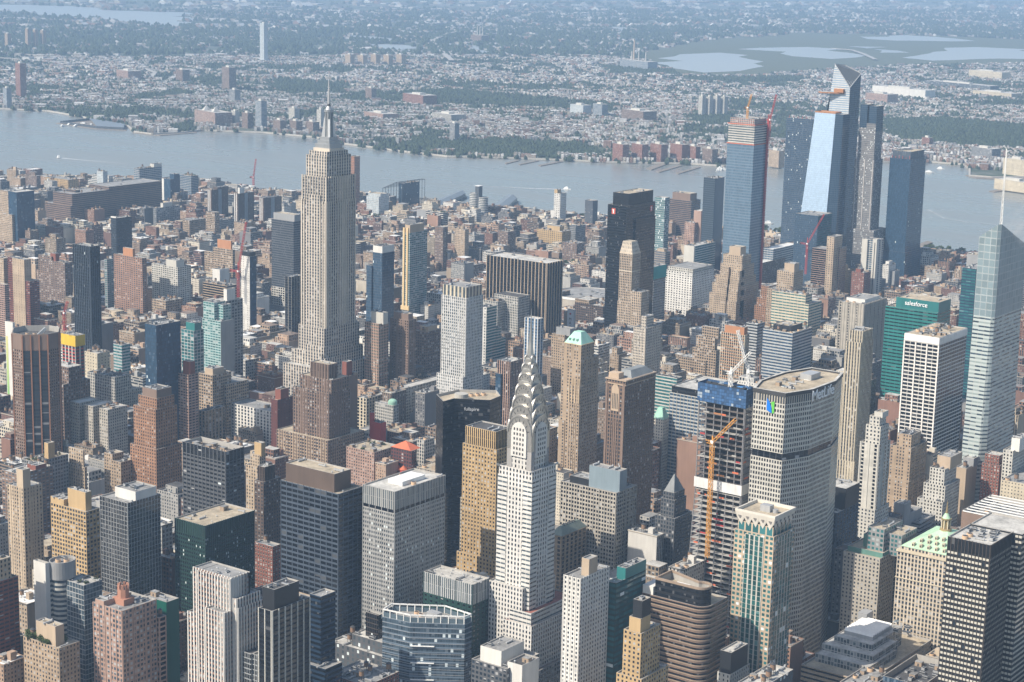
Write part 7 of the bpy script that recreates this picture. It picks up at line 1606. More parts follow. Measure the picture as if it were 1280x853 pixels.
# ------------------------------------------------------------------ packed buildings of the blocks
FILL = [tuple(int(v) for v in row.split()) for row in '''-2125 29 1173 32 19 1 10 99 1;-2044 26 1137 10 20 1 4 99 1;-2044 28 1265 31 18;-2010 28 1170 13 30 2 5 98 7;-2010 28 1227 33 23 2 5 98 0;-2006 25 1335 31 15 4 2 96 1;-1964 29 1225 23 27 1 1 97 3;-1921 20 1060 26 20 1 4 99 2;-1930 29 1086 27 38 3 41 99 0;-1926 25 1139 17 18 2 5 98 4;-1930 29 1167 24 33 1 10 97 1;-1930 29 1226 30 29;-1929 28 1279 26 26 1 2 96 1;-1964 27 1387 8 15;-1925 24 1364 20 17 0 5 96 0;-1930 29 1385 12 17 0 2 96 0;-1922 21 1398 22 13;-1850 30 966 24 47 3 29 99 6;-1883 29 1060 20 23 1 2 98 6;-1883 29 1176 29 39 2 14 97 3;-1883 29 1205 19 29;-1883 29 1235 19 34 1 20 96 1;-1844 24 1060 26 11;-1850 29 1086 23 18 1 1 98 4;-1849 28 1110 15 36 3 37 97 1;-1850 30 1190 23 29 2 18 97 0;-1850 29 1277 28 27 1 8 96 0;-1850 30 1360 11 26 2 5 93 1;-1849 29 1471 23 12 4 2 94 3;-1802 28 1000 30 35 3 23 98 2;-1790 14 1128 24 21 1 3 97 4;-1791 11 1152 15 21;-1789 13 1167 25 21 1 3 96 6;-1803 30 1192 22 22;-1803 30 1276 29 32 1 19 96 0;-1769 29 1060 23 28 1 2 97 2;-1760 20 1503 15 15;-1722 29 914 24 48 3 8 98 6;-1722 27 1448 17 23 2 4 95 0;-1722 26 1465 21 19;-1722 23 1486 20 18 1 4 95 0;-1689 29 1385 27 34 2 4 95 3;-1685 25 1461 12 20;-1683 24 1498 17 14 0 3 89 3;-1642 29 884 30 39 3 21 98 2;-1641 28 922 21 50 3 46 98 4;-1642 29 943 18 51 2 8 97 6;-1608 29 851 24 40 3 21 75 0;-1642 22 1371 15 18 1 6 95 4;-1642 23 1387 12 19 2 5 95 0;-1642 29 1399 19 28 2 9 95 0;-1641 26 1453 23 14;-1641 21 1476 10 15;-1600 21 1335 31 15 4 7 95 4;-1604 25 1367 18 17 1 4 95 0;-1608 29 1385 28 32 2 36 89 3;-1561 29 872 32 39 3 3 97 2;-1561 29 1223 27 29 2 21 94 4;-1522 24 1131 16 21 1 1 100 3;-1513 15 1185 15 28 1 16 94 2;-1525 27 1225 19 12 4 3 95 2;-1525 27 1245 12 21 2 5 95 2;-1561 23 1371 18 17;-1561 21 1390 16 20 1 8 90 7;-1561 29 1406 8 29 1 18 89 5;-1561 29 1415 28 26 1 6 90 3;-1561 29 1443 24 21;-1561 26 1467 14 15;-1527 29 1401 30 24 2 11 90 3;-1521 23 1455 25 16 4 3 91 3;-1439 21 723 11 20 1 2 75 4;-1447 29 734 21 46 2 43 75 0;-1480 28 1127 21 23 2 16 100 3;-1481 29 1149 20 22 2 11 100 5;-1481 22 1193 23 18 1 6 95 2;-1481 30 1216 30 30 1 13 89 1;-1439 21 1132 10 16 0 1 100 0;-1447 29 1178 26 31 1 30 89 1;-1447 29 1289 16 30 1 3 91 1;-1480 29 1379 15 26 2 10 90 3;-1447 29 1387 25 28 2 39 91 3;-1447 29 1426 32 24 1 8 91 3;-1447 29 1478 31 18 2 6 91 5;-1400 29 740 15 29 1 12 75 0;-1366 28 690 24 36 3 34 75 0;-1400 24 822 15 18;-1400 29 837 28 42 2 93 92 6;-1400 22 885 19 18 1 5 78 3;-1400 21 905 16 19 1 1 78 3;-1400 29 921 19 33 2 7 92 4;-1400 29 973 25 33 1 3 100 1;-1361 24 815 23 18 1 3 78 7;-1364 27 839 23 20 1 12 92 2;-1367 30 920 31 39 2 16 100 1;-1400 23 1060 29 22 1 3 100 5;-1400 29 1105 8 25 1 5 100 0;-1400 29 1126 11 29 2 11 89 1;-1400 26 1145 17 18 1 6 89 6;-1400 29 1162 25 25 1 8 102 3;-1400 29 1208 25 38 2 23 89 0;-1400 29 1296 9 38 2 5 90 3;-1360 23 1060 27 20 2 15 101 3;-1366 28 1278 18 32 2 12 90 0;-1400 29 1403 20 28 2 12 91 5;-1400 21 1444 17 23 1 4 91 5;-1359 21 1355 25 23 1 16 91 5;-1366 28 1380 25 30 1 32 91 5;-1366 29 1441 14 30;-1319 29 662 26 33 1 2 75 4;-1320 29 713 31 40 2 38 92 6;-1286 29 505 15 27 1 1 73 3;-1286 29 596 33 41 2 25 75 4;-1320 23 785 24 13;-1319 25 809 20 18 1 8 92 2;-1320 29 830 28 27 1 3 78 3;-1320 29 858 19 46 2 51 92 4;-1320 29 877 20 31 2 17 78 3;-1319 14 911 28 45 3 64 100 1;-1279 22 824 18 15;-1283 26 842 23 14 4 4 78 5;-1283 26 865 20 22 1 26 78 5;-1280 23 885 15 16;-1281 24 933 16 19 2 5 100 2;-1278 21 950 25 15 4 1 100 4;-1282 25 986 7 18 1 2 101 7;-1286 29 1008 22 44 2 36 101 3;-1320 29 1202 32 31 2 5 90 0;-1320 29 1234 11 29;-1278 21 1115 13 18 2 7 102 5;-1286 29 1128 18 31 2 14 90 6;-1282 25 1167 18 21 1 5 90 2;-1281 24 1186 21 18 1 4 91 1;-1286 29 1207 22 27 2 8 91 1;-1319 21 1335 30 17;-1319 29 1561 19 20;-1286 29 1335 24 25 2 20 91 0;-1286 29 1507 20 28 2 9 147 1;-1283 26 1528 12 18 2 3 147 1;-1286 29 1556 24 21 1 3 147 7;-1205 29 459 16 36 2 28 73 3;-1225 15 505 21 29 1 6 73 3;-1224 14 543 20 48 3 53 75 2;-1225 15 563 23 33 2 7 75 4;-1239 29 603 18 48 3 65 75 4;-1239 29 621 29 45
3 60 97 2;-1205 29 505 20 32 2 16 75 2;-1206 29 545 29 30 1 10 77 3;-1198 21 597 20 19 1 4 77 3;-1202 26 617 24 17;-1205 29 642 19 51 2 30 78 1;-1206 30 661 26 50 3 69 78 1;-1205 28 715 27 34 3 6 92 2;-1239 21 785 31 17;-1239 22 816 20 18 2 10 78 0;-1239 27 869 11 21 1 5 100 2;-1239 29 880 27 25 2 21 100 2;-1239 29 962 32 40 3 44 101 3;-1201 24 785 31 17 4 1 78 0;-1200 23 878 8 20;-1205 29 886 33 27 1 27 101 1;-1205 29 919 28 34 1 4 101 3;-1206 29 978 33 35 2 7 102 3;-1239 26 1060 29 18 1 3 102 5;-1239 26 1134 22 15 4 6 90 2;-1239 29 1235 20 34 2 26 91 0;-1239 22 1255 11 18 1 1 91 0;-1239 23 1267 21 13 0 6 91 0;-1239 23 1288 17 14 0 1 103 3;-1202 25 1110 21 13 4 3 91 6;-1206 29 1183 22 36 2 25 91 0;-1239 24 1464 18 13 0 1 147 1;-1239 23 1483 19 12 0 2 149 2;-1206 29 1386 21 21 1 2 147 1;-1203 27 1407 18 15 0 3 147 1;-1205 29 1475 21 35 3 5 147 3;-1202 26 1558 13 9 0 1 147 0;-1205 29 1610 25 13 4 1 146 2;-1125 29 416 25 40 2 25 73 3;-1125 29 441 34 40 3 3 72 3;-1158 28 547 19 30;-1159 29 605 19 51 3 93 78 1;-1159 23 653 24 19 2 5 78 1;-1125 29 526 18 30 1 18 77 3;-1124 28 545 11 28;-1125 29 643 26 45 2 42 78 7;-1125 29 681 32 39 3 9 78 0;-1125 29 721 26 30 2 6 78 0;-1125 29 747 8 45 2 40 100 6;-1158 25 785 28 21 1 9 100 2;-1159 29 813 20 30 1 26 100 2;-1159 26 860 16 13 0 2 101 6;-1125 29 806 22 29 1 52 101 6;-1122 26 861 24 16 4 2 101 2;-1159 13 1060 26 17;-1159 25 1335 29 10 4 2 147 1;-1159 25 1365 8 13 0 4 147 1;-1159 23 1373 22 10 0 1 147 6;-1159 29 1395 8 25 1 19 147 1;-1158 28 1470 23 34 1 17 147 5;-1159 21 1522 9 11;-1125 29 1335 24 9 4 9 147 6;-1121 25 1360 11 18 1 20 147 6;-1125 29 1425 14 30 1 10 147 0;-1125 29 1439 25 18 1 3 147 0;-1125 29 1465 20 16;-1117 21 1526 15 14 0 7 146 2;-1159 24 1610 21 15 0 14 146 4;-1121 25 1610 24 9 4 3 148 3;-1078 29 360 31 43 2 7 73 3;-1078 29 420 25 53 3 40 77 3;-1044 29 351 29 48 3 21 72 3;-1044 29 439 21 66 2 99 77 3;-1078 29 654 33 41 2 25 78 0;-1044 29 675 33 39 2 35 100 2;-1045 29 709 32 31 2 19 101 6;-1078 25 805 24 22 1 14 101 2;-1078 29 830 24 28 1 12 101 4;-1078 23 869 17 13;-1078 23 887 13 20 1 15 102 2;-1078 29 900 25 28 1 28 102 0;-1078 29 1012 18 30 1 1 91 2;-1044 29 813 23 31 1 47 102 6;-1038 23 853 21 12 0 1 102 2;-1041 26 875 8 13 0 1 102 2;-1037 21 883 8 16 0 4 102 4;-1042 27 892 9 22 1 5 102 4;-1044 28 901 30 46 2 76 102 0;-1044 29 940 21 40 3 25 91 2;-1044 29 986 21 38 3 13 91 2;-1078 20 1267 10 13 0 3 105 5;-1078 24 1278 11 12 0 6 147 6;-1078 26 1290 15 14 0 13 147 6;-1036 21 1242 13 10 0 3 147 6;-1041 25 1255 15 9 0 3 147 2;-1039 24 1270 19 10 0 3 147 2;-1040 25 1290 15 16 0 13 147 2;-1078 20 1335 24 12 0 10 146 6;-1078 20 1359 22 11 0 3 147 2;-1078 26 1390 13 16 0 7 147 4;-1078 29 1485 25 16 4 4 148 7;-1078 29 1537 10 27 1 17 148 3;-1078 21 1561 19 11;-1044 29 1335 29 15 4 31 147 2;-1040 25 1364 13 19 1 7 147 4;-1044 28 1377 32 31 1 33 146 2;-1045 29 1410 14 25;-1038 23 1449 21 22 1 3 148 7;-1037 22 1495 18 16 0 3 148 3;-1042 27 1532 17 15 0 13 148 5;-1044 28 1550 30 24 1 37 148 5;-1078 25 1610 29 14 4 2 145 1;-997 28 354 20 61 2 60 72 3;-998 30 374 31 48 3 2 77 3;-964 29 280 32 60 3 12 73 3;-964 29 312 33 47 2 4 72 3;-964 29 454 21 51;-998 30 505 22 46 2 21 78 6;-997 28 589 33 48 2 75 78 0;-997 28 636 25 40 3 17 100 2;-997 29 661 25 32 1 4 101 6;-997 28 702 28 31 2 9 101 2;-964 29 565 27 31;-964 29 615 29 40 3 18 101 6;-964 29 721 34 31 1 13 83 7;-998 29 857 27 30 1 11 102 0;-964 29 834 32 43 3 93 102 0;-964 29 875 20 41 2 40 103 7;-998 27 1194 22 15 4 15 147 2;-998 24 1216 25 10 4 6 147 2;-998 23 1241 10 20 1 13 147 2;-964 29 1110 23 31;-964 29 1134 15 29 2 13 105 5;-961 26 1150 20 12 4 9 105 0;-957 22 1171 22 9 0 5 147 2;-957 22 1212 13 22 1 30 147 2;-962 27 1225 23 21 2 6 147 2;-958 23 1248 13 22 2 7 147 2;-961 26 1275 21 15 4 4 147 4;-959 24 1296 9 17 1 4 148 1;-997 28 1335 20 25 2 36 146 2;-998 30 1355 23 29 2 21 146 2;-998 29 1419 21 37 2 38 148 3;-997 22 1492 22 14 0 1 148 0;-997 26 1514 24 12;-964 29 1437 15 25 1 10 148 5;-957 22 1473 22 16 0 3 148
0;-964 29 1496 11 28 1 12 145 6;-963 28 1518 20 31 1 2 145 6;-964 29 1610 27 16 4 4 145 0;-958 23 1646 15 14 0 3 145 0;-917 29 288 20 54 3 35 72 3;-883 28 286 28 47 3 9 77 7;-884 29 329 23 64 2 26 77 3;-883 29 385 25 64 3 22 79 3;-884 30 422 31 52 3 4 79 3;-917 29 549 23 46 3 25 78 0;-917 29 573 32 45 3 40 81 3;-917 29 656 25 51 3 77 101 2;-883 29 505 26 50 3 44 80 5;-883 29 543 24 40 2 18 81 3;-884 29 599 20 51 3 60 101 2;-883 29 727 28 39 3 36 83 5;-917 29 1060 26 37 2 16 105 5;-917 22 1086 23 14 0 6 105 0;-917 25 1110 23 9 4 8 105 0;-917 20 1134 23 11 0 11 105 0;-917 26 1157 21 11 4 7 147 2;-917 24 1178 18 12 0 4 148 1;-917 21 1197 12 22 2 20 147 2;-917 29 1209 17 25 1 27 147 2;-917 27 1227 15 21 1 2 147 4;-917 29 1264 24 28 1 28 148 1;-917 29 1288 17 27 2 11 148 1;-880 26 1060 22 9 4 4 105 0;-881 27 1082 16 9;-875 20 1099 23 11 0 4 147 2;-875 20 1122 19 14 0 6 147 2;-879 24 1249 25 14 4 6 148 6;-879 24 1274 12 16 0 9 148 6;-883 28 1295 10 37 2 51 148 1;-917 25 1378 24 19 1 6 148 0;-917 29 1402 24 25 1 7 148 0;-917 29 1452 31 30 2 23 145 2;-917 24 1526 8 18 1 1 145 2;-917 29 1535 26 29 1 28 145 4;-876 21 1364 9 18;-883 29 1374 25 29 1 14 148 0;-883 29 1423 28 30 1 40 145 2;-875 20 1479 14 21 1 3 145 2;-917 20 1610 23 18 1 3 145 0;-917 27 1649 21 14;-880 25 1634 18 17 0 14 150 1;-884 30 1653 17 13 4 1 150 1;-837 30 279 33 58 3 5 77 5;-837 29 369 22 50 2 8 79 3;-803 29 308 23 42 3 2 76 3;-803 29 332 27 47 2 10 79 7;-803 29 410 28 54 3 7 80 3;-803 29 451 24 54 3 18 81 3;-837 29 555 19 44 3 23 81 3;-837 30 740 15 50 3 34 103 1;-803 29 550 20 49 3 58 83 1;-803 29 657 32 45 3 45 83 5;-803 29 717 30 47 3 42 103 1;-837 29 972 25 31 1 11 105 0;-802 28 1003 10 29 2 18 105 0;-837 23 1091 20 19 1 1 147 2;-837 22 1220 23 12 0 1 148 2;-836 20 1243 10 14 0 2 154 3;-803 29 1060 32 36 2 51 147 2;-803 29 1248 24 28 2 21 155 3;-803 29 1272 18 36 3 30 155 3;-837 30 1335 21 36 3 45 145 2;-836 26 1369 24 17 2 6 155 5;-837 29 1417 20 28 1 38 145 2;-836 29 1473 16 30 2 32 156 3;-836 29 1490 28 32 1 33 156 3;-837 30 1518 22 35 3 21 156 3;-837 29 1540 19 26 1 5 156 3;-796 22 1335 25 17 4 18 155 5;-798 24 1360 9 21 1 6 156 7;-799 25 1381 23 21 1 2 156 7;-803 29 1503 21 25 1 13 156 5;-795 21 1525 10 22 1 2 152 7;-801 27 1535 23 13 4 1 152 7;-797 23 1558 22 20 2 16 150 6;-837 26 1610 22 17 1 16 150 6;-837 26 1652 20 15 4 1 150 2;-799 25 1644 12 14 0 7 150 2;-803 29 1657 24 14 4 11 150 2;-756 29 397 33 53 3 11 81 7;-756 29 431 29 59 3 4 81 3;-756 29 460 15 54;-722 29 222 24 54 2 4 76 7;-722 28 247 26 52 2 25 76 0;-722 29 273 21 52 3 4 79 2;-723 30 432 31 55 3 16 81 5;-723 30 463 12 52 2 8 81 5;-756 29 633 24 48 2 18 83 0;-722 29 527 27 45 3 4 83 2;-722 29 632 25 46 2 55 103 6;-756 29 917 33 31 1 10 105 0;-723 29 843 26 46 2 29 105 0;-722 28 869 25 40 2 21 105 0;-723 29 941 18 43 3 20 147 2;-722 29 980 31 39;-756 29 1187 13 27 2 16 155 7;-756 29 1200 21 25;-756 29 1239 20 30 1 18 155 3;-756 27 1279 10 19;-722 29 1112 22 36 3 11 154 3;-722 29 1284 21 37 3 42 156 3;-756 29 1335 24 30 2 9 156 3;-756 29 1369 18 34 3 24 156 3;-756 29 1433 21 32 2 16 156 5;-756 23 1523 17 20 2 6 152 3;-723 30 1335 28 29 1 42 156 3;-722 28 1398 32 34 2 41 152 7;-713 20 1476 11 18 1 5 152 3;-722 29 1488 29 25 2 34 152 3;-715 22 1517 16 22;-714 20 1549 18 18 1 5 153 3;-756 26 1610 24 11 4 12 153 3;-756 22 1634 24 13 4 9 151 6;-756 22 1673 20 13 0 1 151 2;-714 21 1610 27 15 4 4 151 2;-717 23 1649 12 15 0 5 151 2;-715 22 1662 21 18 2 11 151 4;-675 29 79 34 47;-661 14 156 22 49 2 42 76 6;-642 29 73 11 40 2 12 74 0;-642 29 84 30 50 3 95 77 2;-676 29 222 28 32 1 10 76 4;-676 29 250 31 41 3 2 80 2;-675 28 309 25 61 2 22 80 0;-675 28 414 29 52 2 23 84 1;-642 29 222 21 31 1 2 79 2;-642 29 257 29 50 3 38 80 2;-642 29 295 32 47;-642 29 386 31 51 2 81 84 1;-642 29 430 28 53 3 13 84 3;-676 30 529 22 42 2 15 88 3;-676 29 551 31 41 2 27 88 3;-642 29 505 28 43 2 20 88 3;-641 28 534 23 33 1 18 88 0;-642 29 579 22 50 3 9 103 2;-676 25 785 32 21 1 9 105 2;-676 30 817 25 29 2 29 143 7;-675 29 910
31 50 2 39 154 1;-676 29 942 30 49;-676 30 1012 18 51 3 5 148 2;-634 21 785 31 15 4 17 143 7;-642 29 816 20 44 2 40 143 3;-636 23 869 15 22 1 7 143 3;-642 29 884 31 41 2 33 154 1;-639 26 952 22 17 4 2 154 6;-637 24 974 13 18 1 7 154 6;-642 29 987 22 52 3 50 154 3;-634 21 1009 21 19 2 8 155 6;-676 24 1060 26 14 4 6 154 2;-675 28 1086 9 24 1 17 154 0;-675 22 1131 16 23 2 5 155 4;-676 29 1147 32 35 2 55 155 0;-675 29 1203 24 34 3 61 156 1;-636 23 1060 30 12 4 5 155 2;-636 23 1130 14 21 2 4 155 0;-638 25 1144 9 18 1 2 155 0;-642 29 1288 17 30 2 31 156 0;-676 29 1359 18 38 3 43 152 7;-676 24 1403 25 23;-676 24 1488 22 24 1 10 153 3;-675 25 1547 14 15 0 1 153 5;-642 29 1335 25 29 1 2 152 7;-642 29 1410 21 28 1 11 153 1;-642 29 1431 20 29 1 7 153 7;-642 29 1481 19 24 1 11 153 5;-676 26 1610 31 16 4 13 151 4;-675 29 1641 23 20 1 2 151 0;-581 15 -18 31 33 2 14 71 3;-595 29 42 20 41 3 84 71 5;-595 29 85 29 46 2 85 76 2;-595 29 133 20 46 3 9 76 2;-561 28 -22 24 31 2 11 71 5;-561 29 35 33 33 1 25 115 3;-561 28 68 31 32 1 6 76 2;-561 29 133 26 42 2 27 76 4;-595 14 222 26 31 1 1 82 1;-595 29 293 34 57 2 6 81 4;-595 29 342 20 33 2 26 85 1;-595 29 383 21 54 3 6 84 1;-595 29 404 33 32 1 8 84 4;-595 29 437 38 48 2 32 84 0;-561 28 272 20 61 3 5 81 4;-561 29 307 15 31 1 4 85 1;-561 29 445 19 47 3 55 88 0;-595 21 505 25 20 1 10 104 1;-595 29 691 18 30 1 1 143 1;-595 23 727 13 17 0 3 143 1;-561 29 644 23 51 3 3 105 2;-561 29 726 29 44 3 18 143 3;-595 21 808 22 18 1 4 143 3;-595 21 830 26 19 2 13 143 5;-595 29 856 33 31 2 9 154 1;-595 20 922 13 14 0 11 155 6;-595 24 935 10 16 0 17 155 6;-595 20 993 18 13 0 2 154 4;-595 22 1011 10 13 0 1 154 4;-559 27 785 31 16 4 7 143 5;-561 28 841 29 48 2 15 154 1;-555 23 871 12 10 0 6 154 2;-554 22 944 12 22 1 11 155 2;-595 29 1060 25 31 1 77 155 4;-595 29 1144 19 30;-595 29 1197 14 25 1 27 156 0;-595 29 1211 34 31 2 41 156 0;-561 28 1060 25 26;-562 30 1085 20 35 3 42 156 6;-557 25 1137 15 21 2 12 156 4;-556 23 1152 16 14 0 2 156 4;-553 20 1168 23 17 1 6 156 4;-556 24 1191 15 24 1 22 152 6;-561 28 1206 26 24 1 22 152 6;-595 26 1405 18 12 0 4 153 2;-595 25 1423 9 20 1 3 153 0;-595 29 1470 21 28 2 9 151 2;-595 29 1520 23 34 1 3 151 4;-543 10 1335 30 11 0 1 157 5;-562 29 1405 34 33 1 28 153 0;-562 30 1439 31 30 1 2 151 2;-515 30 -107 17 48 3 7 71 7;-481 29 -162 31 48;-481 29 -112 22 47 3 31 71 3;-514 28 -32 34 41 2 4 71 0;-514 28 15 20 40 2 26 115 3;-514 28 35 26 41 3 4 117 3;-515 29 98 31 48 2 36 79 2;-514 28 169 23 39 3 5 82 1;-481 29 -13 30 36;-481 29 50 24 48 3 34 116 3;-481 29 74 29 49 2 37 82 1;-481 29 103 23 53 2 36 82 1;-481 29 126 29 47;-480 28 155 22 45 3 10 82 6;-515 29 285 22 39 3 2 84 2;-514 28 377 20 53 2 17 84 0;-514 20 397 26 17 1 1 87 5;-481 29 222 24 49 3 79 82 0;-481 29 268 25 53 2 16 84 2;-481 29 370 34 15 4 1 104 6;-481 29 404 25 11;-514 28 597 27 41 3 3 143 1;-481 29 558 21 43 3 10 143 1;-473 21 591 14 21 1 6 143 6;-481 29 606 26 41 2 51 143 1;-515 30 785 26 34 3 10 143 0;-515 25 811 20 16 0 4 143 0;-514 21 893 18 20 2 18 154 2;-514 28 911 29 32 1 16 155 2;-514 29 940 22 26 1 4 156 6;-515 21 976 23 17 0 4 155 4;-515 29 999 31 38 2 39 156 6;-481 29 785 31 15 4 5 154 2;-476 24 817 10 14 0 2 154 2;-481 29 827 19 11 4 1 154 2;-481 29 847 17 9 0 3 155 2;-481 29 864 27 37 2 99 155 2;-481 29 891 30 32 1 39 155 2;-478 26 946 21 16 4 2 138 1;-515 30 1060 28 26 1 6 156 2;-514 28 1132 8 24 1 13 152 6;-514 22 1156 22 20;-515 30 1199 32 27 1 25 152 2;-515 30 1284 21 18 2 3 157 0;-481 29 1060 26 26 1 7 156 4;-481 29 1116 11 30 2 40 152 2;-472 20 1127 13 15 0 1 157 1;-474 22 1151 23 23 1 26 157 1;-481 29 1174 15 30 2 13 157 1;-476 24 1226 19 17 1 2 157 0;-474 22 1261 9 17;-481 29 1289 16 31 1 34 153 4;-514 28 1335 22 38 3 57 153 0;-514 21 1366 18 17;-472 20 1525 23 18 1 3 167 2;-481 29 1548 16 39 2 31 167 4;-434 29 -172 34 49 3 42 71 1;-434 29 -123 33 46 2 12 71 0;-400 29 -155 29 39 3 13 70 7;-434 29 -12 33 64 3 99 76 2;-434 29 21 28 31 1 6 116 3;-434 29 139 18 50 3 32 82 2;-434 29 157 35 46 3 32 82 4;-400 29
-1 19 25 1 4 116 3;-401 30 37 20 65 2 73 82 1;-400 29 58 29 66 2 46 82 6;-400 29 134 33 40;-434 29 301 27 59 2 71 85 0;-434 27 356 22 24 1 10 104 2;-401 29 266 9 28;-401 30 276 19 40 3 51 87 5;-400 29 295 20 30 1 3 87 0;-400 29 325 19 30 2 4 104 2;-434 29 505 28 29;-434 29 620 25 49 3 24 143 5;-434 28 684 22 46 2 3 143 0;-434 28 736 19 27 1 27 143 0;-400 29 591 18 42 3 4 143 0;-401 30 734 21 29 2 14 154 2;-434 22 785 31 20 1 7 155 2;-434 20 869 25 16 0 1 138 1;-401 29 839 30 33 2 16 138 1;-434 21 1091 22 19 1 6 157 6;-434 26 1113 24 12 4 5 157 2;-434 20 1138 11 11;-434 29 1213 24 32 1 66 157 0;-392 21 1060 28 13 4 27 157 2;-396 25 1088 15 15 0 7 157 2;-392 21 1103 20 20 1 11 157 2;-400 29 1132 20 29 2 49 157 4;-392 20 1153 25 22 2 20 157 0;-434 29 1495 26 18 2 6 166 1;-434 23 1521 23 15;-401 30 1389 30 32 2 5 167 2;-400 29 1437 21 26 1 8 166 1;-401 30 1610 25 29 1 3 166 0;-320 29 -275 21 42 3 17 71 2;-320 29 -253 23 61 3 87 71 2;-354 30 -200 25 38 3 6 70 1;-354 30 -126 19 58 3 4 115 3;-354 30 -34 19 32 2 4 116 3;-353 29 -15 27 65 3 99 116 3;-320 29 -60 21 43 2 36 116 3;-320 29 -38 24 52 3 76 116 5;-320 29 42 21 64;-353 28 255 25 32 2 10 87 0;-353 29 281 32 41 2 34 104 2;-353 28 463 12 49 3 27 143 6;-320 29 448 27 49;-354 29 599 29 46 3 16 143 0;-354 29 643 32 33 1 4 137 3;-320 29 711 20 47 2 39 138 1;-353 23 1006 15 15 0 4 157 2;-354 30 1060 24 26 1 85 157 2;-354 26 1129 8 15 0 3 159 7;-353 28 1147 17 28 1 12 158 6;-314 23 1060 23 24 1 13 159 7;-319 28 1291 14 33 1 29 164 3;-354 29 1335 28 33 1 21 164 3;-354 24 1363 12 15;-354 26 1375 21 17 2 7 164 5;-353 29 1408 21 33 1 18 166 6;-312 21 1335 32 12 4 11 162 1;-320 29 1367 20 30 1 10 166 2;-353 21 1709 8 17 1 2 182 7;-353 28 1717 24 14 4 3 182 3;-354 22 1741 11 13;-316 25 1610 30 15 4 4 182 7;-316 25 1651 15 14 0 4 182 7;-313 22 1666 25 11 4 2 182 3;-316 25 1691 19 19 1 18 182 3;-273 29 -270 14 38 3 10 70 6;-273 28 -246 16 46 3 7 70 2;-239 28 -340 29 52 2 70 70 6;-239 28 -311 33 40 2 53 70 6;-239 29 -200 20 49;-225 14 -139 24 46;-239 28 -115 25 50 3 39 116 0;-273 29 135 29 53 3 11 87 0;-273 29 165 27 54 3 32 87 0;-239 29 -60 28 41 3 2 113 4;-240 30 -32 31 64;-240 30 69 31 64 3 47 87 4;-239 29 101 22 57 2 28 87 0;-239 29 123 32 60 2 73 87 0;-273 29 222 28 29 1 3 104 2;-273 29 250 21 46 3 11 104 2;-273 29 349 30 61 3 48 143 6;-273 29 425 18 78 3 33 143 4;-273 29 443 21 61 3 2 143 4;-273 29 464 11 72 3 4 143 0;-240 30 278 23 59 3 11 134 7;-239 29 302 21 37 3 7 134 7;-239 28 323 32 51 3 45 134 3;-239 28 379 26 65 2 27 143 2;-239 28 603 28 47 3 8 140 3;-239 28 839 29 46 2 76 157 2;-239 28 908 27 33 1 42 186 3;-237 27 935 9 14 0 1 186 3;-239 28 944 19 42 2 46 159 1;-273 21 1262 10 18 1 5 164 0;-239 29 1196 15 26 1 11 164 0;-273 29 1375 20 36 3 3 162 5;-273 29 1410 32 37;-235 25 1362 18 23;-239 29 1470 19 32;-236 13 1542 20 23 2 14 182 7;-232 11 1562 18 18;-273 20 1610 22 19 1 19 182 3;-273 27 1632 12 10;-273 24 1644 22 23 1 11 182 3;-159 29 -405 35 43 2 6 120 1;-193 29 -340 25 39 3 75 120 1;-159 14 -340 27 41 2 12 120 6;-159 29 -200 21 51 2 57 118 0;-159 29 -179 20 62 2 67 116 4;-193 29 17 22 60 3 15 86 0;-192 28 39 22 62 3 69 87 4;-193 30 85 27 57 2 29 87 0;-159 29 -5 29 55 2 99 86 4;-159 29 55 19 56 3 28 87 4;-159 29 75 32 67 3 99 104 2;-193 29 273 28 42 2 14 134 3;-178 15 406 28 64 3 99 137 7;-193 30 434 30 78 2 75 137 3;-159 15 222 32 47 3 9 134 7;-159 29 340 28 53 2 13 135 3;-159 29 420 28 50 3 15 137 3;-159 29 688 33 50 3 46 138 0;-159 29 747 8 33;-192 28 785 22 26;-192 28 807 19 34 3 36 186 3;-192 29 827 28 41 3 68 186 3;-192 20 878 13 16 0 3 186 5;-192 25 907 22 19 1 3 159 6;-159 29 1210 23 25 1 2 163 7;-159 29 1234 26 31 1 2 163 3;-159 29 1486 33 37;-112 29 -410 20 52 3 99 120 6;-79 15 -431 19 47 3 99 128 7;-79 15 -412 15 29 1 1 128 3;-112 29 -270 27 47 3 6 118 2;-112 29 -243 13 39;-78 28 -276 32 43 3 25 119 5;-64 14 -109 19 62 2 9 111 5;-112 29 -60 25 42 3 27 111 5;-112 29 -6 23 57 3 88 86 0;-112 29 17 28 65 3 32 87 4;-112 29 147 19 67 3 4 134 1;-78 28 -36 31 53 2 99 108
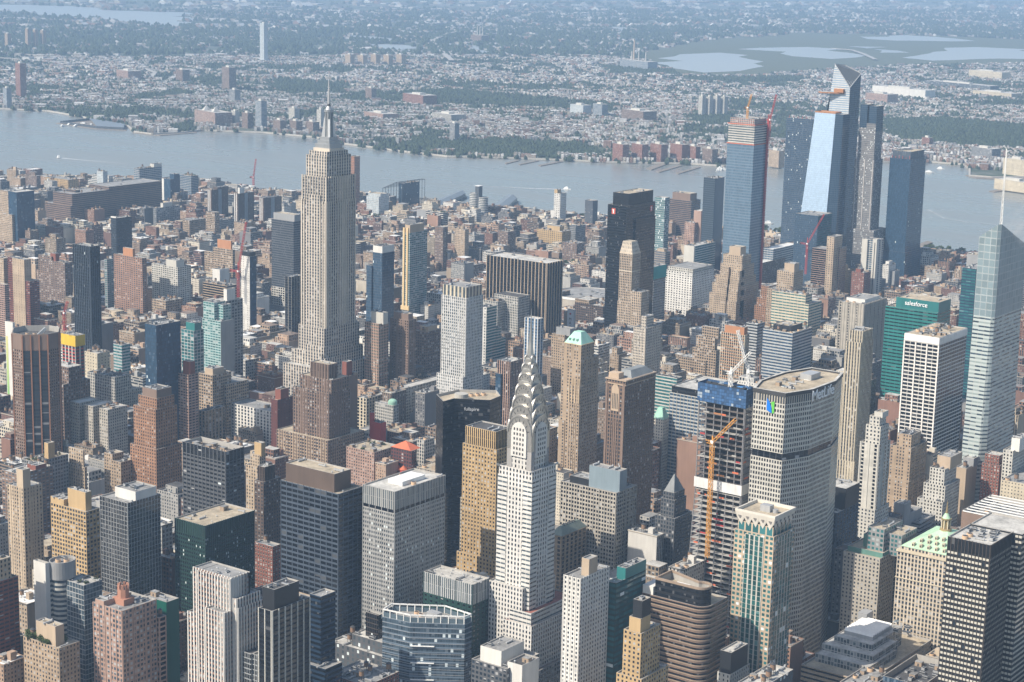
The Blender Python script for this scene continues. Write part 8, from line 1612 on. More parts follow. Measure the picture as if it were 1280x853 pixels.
3;-78 29 -5 30 71 3 99 87 4;-78 29 129 22 69 3 7 134 1;-112 29 249 30 43 2 8 135 7;-112 29 302 18 58 2 10 135 5;-112 28 321 27 58 3 20 136 3;-79 30 303 31 58 3 3 137 1;-112 20 638 22 16 0 3 187 1;-112 29 660 32 32 1 25 187 3;-79 29 585 11 26;-112 29 1087 32 33 2 13 162 4;-112 29 1143 14 30 1 3 163 1;-78 29 1060 29 30 1 39 163 1;-78 29 1535 20 39 3 6 177 5;-112 29 1749 16 12;-31 28 -475 23 40 3 87 128 7;-32 30 -397 10 42 3 23 128 3;2 29 -399 14 48 3 94 119 6;-32 30 -340 30 51 2 11 119 3;2 29 -340 22 49 2 35 119 0;-31 28 -99 9 48 3 55 109 3;2 29 -122 32 46 3 20 108 3;-32 29 78 12 38 2 10 107 3;-32 29 91 24 79 2 99 134 7;2 29 92 21 60 2 16 134 4;2 29 113 34 63 3 2 135 2;2 29 333 25 51 3 26 139 4;17 14 358 28 48 3 4 141 7;17 14 386 33 59 2 11 140 0;-32 29 576 10 27 1 23 187 4;-32 29 587 16 31 1 21 187 0;2 29 533 19 27 1 5 187 4;2 29 579 20 36 2 15 185 2;-32 21 823 8 17 2 3 160 2;-32 21 961 18 13 0 5 161 4;-32 24 979 12 19 1 4 161 4;10 21 785 27 15 4 2 160 4;2 29 928 22 11 4 2 163 2;2 29 951 17 30 2 20 163 2;-32 29 1107 19 24;-32 30 1126 13 22;2 29 1092 29 26 1 3 183 3;2 29 1130 26 24 1 2 69 7;5 13 1253 12 12 0 4 69 0;-32 26 1453 22 17 1 4 181 3;17 14 1358 22 28;10 21 1392 15 18 1 2 181 3;-32 26 1781 13 10 0 1 179 5;11 20 1675 20 23;2 29 1695 25 21 1 6 179 5;5 26 1732 21 16 4 4 179 5;2 29 1753 18 14 4 1 179 5;49 29 -566 25 39 2 10 127 1;83 29 -605 30 36 3 10 126 1;83 14 -574 30 34 2 4 126 7;49 29 -475 24 57 3 4 128 5;49 29 -450 26 48 3 19 129 3;83 28 -475 26 42 3 99 129 0;82 29 -449 23 58 3 95 130 3;49 29 -305 23 37 3 3 112 6;82 30 -340 28 48 3 9 112 6;82 30 -282 22 40 2 9 112 2;82 29 -260 30 33 2 8 109 2;49 29 -200 10 35 3 99 109 6;97 15 -200 31 23 2 3 108 2;49 29 -15 20 57 2 61 107 3;49 29 84 30 51 3 29 136 2;83 29 -28 28 51 3 19 188 3;83 28 28 28 57 3 60 188 5;83 28 97 32 52 2 16 136 2;49 29 316 21 57 3 54 141 3;49 29 391 18 51 2 11 55 3;49 29 425 31 50 3 21 187 2;82 30 222 26 47 3 9 142 3;82 30 282 20 58 2 42 141 3;82 29 302 26 66 3 34 141 3;82 30 398 29 48;83 28 428 26 45 3 11 55 5;49 29 505 25 48 3 57 185 2;49 29 705 20 38 2 39 160 4;82 30 605 24 47 3 20 160 2;82 30 659 27 39 3 4 160 4;83 29 722 20 45 2 12 161 2;49 29 785 28 34 1 20 161 2;49 29 813 25 30 1 18 161 2;49 29 838 25 26 1 1 161 4;49 29 864 28 25;49 29 962 33 34 3 7 183 7;49 29 995 23 36 2 4 183 3;83 29 913 28 43 3 17 183 7;49 29 1117 18 31 1 2 69 5;83 29 1093 34 34 3 57 69 0;82 30 1196 24 28;49 29 1363 32 36 3 8 178 2;90 22 1512 12 21 1 16 179 0;87 25 1525 18 18 1 1 179 0;83 28 1544 36 34 2 61 179 0;49 29 1610 29 30 2 13 179 5;49 25 1704 23 23 2 19 66 7;49 23 1745 12 13 0 1 66 7;49 26 1781 13 11 0 11 66 3;49 29 1794 15 10 0 4 66 3;83 29 1631 19 28 1 36 66 7;82 30 1667 11 25 1 16 66 7;89 22 1678 18 13 0 2 66 7;85 26 1697 9 14 0 2 66 7;90 22 1707 15 17 1 7 66 3;85 26 1767 25 14 4 7 66 3;83 29 1793 16 12 0 3 66 3;163 29 -653 18 56 3 99 126 1;177 15 -605 22 29 1 28 126 4;163 29 -527 22 47 2 14 129 4;163 29 -412 29 48 3 5 122 1;129 29 -317 31 52 2 52 112 4;163 29 -340 23 39 3 24 122 0;163 29 -317 25 46 2 21 133 3;163 29 -292 30 37 2 3 133 3;163 29 -122 21 39 3 9 190 3;144 14 -60 27 68 2 99 188 3;144 15 40 29 58 3 2 136 2;130 28 144 24 63 3 44 142 7;163 29 -60 20 30 2 37 194 6;178 14 -40 27 70 2 99 194 3;163 29 63 22 73 3 30 142 1;163 29 106 25 63 3 28 142 7;130 28 408 20 65 3 87 185 2;129 29 428 27 69 2 65 185 4;130 29 456 9 70 2 18 185 4;163 29 222 25 70 3 76 55 1;163 29 247 18 76 3 5 55 3;164 28 357 30 52 3 5 56 3;163 29 388 21 46 3 5 56 3;163 29 410 19 64 3 65 57 7;130 28 537 24 42 3 22 57 5;130 28 580 32 55 2 99 160 4;129 29 644 28 58 3 99 161 2;130 28 692 26 46 3 9 161 2;163 29 552 11 30 1 5 184 7;163 29 574 25 25 2 4 184 7;163 29 599 22 48 3 53 184 3;164 28 621 34 38 3 7 184 3;163 29 655 19 53 3 67 59 7;163 29 720 24 40 3 25 59 3;130 29 814 30 53 3 45 183 1;129 29 1008 22 36;163 29 975 26 43 3 96 181 6;163 29 1020 10 39 2 23 181 2;129 30 1099 16 29 1 27 181 2;130 28 1234 22 36 3 15 180 0;169 23 1212 20 23 2 12 179 2;163 29 1232 19 24 1 13 179 2;169 23 1252 20 21 1
4 179 2;178 14 1273 32 32 1 28 179 0;130 24 1335 27 9;129 29 1362 18 21 2 16 179 0;130 25 1394 17 16 0 4 179 0;129 26 1411 22 15 4 9 179 0;130 22 1453 24 11 4 3 179 0;130 29 1477 10 28 1 28 179 0;129 29 1501 8 24 1 3 66 1;129 30 1518 30 33 2 66 66 7;166 26 1365 23 19 2 15 179 0;166 26 1389 22 16 4 6 179 0;163 29 1411 23 29 1 64 66 1;163 29 1447 11 28 1 20 66 1;168 24 1492 25 10 4 1 66 1;167 25 1518 18 17 0 1 66 7;163 29 1536 11 24 1 6 66 7;130 20 1610 30 17 2 13 66 7;130 24 1654 15 21 1 4 66 3;130 28 1795 30 13 4 1 66 5;163 29 1610 27 33;163 29 1693 15 29 2 18 66 5;163 29 1743 23 22 1 9 66 5;164 28 1781 9 17 0 1 66 5;244 28 -664 29 46 2 29 125 6;210 29 -583 30 61 3 28 129 2;243 30 -545 30 45 3 7 123 5;210 29 -475 25 54 3 99 121 4;210 24 -390 20 21 1 3 133 6;243 30 -475 24 52 3 12 122 2;210 29 -340 20 62 3 99 133 3;210 14 -173 28 53 2 26 190 3;210 29 -144 31 51 3 99 190 5;243 29 -159 27 50 3 99 194 2;243 30 -132 30 39 3 5 193 3;243 30 -102 12 51 3 39 194 4;210 29 94 24 81;210 29 119 19 69 2 17 141 2;244 28 36 22 77 3 6 142 0;243 29 78 24 66 2 52 142 0;243 30 102 24 49 2 14 142 0;210 29 250 22 63 2 44 56 1;210 14 272 26 82 3 99 56 3;210 29 317 33 47 3 2 56 0;210 29 372 31 74 2 18 57 3;210 29 403 21 62 3 36 57 5;210 29 425 20 47;210 29 445 21 52 3 34 57 0;210 29 466 9 64 2 73 57 0;244 29 246 29 49 3 5 56 2;258 15 275 29 71 3 50 57 6;244 29 333 23 46;244 29 357 32 54 2 69 57 4;244 28 389 30 39;243 30 420 19 51 3 30 184 1;210 29 583 28 32 1 3 58 3;210 29 674 28 45 3 3 59 3;210 29 845 21 58 2 9 68 5;210 29 889 12 30 1 7 68 0;210 29 958 25 29 2 4 181 2;243 30 785 29 43 3 11 68 0;244 28 854 24 30 1 5 68 0;244 29 878 26 39 3 21 181 2;243 29 904 22 48 3 4 180 2;210 29 1086 8 29 1 2 180 4;210 29 1110 11 29 1 5 180 4;210 28 1142 21 37 2 49 179 2;210 29 1220 25 35 2 45 179 4;210 29 1245 28 35 2 34 179 0;243 29 1164 29 36 3 17 179 4;246 27 1271 20 13 4 3 65 1;244 29 1292 13 26 2 43 65 1;210 25 1335 28 20 1 33 66 1;210 24 1385 20 23 2 35 66 1;210 26 1405 18 23 2 5 66 1;210 29 1423 32 38 3 27 66 7;249 23 1356 13 23 1 3 66 6;291 14 -695 24 47 3 13 2 3;324 29 -762 34 47;324 29 -674 17 60 2 4 125 4;291 14 -558 31 46 3 17 123 0;324 29 -574 20 44 3 6 124 1;305 14 -260 20 54 3 99 192 0;290 30 -148 19 37;324 29 -200 28 48 3 10 193 0;291 28 14 29 64 3 81 142 4;290 29 119 32 83 2 99 55 4;324 29 13 25 53 2 69 195 5;324 29 38 31 77 3 45 55 2;324 29 94 32 50;324 29 126 25 58 2 14 56 2;290 30 302 30 54 2 58 52 3;290 29 358 15 42 3 27 184 6;291 28 454 21 63 2 6 58 3;325 28 296 32 45 3 4 52 5;290 29 724 31 46;290 29 986 24 53 3 11 179 2;290 29 1241 32 32 1 10 65 7;404 30 -840 20 59 3 21 0 2;371 29 -790 27 67 3 99 2 1;371 29 -647 12 97 3 99 123 5;404 30 -736 15 62 2 10 3 5;405 29 -668 14 80 3 99 123 4;371 14 -515 10 67 3 10 131 6;405 28 -315 33 79 2 48 193 4;371 29 -152 31 72 2 21 195 7;405 28 -149 32 86 2 99 195 3;405 29 -117 27 61 2 10 195 0;371 29 -60 28 59 3 25 195 5;371 29 58 27 72 2 6 49 3;404 30 -19 19 85 3 99 49 7;371 29 325 18 86 3 8 58 3;385 15 394 32 70 2 36 60 1;405 29 425 31 84 3 15 60 5;404 30 456 19 60 3 11 60 0;371 29 569 21 70 2 88 60 5;371 29 590 19 76 3 47 68 0;371 29 609 22 81 3 27 68 0;405 28 505 25 69 3 71 60 0;404 29 579 28 71 3 4 63 1;405 29 662 27 95;371 29 902 31 83 3 23 65 1;371 29 1004 26 63 3 32 65 1;405 29 890 23 73 3 10 65 1;371 29 1281 24 93;404 29 1101 24 94;404 30 1234 18 95;466 15 -878 21 64 2 99 1 1;451 29 -709 22 48 2 99 5 3;485 29 -720 18 7 4 32 6 4;485 29 -701 27 12 4 3 7 2;451 29 -605 27 38 3 12 132 2;451 29 -340 21 99;451 30 -173 17 56 3 15 195 4;451 29 -117 27 74 2 99 49 1;485 29 -60 20 69 2 43 53 1;451 30 222 20 81 2 78 58 2;451 29 242 18 75;452 28 261 18 75 3 15 60 6;451 29 348 15 78 3 4 60 4;485 29 357 20 81 2 94 60 0;485 29 377 23 92 2 99 60 0;485 29 722 33 96 3 44 65 6;486 28 1181 22 97;566 28 -692 20 86 3 7 132 2;546 15 -452 24 38 3 3 13 3;546 15 -428 24 101 3 26 46 2;532 29 -147 27 87 3 99 53 6;566 28 -119 20 9 4 8 35 5;532 29 -38 10 75 2 99 51 2;532 29 277 29 72 2 99 61 1;532 29 306 32 85 2 66 61 3;532 29 364
29 94 3 90 61 3;566 28 245 31 46 3 3 61 2;565 30 276 30 91 3 63 61 3;565 29 327 23 57 2 14 61 0;566 28 785 29 91 3 13 64 5;613 28 -993 19 108;646 29 -556 15 84 2 12 13 3;612 29 -252 22 76 3 80 35 3;660 15 -318 23 72 3 47 35 1;612 29 -178 33 8 4 2 35 4;612 29 -145 31 9 4 3 35 0;646 29 -200 23 22 2 4 35 0;613 28 91 25 80 3 99 61 6;612 29 116 25 79 3 41 61 6;647 28 -60 22 95;646 29 0 24 69 2 19 25 0;646 29 46 26 29 1 3 37 1;646 29 72 24 26 1 9 37 1;646 29 96 25 40 3 13 37 7;613 28 275 19 74 2 99 61 0;613 28 433 27 30 2 9 62 2;646 29 253 20 60 3 8 62 2;646 29 360 14 63 2 11 62 2;646 29 394 30 12 4 9 41 3;612 29 505 24 8 4 2 62 4;612 29 654 21 56 3 15 64 2;613 29 676 21 74 2 17 64 4;646 29 561 27 61 3 25 64 2;693 29 -531 26 53 2 4 20 1;727 28 -536 8 29 2 8 20 2;726 30 -527 22 46 3 5 20 2;693 29 -432 33 60 2 26 21 3;693 29 -381 11 90 3 99 47 0;726 30 -426 28 70 2 11 35 2;693 29 -319 28 54 3 7 35 2;726 30 -250 20 100;726 29 -144 25 84 3 4 25 4;693 29 86 18 74 2 6 38 7;693 15 104 30 86 2 56 61 4;726 30 10 18 78 3 6 38 7;726 30 182 10 40;693 29 422 32 74;727 28 362 20 89 3 34 62 0;773 29 -926 22 107;774 28 -833 13 101;807 29 -901 27 105;774 14 -446 33 91 3 99 35 2;807 29 -475 30 48 3 68 23 0;807 29 -242 12 85 3 4 36 3;774 29 -127 37 66 3 4 37 2;807 29 -154 16 76 3 27 39 7;774 28 -60 13 48;773 29 2 16 97 2 75 38 5;773 29 222 23 96 2 68 44 3;773 29 270 33 91 3 17 44 3;807 29 293 33 96;854 29 -452 16 60 2 5 24 2;887 15 -475 21 63 2 99 24 2;888 14 -454 20 45 3 33 28 1;854 14 -325 14 32 1 99 31 6;854 14 -311 26 90 3 99 36 4;854 29 -127 37 54 3 11 39 0;854 29 -60 25 48 3 13 41 2;854 29 300 20 93;983 14 -408 20 56 3 33 29 3;968 29 -31 24 96;1048 30 -393 23 96;1015 29 -152 21 100;1095 30 -605 25 98;1095 30 -475 28 97;1095 29 -447 31 93'''.replace('\n', ' ').split(';')]   # x, width, y, depth, height, sort, detail, landmark, side
CUTS = (' with', ' in front', ' beside', ' behind', ' bearing', ' near ', ' topped', ' cut by', ' below', ' above', ' left of', ' right of', ' at the', ' standing', ' wrapped', ' on the', ' between', ' of three', ', ', ' carrying', ' turned', ' just', ' stepping', ' slightly', ' under ', ' inside', ' rising', ' trailing', ' leaning', ' speckled', ' that', ' before', ' showing', ' split', ' framed', ' cornered', ' and ')
def shorten(l):
 for s in CUTS:
  i = l.find(s)
  if i > 0 and len(l[:i].split()) >= 3: l = l[:i]
 return l
SHORT = [shorten(h['label']) for h in HEROES] + ['silver spired skyscraper']
SIDES = ['right of', 'left of', 'in front of', 'behind', 'lower right of', 'upper right of', 'lower left of', 'upper left of']
TNAME = ['dark red brick', 'rust brick', 'tan brick', 'pale tan', 'cream', 'brown', 'grey', 'pale grey', 'dark grey', 'orange brown', 'umber', 'maroon']
KNAME = ['row house', 'apartment building', 'loft building', 'office block', 'warehouse']
TINTS = [(.18, .10, .075), (.27, .165, .12), (.33, .25, .18), (.43, .36, .27), (.50, .455, .375), (.20, .15, .115), (.33, .325, .31), (.56, .545, .51), (.15, .15, .155), (.36, .255, .185), (.28, .225, .17), (.16, .095, .08)]
FST = [('fill_punch', .42, .50, 3.2, 3.3, .3), ('fill_loft', .64, .58, 3.8, 3.9, .2), ('fill_small', .34, .46, 2.6, 3.1, .35), ('fill_band', 1.0, .48, 2.2, 3.5, .15), ('fill_strip', .5, .62, 3.0, 3.5, .2)]
def fill_style(k):
 n, ww, wh, bay, fl, bl = FST[k]
 return facade(n, (.3, .3, .3), GL['dk'], ww, wh, (.10, .09, .085) if n == 'fill_strip' else None, blind=bl * .6, bc=(.36, .36, .35), tint=True, bump=True), bay, fl
BLANKT = plain('party_wall', (.3, .3, .3), .9, 0, .22, tint=True)
RK = ['grey', 'dark', 'pale', 'tan', 'white', 'grey', 'brown', 'pale']
FNAMES = [('row_house', 'house', 'small row houses'), ('apartment_building', 'apartment building', 'mid height apartment buildings'), ('loft_building', 'loft building', 'old loft buildings'), ('office_building', 'office building', 'plain office buildings'), ('warehouse', 'warehouse', 'low warehouses')]
def fill_mesh(b, x0, x1, y0, y1, z, R, own=True):
 t = TINTS[R.randrange(len(TINTS))]; f = R.uniform(.88, 1.25); t = tuple(min(.7, c * f) for c in t)
 k = R.choice((0, 0, 0, 1, 1, 2, 2, 3, 4)) if z > 20 else R.choice((0, 2, 2, 0, 1))
 m, bay, fl = fill_style(k); P = rect(x0, x1, y0, y1)
 nf = max(1, round(z / fl)); u = float(R.randrange(300)); v = float(R.randrange(100))
 bl = R.randrange(6)
 for i in range(4):
  a, c = P[i], P[(i + 1) % 4]; L = math.hypot(c[0] - a[0], c[1] - a[1]); kk = max(1, round(L / bay))
  mm = BLANKT if (i == 1 and bl in (0, 1) or i == 0 and bl == 2) and z > 18 else m
  b.face([(*a, 0), (*c, 0), (*c, z), (*a, z)], mm, [(u, v), (u + kk, v), (u + kk, v + nf), (u, v + nf)], t)
  u += kk + 3
 inn = rect(x0 + .4, x1 - .4, y0 + .4, y1 - .4); ph = .9
 for i in range(4):
  j = (i + 1) % 4; b.face([(*P[i], z), (*P[j], z), (*inn[j], z), (*inn[i], z)], BLANKT, None, t); b.face([(*inn[i], z), (*inn[j], z), (*inn[j], z - ph), (*inn[i], z - ph)], BLANKT, None, t)
 if own and z > 14 and R.random() < .6:
  q = rect(x0 - .45, x1 + .45, y0 - .45, y1 + .45); zc = z - R.choice((.7, 1.0, 4.2)); cm = plain('cornice_dark', (.10, .095, .09), .85) if R.random() < .35 else plain('cornice_pale', (.40, .36, .30), .85)
  for i in range(4): b.face([(*q[i], zc), (*q[(i + 1) % 4], zc), (*q[(i + 1) % 4], zc + .7), (*q[i], zc + .7)], cm)
  b.cap(q[::1], zc + .7, cm) if zc < z - 2 else [b.face([(*q[i], zc + .7), (*q[(i + 1) % 4], zc + .7), (*P[(i + 1) % 4], zc + .72), (*P[i], zc + .72)], cm) for i in range(4)]
 return t, ph, inn
rest = MB()
for i, row in enumerate(FILL):
 x0, x1, y0, y1, z = row[0], row[0] + row[1], row[2], row[2] + row[3], row[4]
 R = random.Random(i * 7 + 5); rk = R.choice(RK); rm = roofmat(rk)
 if len(row) < 6:
  t, ph, inn = fill_mesh(rest, x0, x1, y0, y1, z, R); rest.cap(inn, z - ph, rm); continue
 fl, area = row[5], row[6] * 3
 nm, cat, grp = FNAMES[fl]
 ti = random.Random(i * 7 + 5); ti.choice(RK); ti = ti.randrange(len(TINTS))
 lab = '%s %s, %s roof, %s the %s' % (TNAME[ti], KNAME[fl], rk, SIDES[row[8]], SHORT[row[7]])
 if len(lab.split()) > 16: lab = lab.replace(' of the ', ' of ').replace('behind the', 'behind')
 b = MB(); t, ph, inn = fill_mesh(b, x0, x1, y0, y1, z, R)
 w, dd = x1 - x0, y1 - y0
 if area < 22:
  b.cap(inn, z - ph, rm)
  if w > 8 and dd > 8: x, y = R.uniform(x0 + 3, x1 - 5), R.uniform(y0 + 2, y1 - 5); b.box(x, x + 3.5, y, y + 3, z - ph, z + 2.6, BLANKT, False, t)
  single(nm, b, lab, cat, grp, ((x0 + x1) / 2, (y0 + y1) / 2, 0)); continue
 root = thing(nm, lab, cat, ((x0 + x1) / 2, (y0 + y1) / 2, 0), grp)
 o = part('outer_walls', b, root)
 q = MB(); q.cap(inn, z - ph, rm); part('roof_deck', q, o)
 if w > 9 and dd > 9:
  x, y = R.uniform(x0 + 2, x1 - 7), R.uniform(y0 + 2, y1 - 6); q = MB(); hz = R.uniform(3, 5.5); q.box(x, x + R.uniform(4, 6), y, y + R.uniform(3.5, 5.5), z - ph, z + hz, BLANKT, False, t); part('stair_bulkhead', q, root)
  if z > 24 and w > 14 and dd > 14 and R.random() < .45:
   s = R.uniform(.16, .26); q = MB(); s0 = fill_style(R.choice((0, 1)))
   p = rect(x0 + w * s, x1 - w * s, y0 + dd * s, y1 - dd * s); q.walls(p, z - ph, z + R.uniform(4, 9), 'x', mat=s0, tint=t); q.cap(p, q.v[-1][2], rm); part('setback_tier', q, root)
  n = min(9, int(area / 28) + 1)
  scatter(root, x0, x1, y0, y1, z - ph, n, ['unit', 'tank', 'tank', 'vent', 'hut', 'duct', 'drum', 'sky', 'unit'] if z > 18 else ['vent', 'vent', 'hut', 'sky', 'unit'], i, [(x, x + 5, y, y + 5)])
R = random.Random(77)
for x0, x1, ya, yb in BLOCKS:      # streets that run on to either side of the built-up middle
 xm, ym = (x0 + x1) / 2 - 1530, ya + 1700
 right = .934 * xm + .358 * ym > 95; left = .63 * xm + .777 * ym < -95
 if not (right or left) or math.hypot(xm, ym) < 1150: continue
 y = ya
 while y < yb - 12:
  w = R.uniform(16, 34)
  for u0, u1 in ((x0, (x0 + x1) / 2 - 2), ((x0 + x1) / 2 + 2, x1)):
   if any(u0 < h['X'][1] + 8 and u1 > h['X'][0] - 8 and y < h['X'][3] + 8 and y + w > h['X'][2] - 8 for h in HEROES): continue
   z = R.choice((14, 18, 26, 38, 48, 60)) if right else R.choice((12, 15, 20, 30))
   t, ph, inn = fill_mesh(rest, u0, u1, y, min(yb, y + w - .4), z, R); rest.cap(inn, z - ph, roofmat(R.choice(RK)))
  y += w
if rest.v: stuff('packed_low_buildings', rest, 'tightly packed low buildings filling the blocks between the towers', 'buildings')

# ------------------------------------------------------------------ cranes, piers, boats
for key, lab, x, y, z, hm, jib, ang, el, col in [('vor','orange tower crane standing in front of the unfinished steel tower',793.68,-418.93,96.01,96.67,30.24,0,0.84,'y'),('vw1','white crane with its jib pointing right on the blue netted tower',800.33,-405.93,237.02,11.62,26,0,0.85,'w'),('vw2','white and yellow crane with a steep jib on the blue netted tower',813.49,-400.93,238.87,11.92,34.34,3.14,1.22,'w'),('hred','red tower crane before the pale blue mirror skyscraper',3.6,1257.96,24.76,53.97,62.67,0,1.08,'r'),('lred','long red crane rising left of the slender white faced tower',-336.96,193.69,83.39,37.16,74.01,0,1.35,'r'),('mwy','yellow crane on the orange topped skyscraper under construction',10.17,1010.78,312.38,18.17,23.19,0,1.3,'y'),('mwr','red crane at the right edge of the orange topped skyscraper',35.53,1041.14,271.97,38.98,43.17,0,1.35,'r'),('leftred','small red and white crane behind the cornerwise brown tower',-157.21,-273.28,129.85,21.09,16.11,0,1.18,'r'),('pier','pale spire like crane by the river on the left',-1474.69,1400,33.52,18.48,43.18,0,1.39,'r')]:
 r = thing('tower_crane', lab, 'crane', (x, y, z), 'tower cranes')
 crane(r, x, y, z, hm, jib, ang, el, {'w': WHITEM, 'y': YELST, 'r': REDST}[col], {'vor':2.6,'vw1':2.4,'vw2':2.4,'hred':2.6,'lred':2.6,'mwy':2.6,'mwr':2.6,'leftred':2.6,'pier':3}.get(key, 2.2))
for poly, z, hh, lab in [([(-1066.7,1562.3),(-1172.6,1803.4),(-1219.2,1838.5),(-1128.5,1610.8)],0,9,'dark roofed pier shed left of the round white banded towers'),([(-933.2,1626.7),(-1037.3,1822.5),(-1095.4,1863.5),(-999.8,1668.2)],0,9,'dark roofed pier shed right of the round white banded towers'),([(-1525.6,2433.2),(-1550.3,2529.7),(-1565.2,2542.6),(-1543.7,2450.2)],-1,0,'leftmost thin pier of the three below the wooded far shore'),([(-1486.5,2442.5),(-1508,2562),(-1522.8,2575),(-1500.9,2454.8)],-1,0,'middle thin pier of the three below the wooded far shore'),([(-1430.9,2461.9),(-1450.8,2596.3),(-1471.2,2617.7),(-1446.6,2472.5)],-1,0,'rightmost thin pier of the three below the wooded far shore'),([(-1171.4,2609.3),(-1218.6,2766.5),(-1249.2,2790.6),(-1206,2639.7)],-1,0,'pale short pier left of the marina'),([(-1126.5,2578.1),(-1168.4,2764.8),(-1183.4,2776.7),(-1147.3,2595.2)],-1,0,'brown long pier left of the marina'),([(-1071.3,2585.5),(-1112.6,2769.8),(-1125.8,2783.4),(-1090.3,2604.3)],-1,0,'thin dark pier next to the marina'),([(-462,3114.4),(-327.5,3169.4),(-363.1,3260.3),(-500.2,3232.1),(-509.1,3155.3)],-1,0,'broad pier with parked vehicles at the right'),([(-304.9,2859.3),(-267.3,3015.3),(-307.4,3118.1),(-321.9,2864.2)],-1.2,0,'pier carrying the ornate hall at the right edge'),([(-2965,2247.4),(-2868.4,2283.8),(-2960.1,2373.9),(-3200.9,2422),(-3181.3,2273.5)],-1,7,'ferry terminal sheds at the far left shore'),([(-2688,2253.4),(-2678.2,2396.2),(-2735.3,2445),(-2741,2303.2),(-2802.5,2249.6)],-1.2,0,'green tipped pier park on the far left shore'),([(-50.4,1856.6),(-58.7,1937.2),(-75.5,1950.8),(-70.3,1880.9)],-0.5,0,'dark low pier right of the navy skyscraper')]:
 cx, cy = sum(p[0] for p in poly) / len(poly), sum(p[1] for p in poly) / len(poly)
 b = MB(); m = plain('pier_deck', (.20, .175, .15), .9)
 for i in range(len(poly)):
  p, q = poly[i], poly[(i + 1) % len(poly)]; b.face([(*p, -3.4), (*q, -3.4), (*q, z), (*p, z)], m)
 b.cap(poly, z, m)
 r = thing('pier', lab, 'pier', (cx, cy, 0), 'river piers'); part('pier_deck', b, r)
 if hh > 0:
  c = Vector((cx, cy)); ins = [tuple(c + (Vector(p) - c) * .9) for p in poly]
  b = MB(); b.walls(ins, z, z + hh, 'x', mat=sty('darkgreyband')); part('pier_shed', b, r)
  b = MB(); a0, a1 = Vector(ins[0]).lerp(Vector(ins[3]), .5), Vector(ins[1]).lerp(Vector(ins[2]), .5); zz = z + hh; rm = plain('shed_roof', (.16, .19, .22), .6)
  I = [(*p, zz) for p in ins]; A, B_ = (*a0, zz + 4), (*a1, zz + 4)
  b.face([I[0], I[1], B_, A], rm); b.face([I[2], I[3], A, B_], rm); b.face([I[1], I[2], B_], rm); b.face([I[3], I[0], A], rm); part('shed_roof', b, r)
for x, y, L, ang, lab, nm in [(*q, lab, nm) for lab, nm, l in [('small fast boat trailing a long white wake at left','boat',[(-2439.61,1652.76,26,2.6)]),('white boat in the river right of the navy skyscraper','ferry_boat',[(-611.29,3149.63,30,0.3)]),('thin dark boat far out at the right','boat',[(-626.38,3257.75,22,0.2)]),('white boat between the unfinished and the dark glass skyscrapers','boat',[(-445.5,1942.32,24,0.5)]),('small boat ahead of the right hand wake','boat',[(-1098.46,2108.84,22,0)]),('small white boat moored in the far marina','sail_boat',[(-1078.95,2813.81,14.61,1.75),(-1064.97,2790.95,12.35,0.48),(-1058.4,2860.55,11.74,1.55),(-1039.47,2789.23,14.16,2.87),(-1041.77,2774.88,13.87,0.88),(-1032.31,2723.63,11.09,0.94),(-1019.05,2811.86,12.3,2.32),(-1049.05,2755.78,11.62,0.27),(-1006.06,2760.12,10.45,1.89),(-1034.83,2764.68,14.06,0.66),(-1016.91,2800.29,13.78,2.46),(-1027.91,2769.01,15.15,0.31),(-1033.92,2832.53,12.36,0.44),(-1047.69,2837.3,15.1,0.83),(-1046.41,2817.75,13.29,0.59),(-1039.7,2758.39,14.27,1.7),(-1043.64,2858.63,14.96,0.51),(-1013.21,2810.84,13.25,2.91),(-1009.92,2782.7,9.38,1.11),(-1082.01,2818.94,10.5,2.58),(-1072.95,2808.69,12.45,2.55),(-1007.49,2800.92,10.5,1.63)]),('ferry boat moored among the far left terminal sheds','ferry_boat',[(-3096.71,2227.19,24.83,2.04),(-3119.62,2275.71,33.44,2.01),(-3072.67,2264.25,32.37,1.66),(-3110.13,2326.02,31.92,0.38),(-3064.95,2315.93,32.58,2.32),(-3060.28,2341.33,24.31,1.58),(-3066.68,2376.77,35.86,1.17),(-3033.28,2376.81,38.55,1.18),(-3022.46,2397.06,29.57,1.44)])] for q in l]:
 r = thing(nm, lab, 'boat', (x, y, -3), 'boats on the river'); b = MB(); W = L * .26
 ca, sa = math.cos(ang), math.sin(ang)
 def w2(u, v, z): return (x + u * ca - v * sa, y + u * sa + v * ca, z)
 hull = [(-L / 2, -W / 2), (L * .25, -W / 2), (L / 2, 0), (L * .25, W / 2), (-L / 2, W / 2)]
 for i in range(5):
  p, q = hull[i], hull[(i + 1) % 5]; b.face([w2(p[0] * .92, p[1] * .8, -3.2), w2(q[0] * .92, q[1] * .8, -3.2), w2(*q, -1), w2(*p, -1)], WHITEM)
 b.face([w2(*p, -1) for p in hull], WHITEM); part('hull', b, r)
 b = MB()
 for s0, s1, z0, z1 in ((-.35, .18, -1, 1.8), (-.2, .08, 1.8, 3.6)):
  q = [w2(L * s0, -W * .36, 0)[:2], w2(L * s1, -W * .36, 0)[:2], w2(L * s1, W * .36, 0)[:2], w2(L * s0, W * .36, 0)[:2]]; b.walls(q, z0, z1, 'x', mat=(WHITEM, 3, 3)); b.cap(q, z1, WHITEM)
 part('cabin', b, r)
foam = plain('wake_foam', (.46, .49, .5), .7)
b = MB()
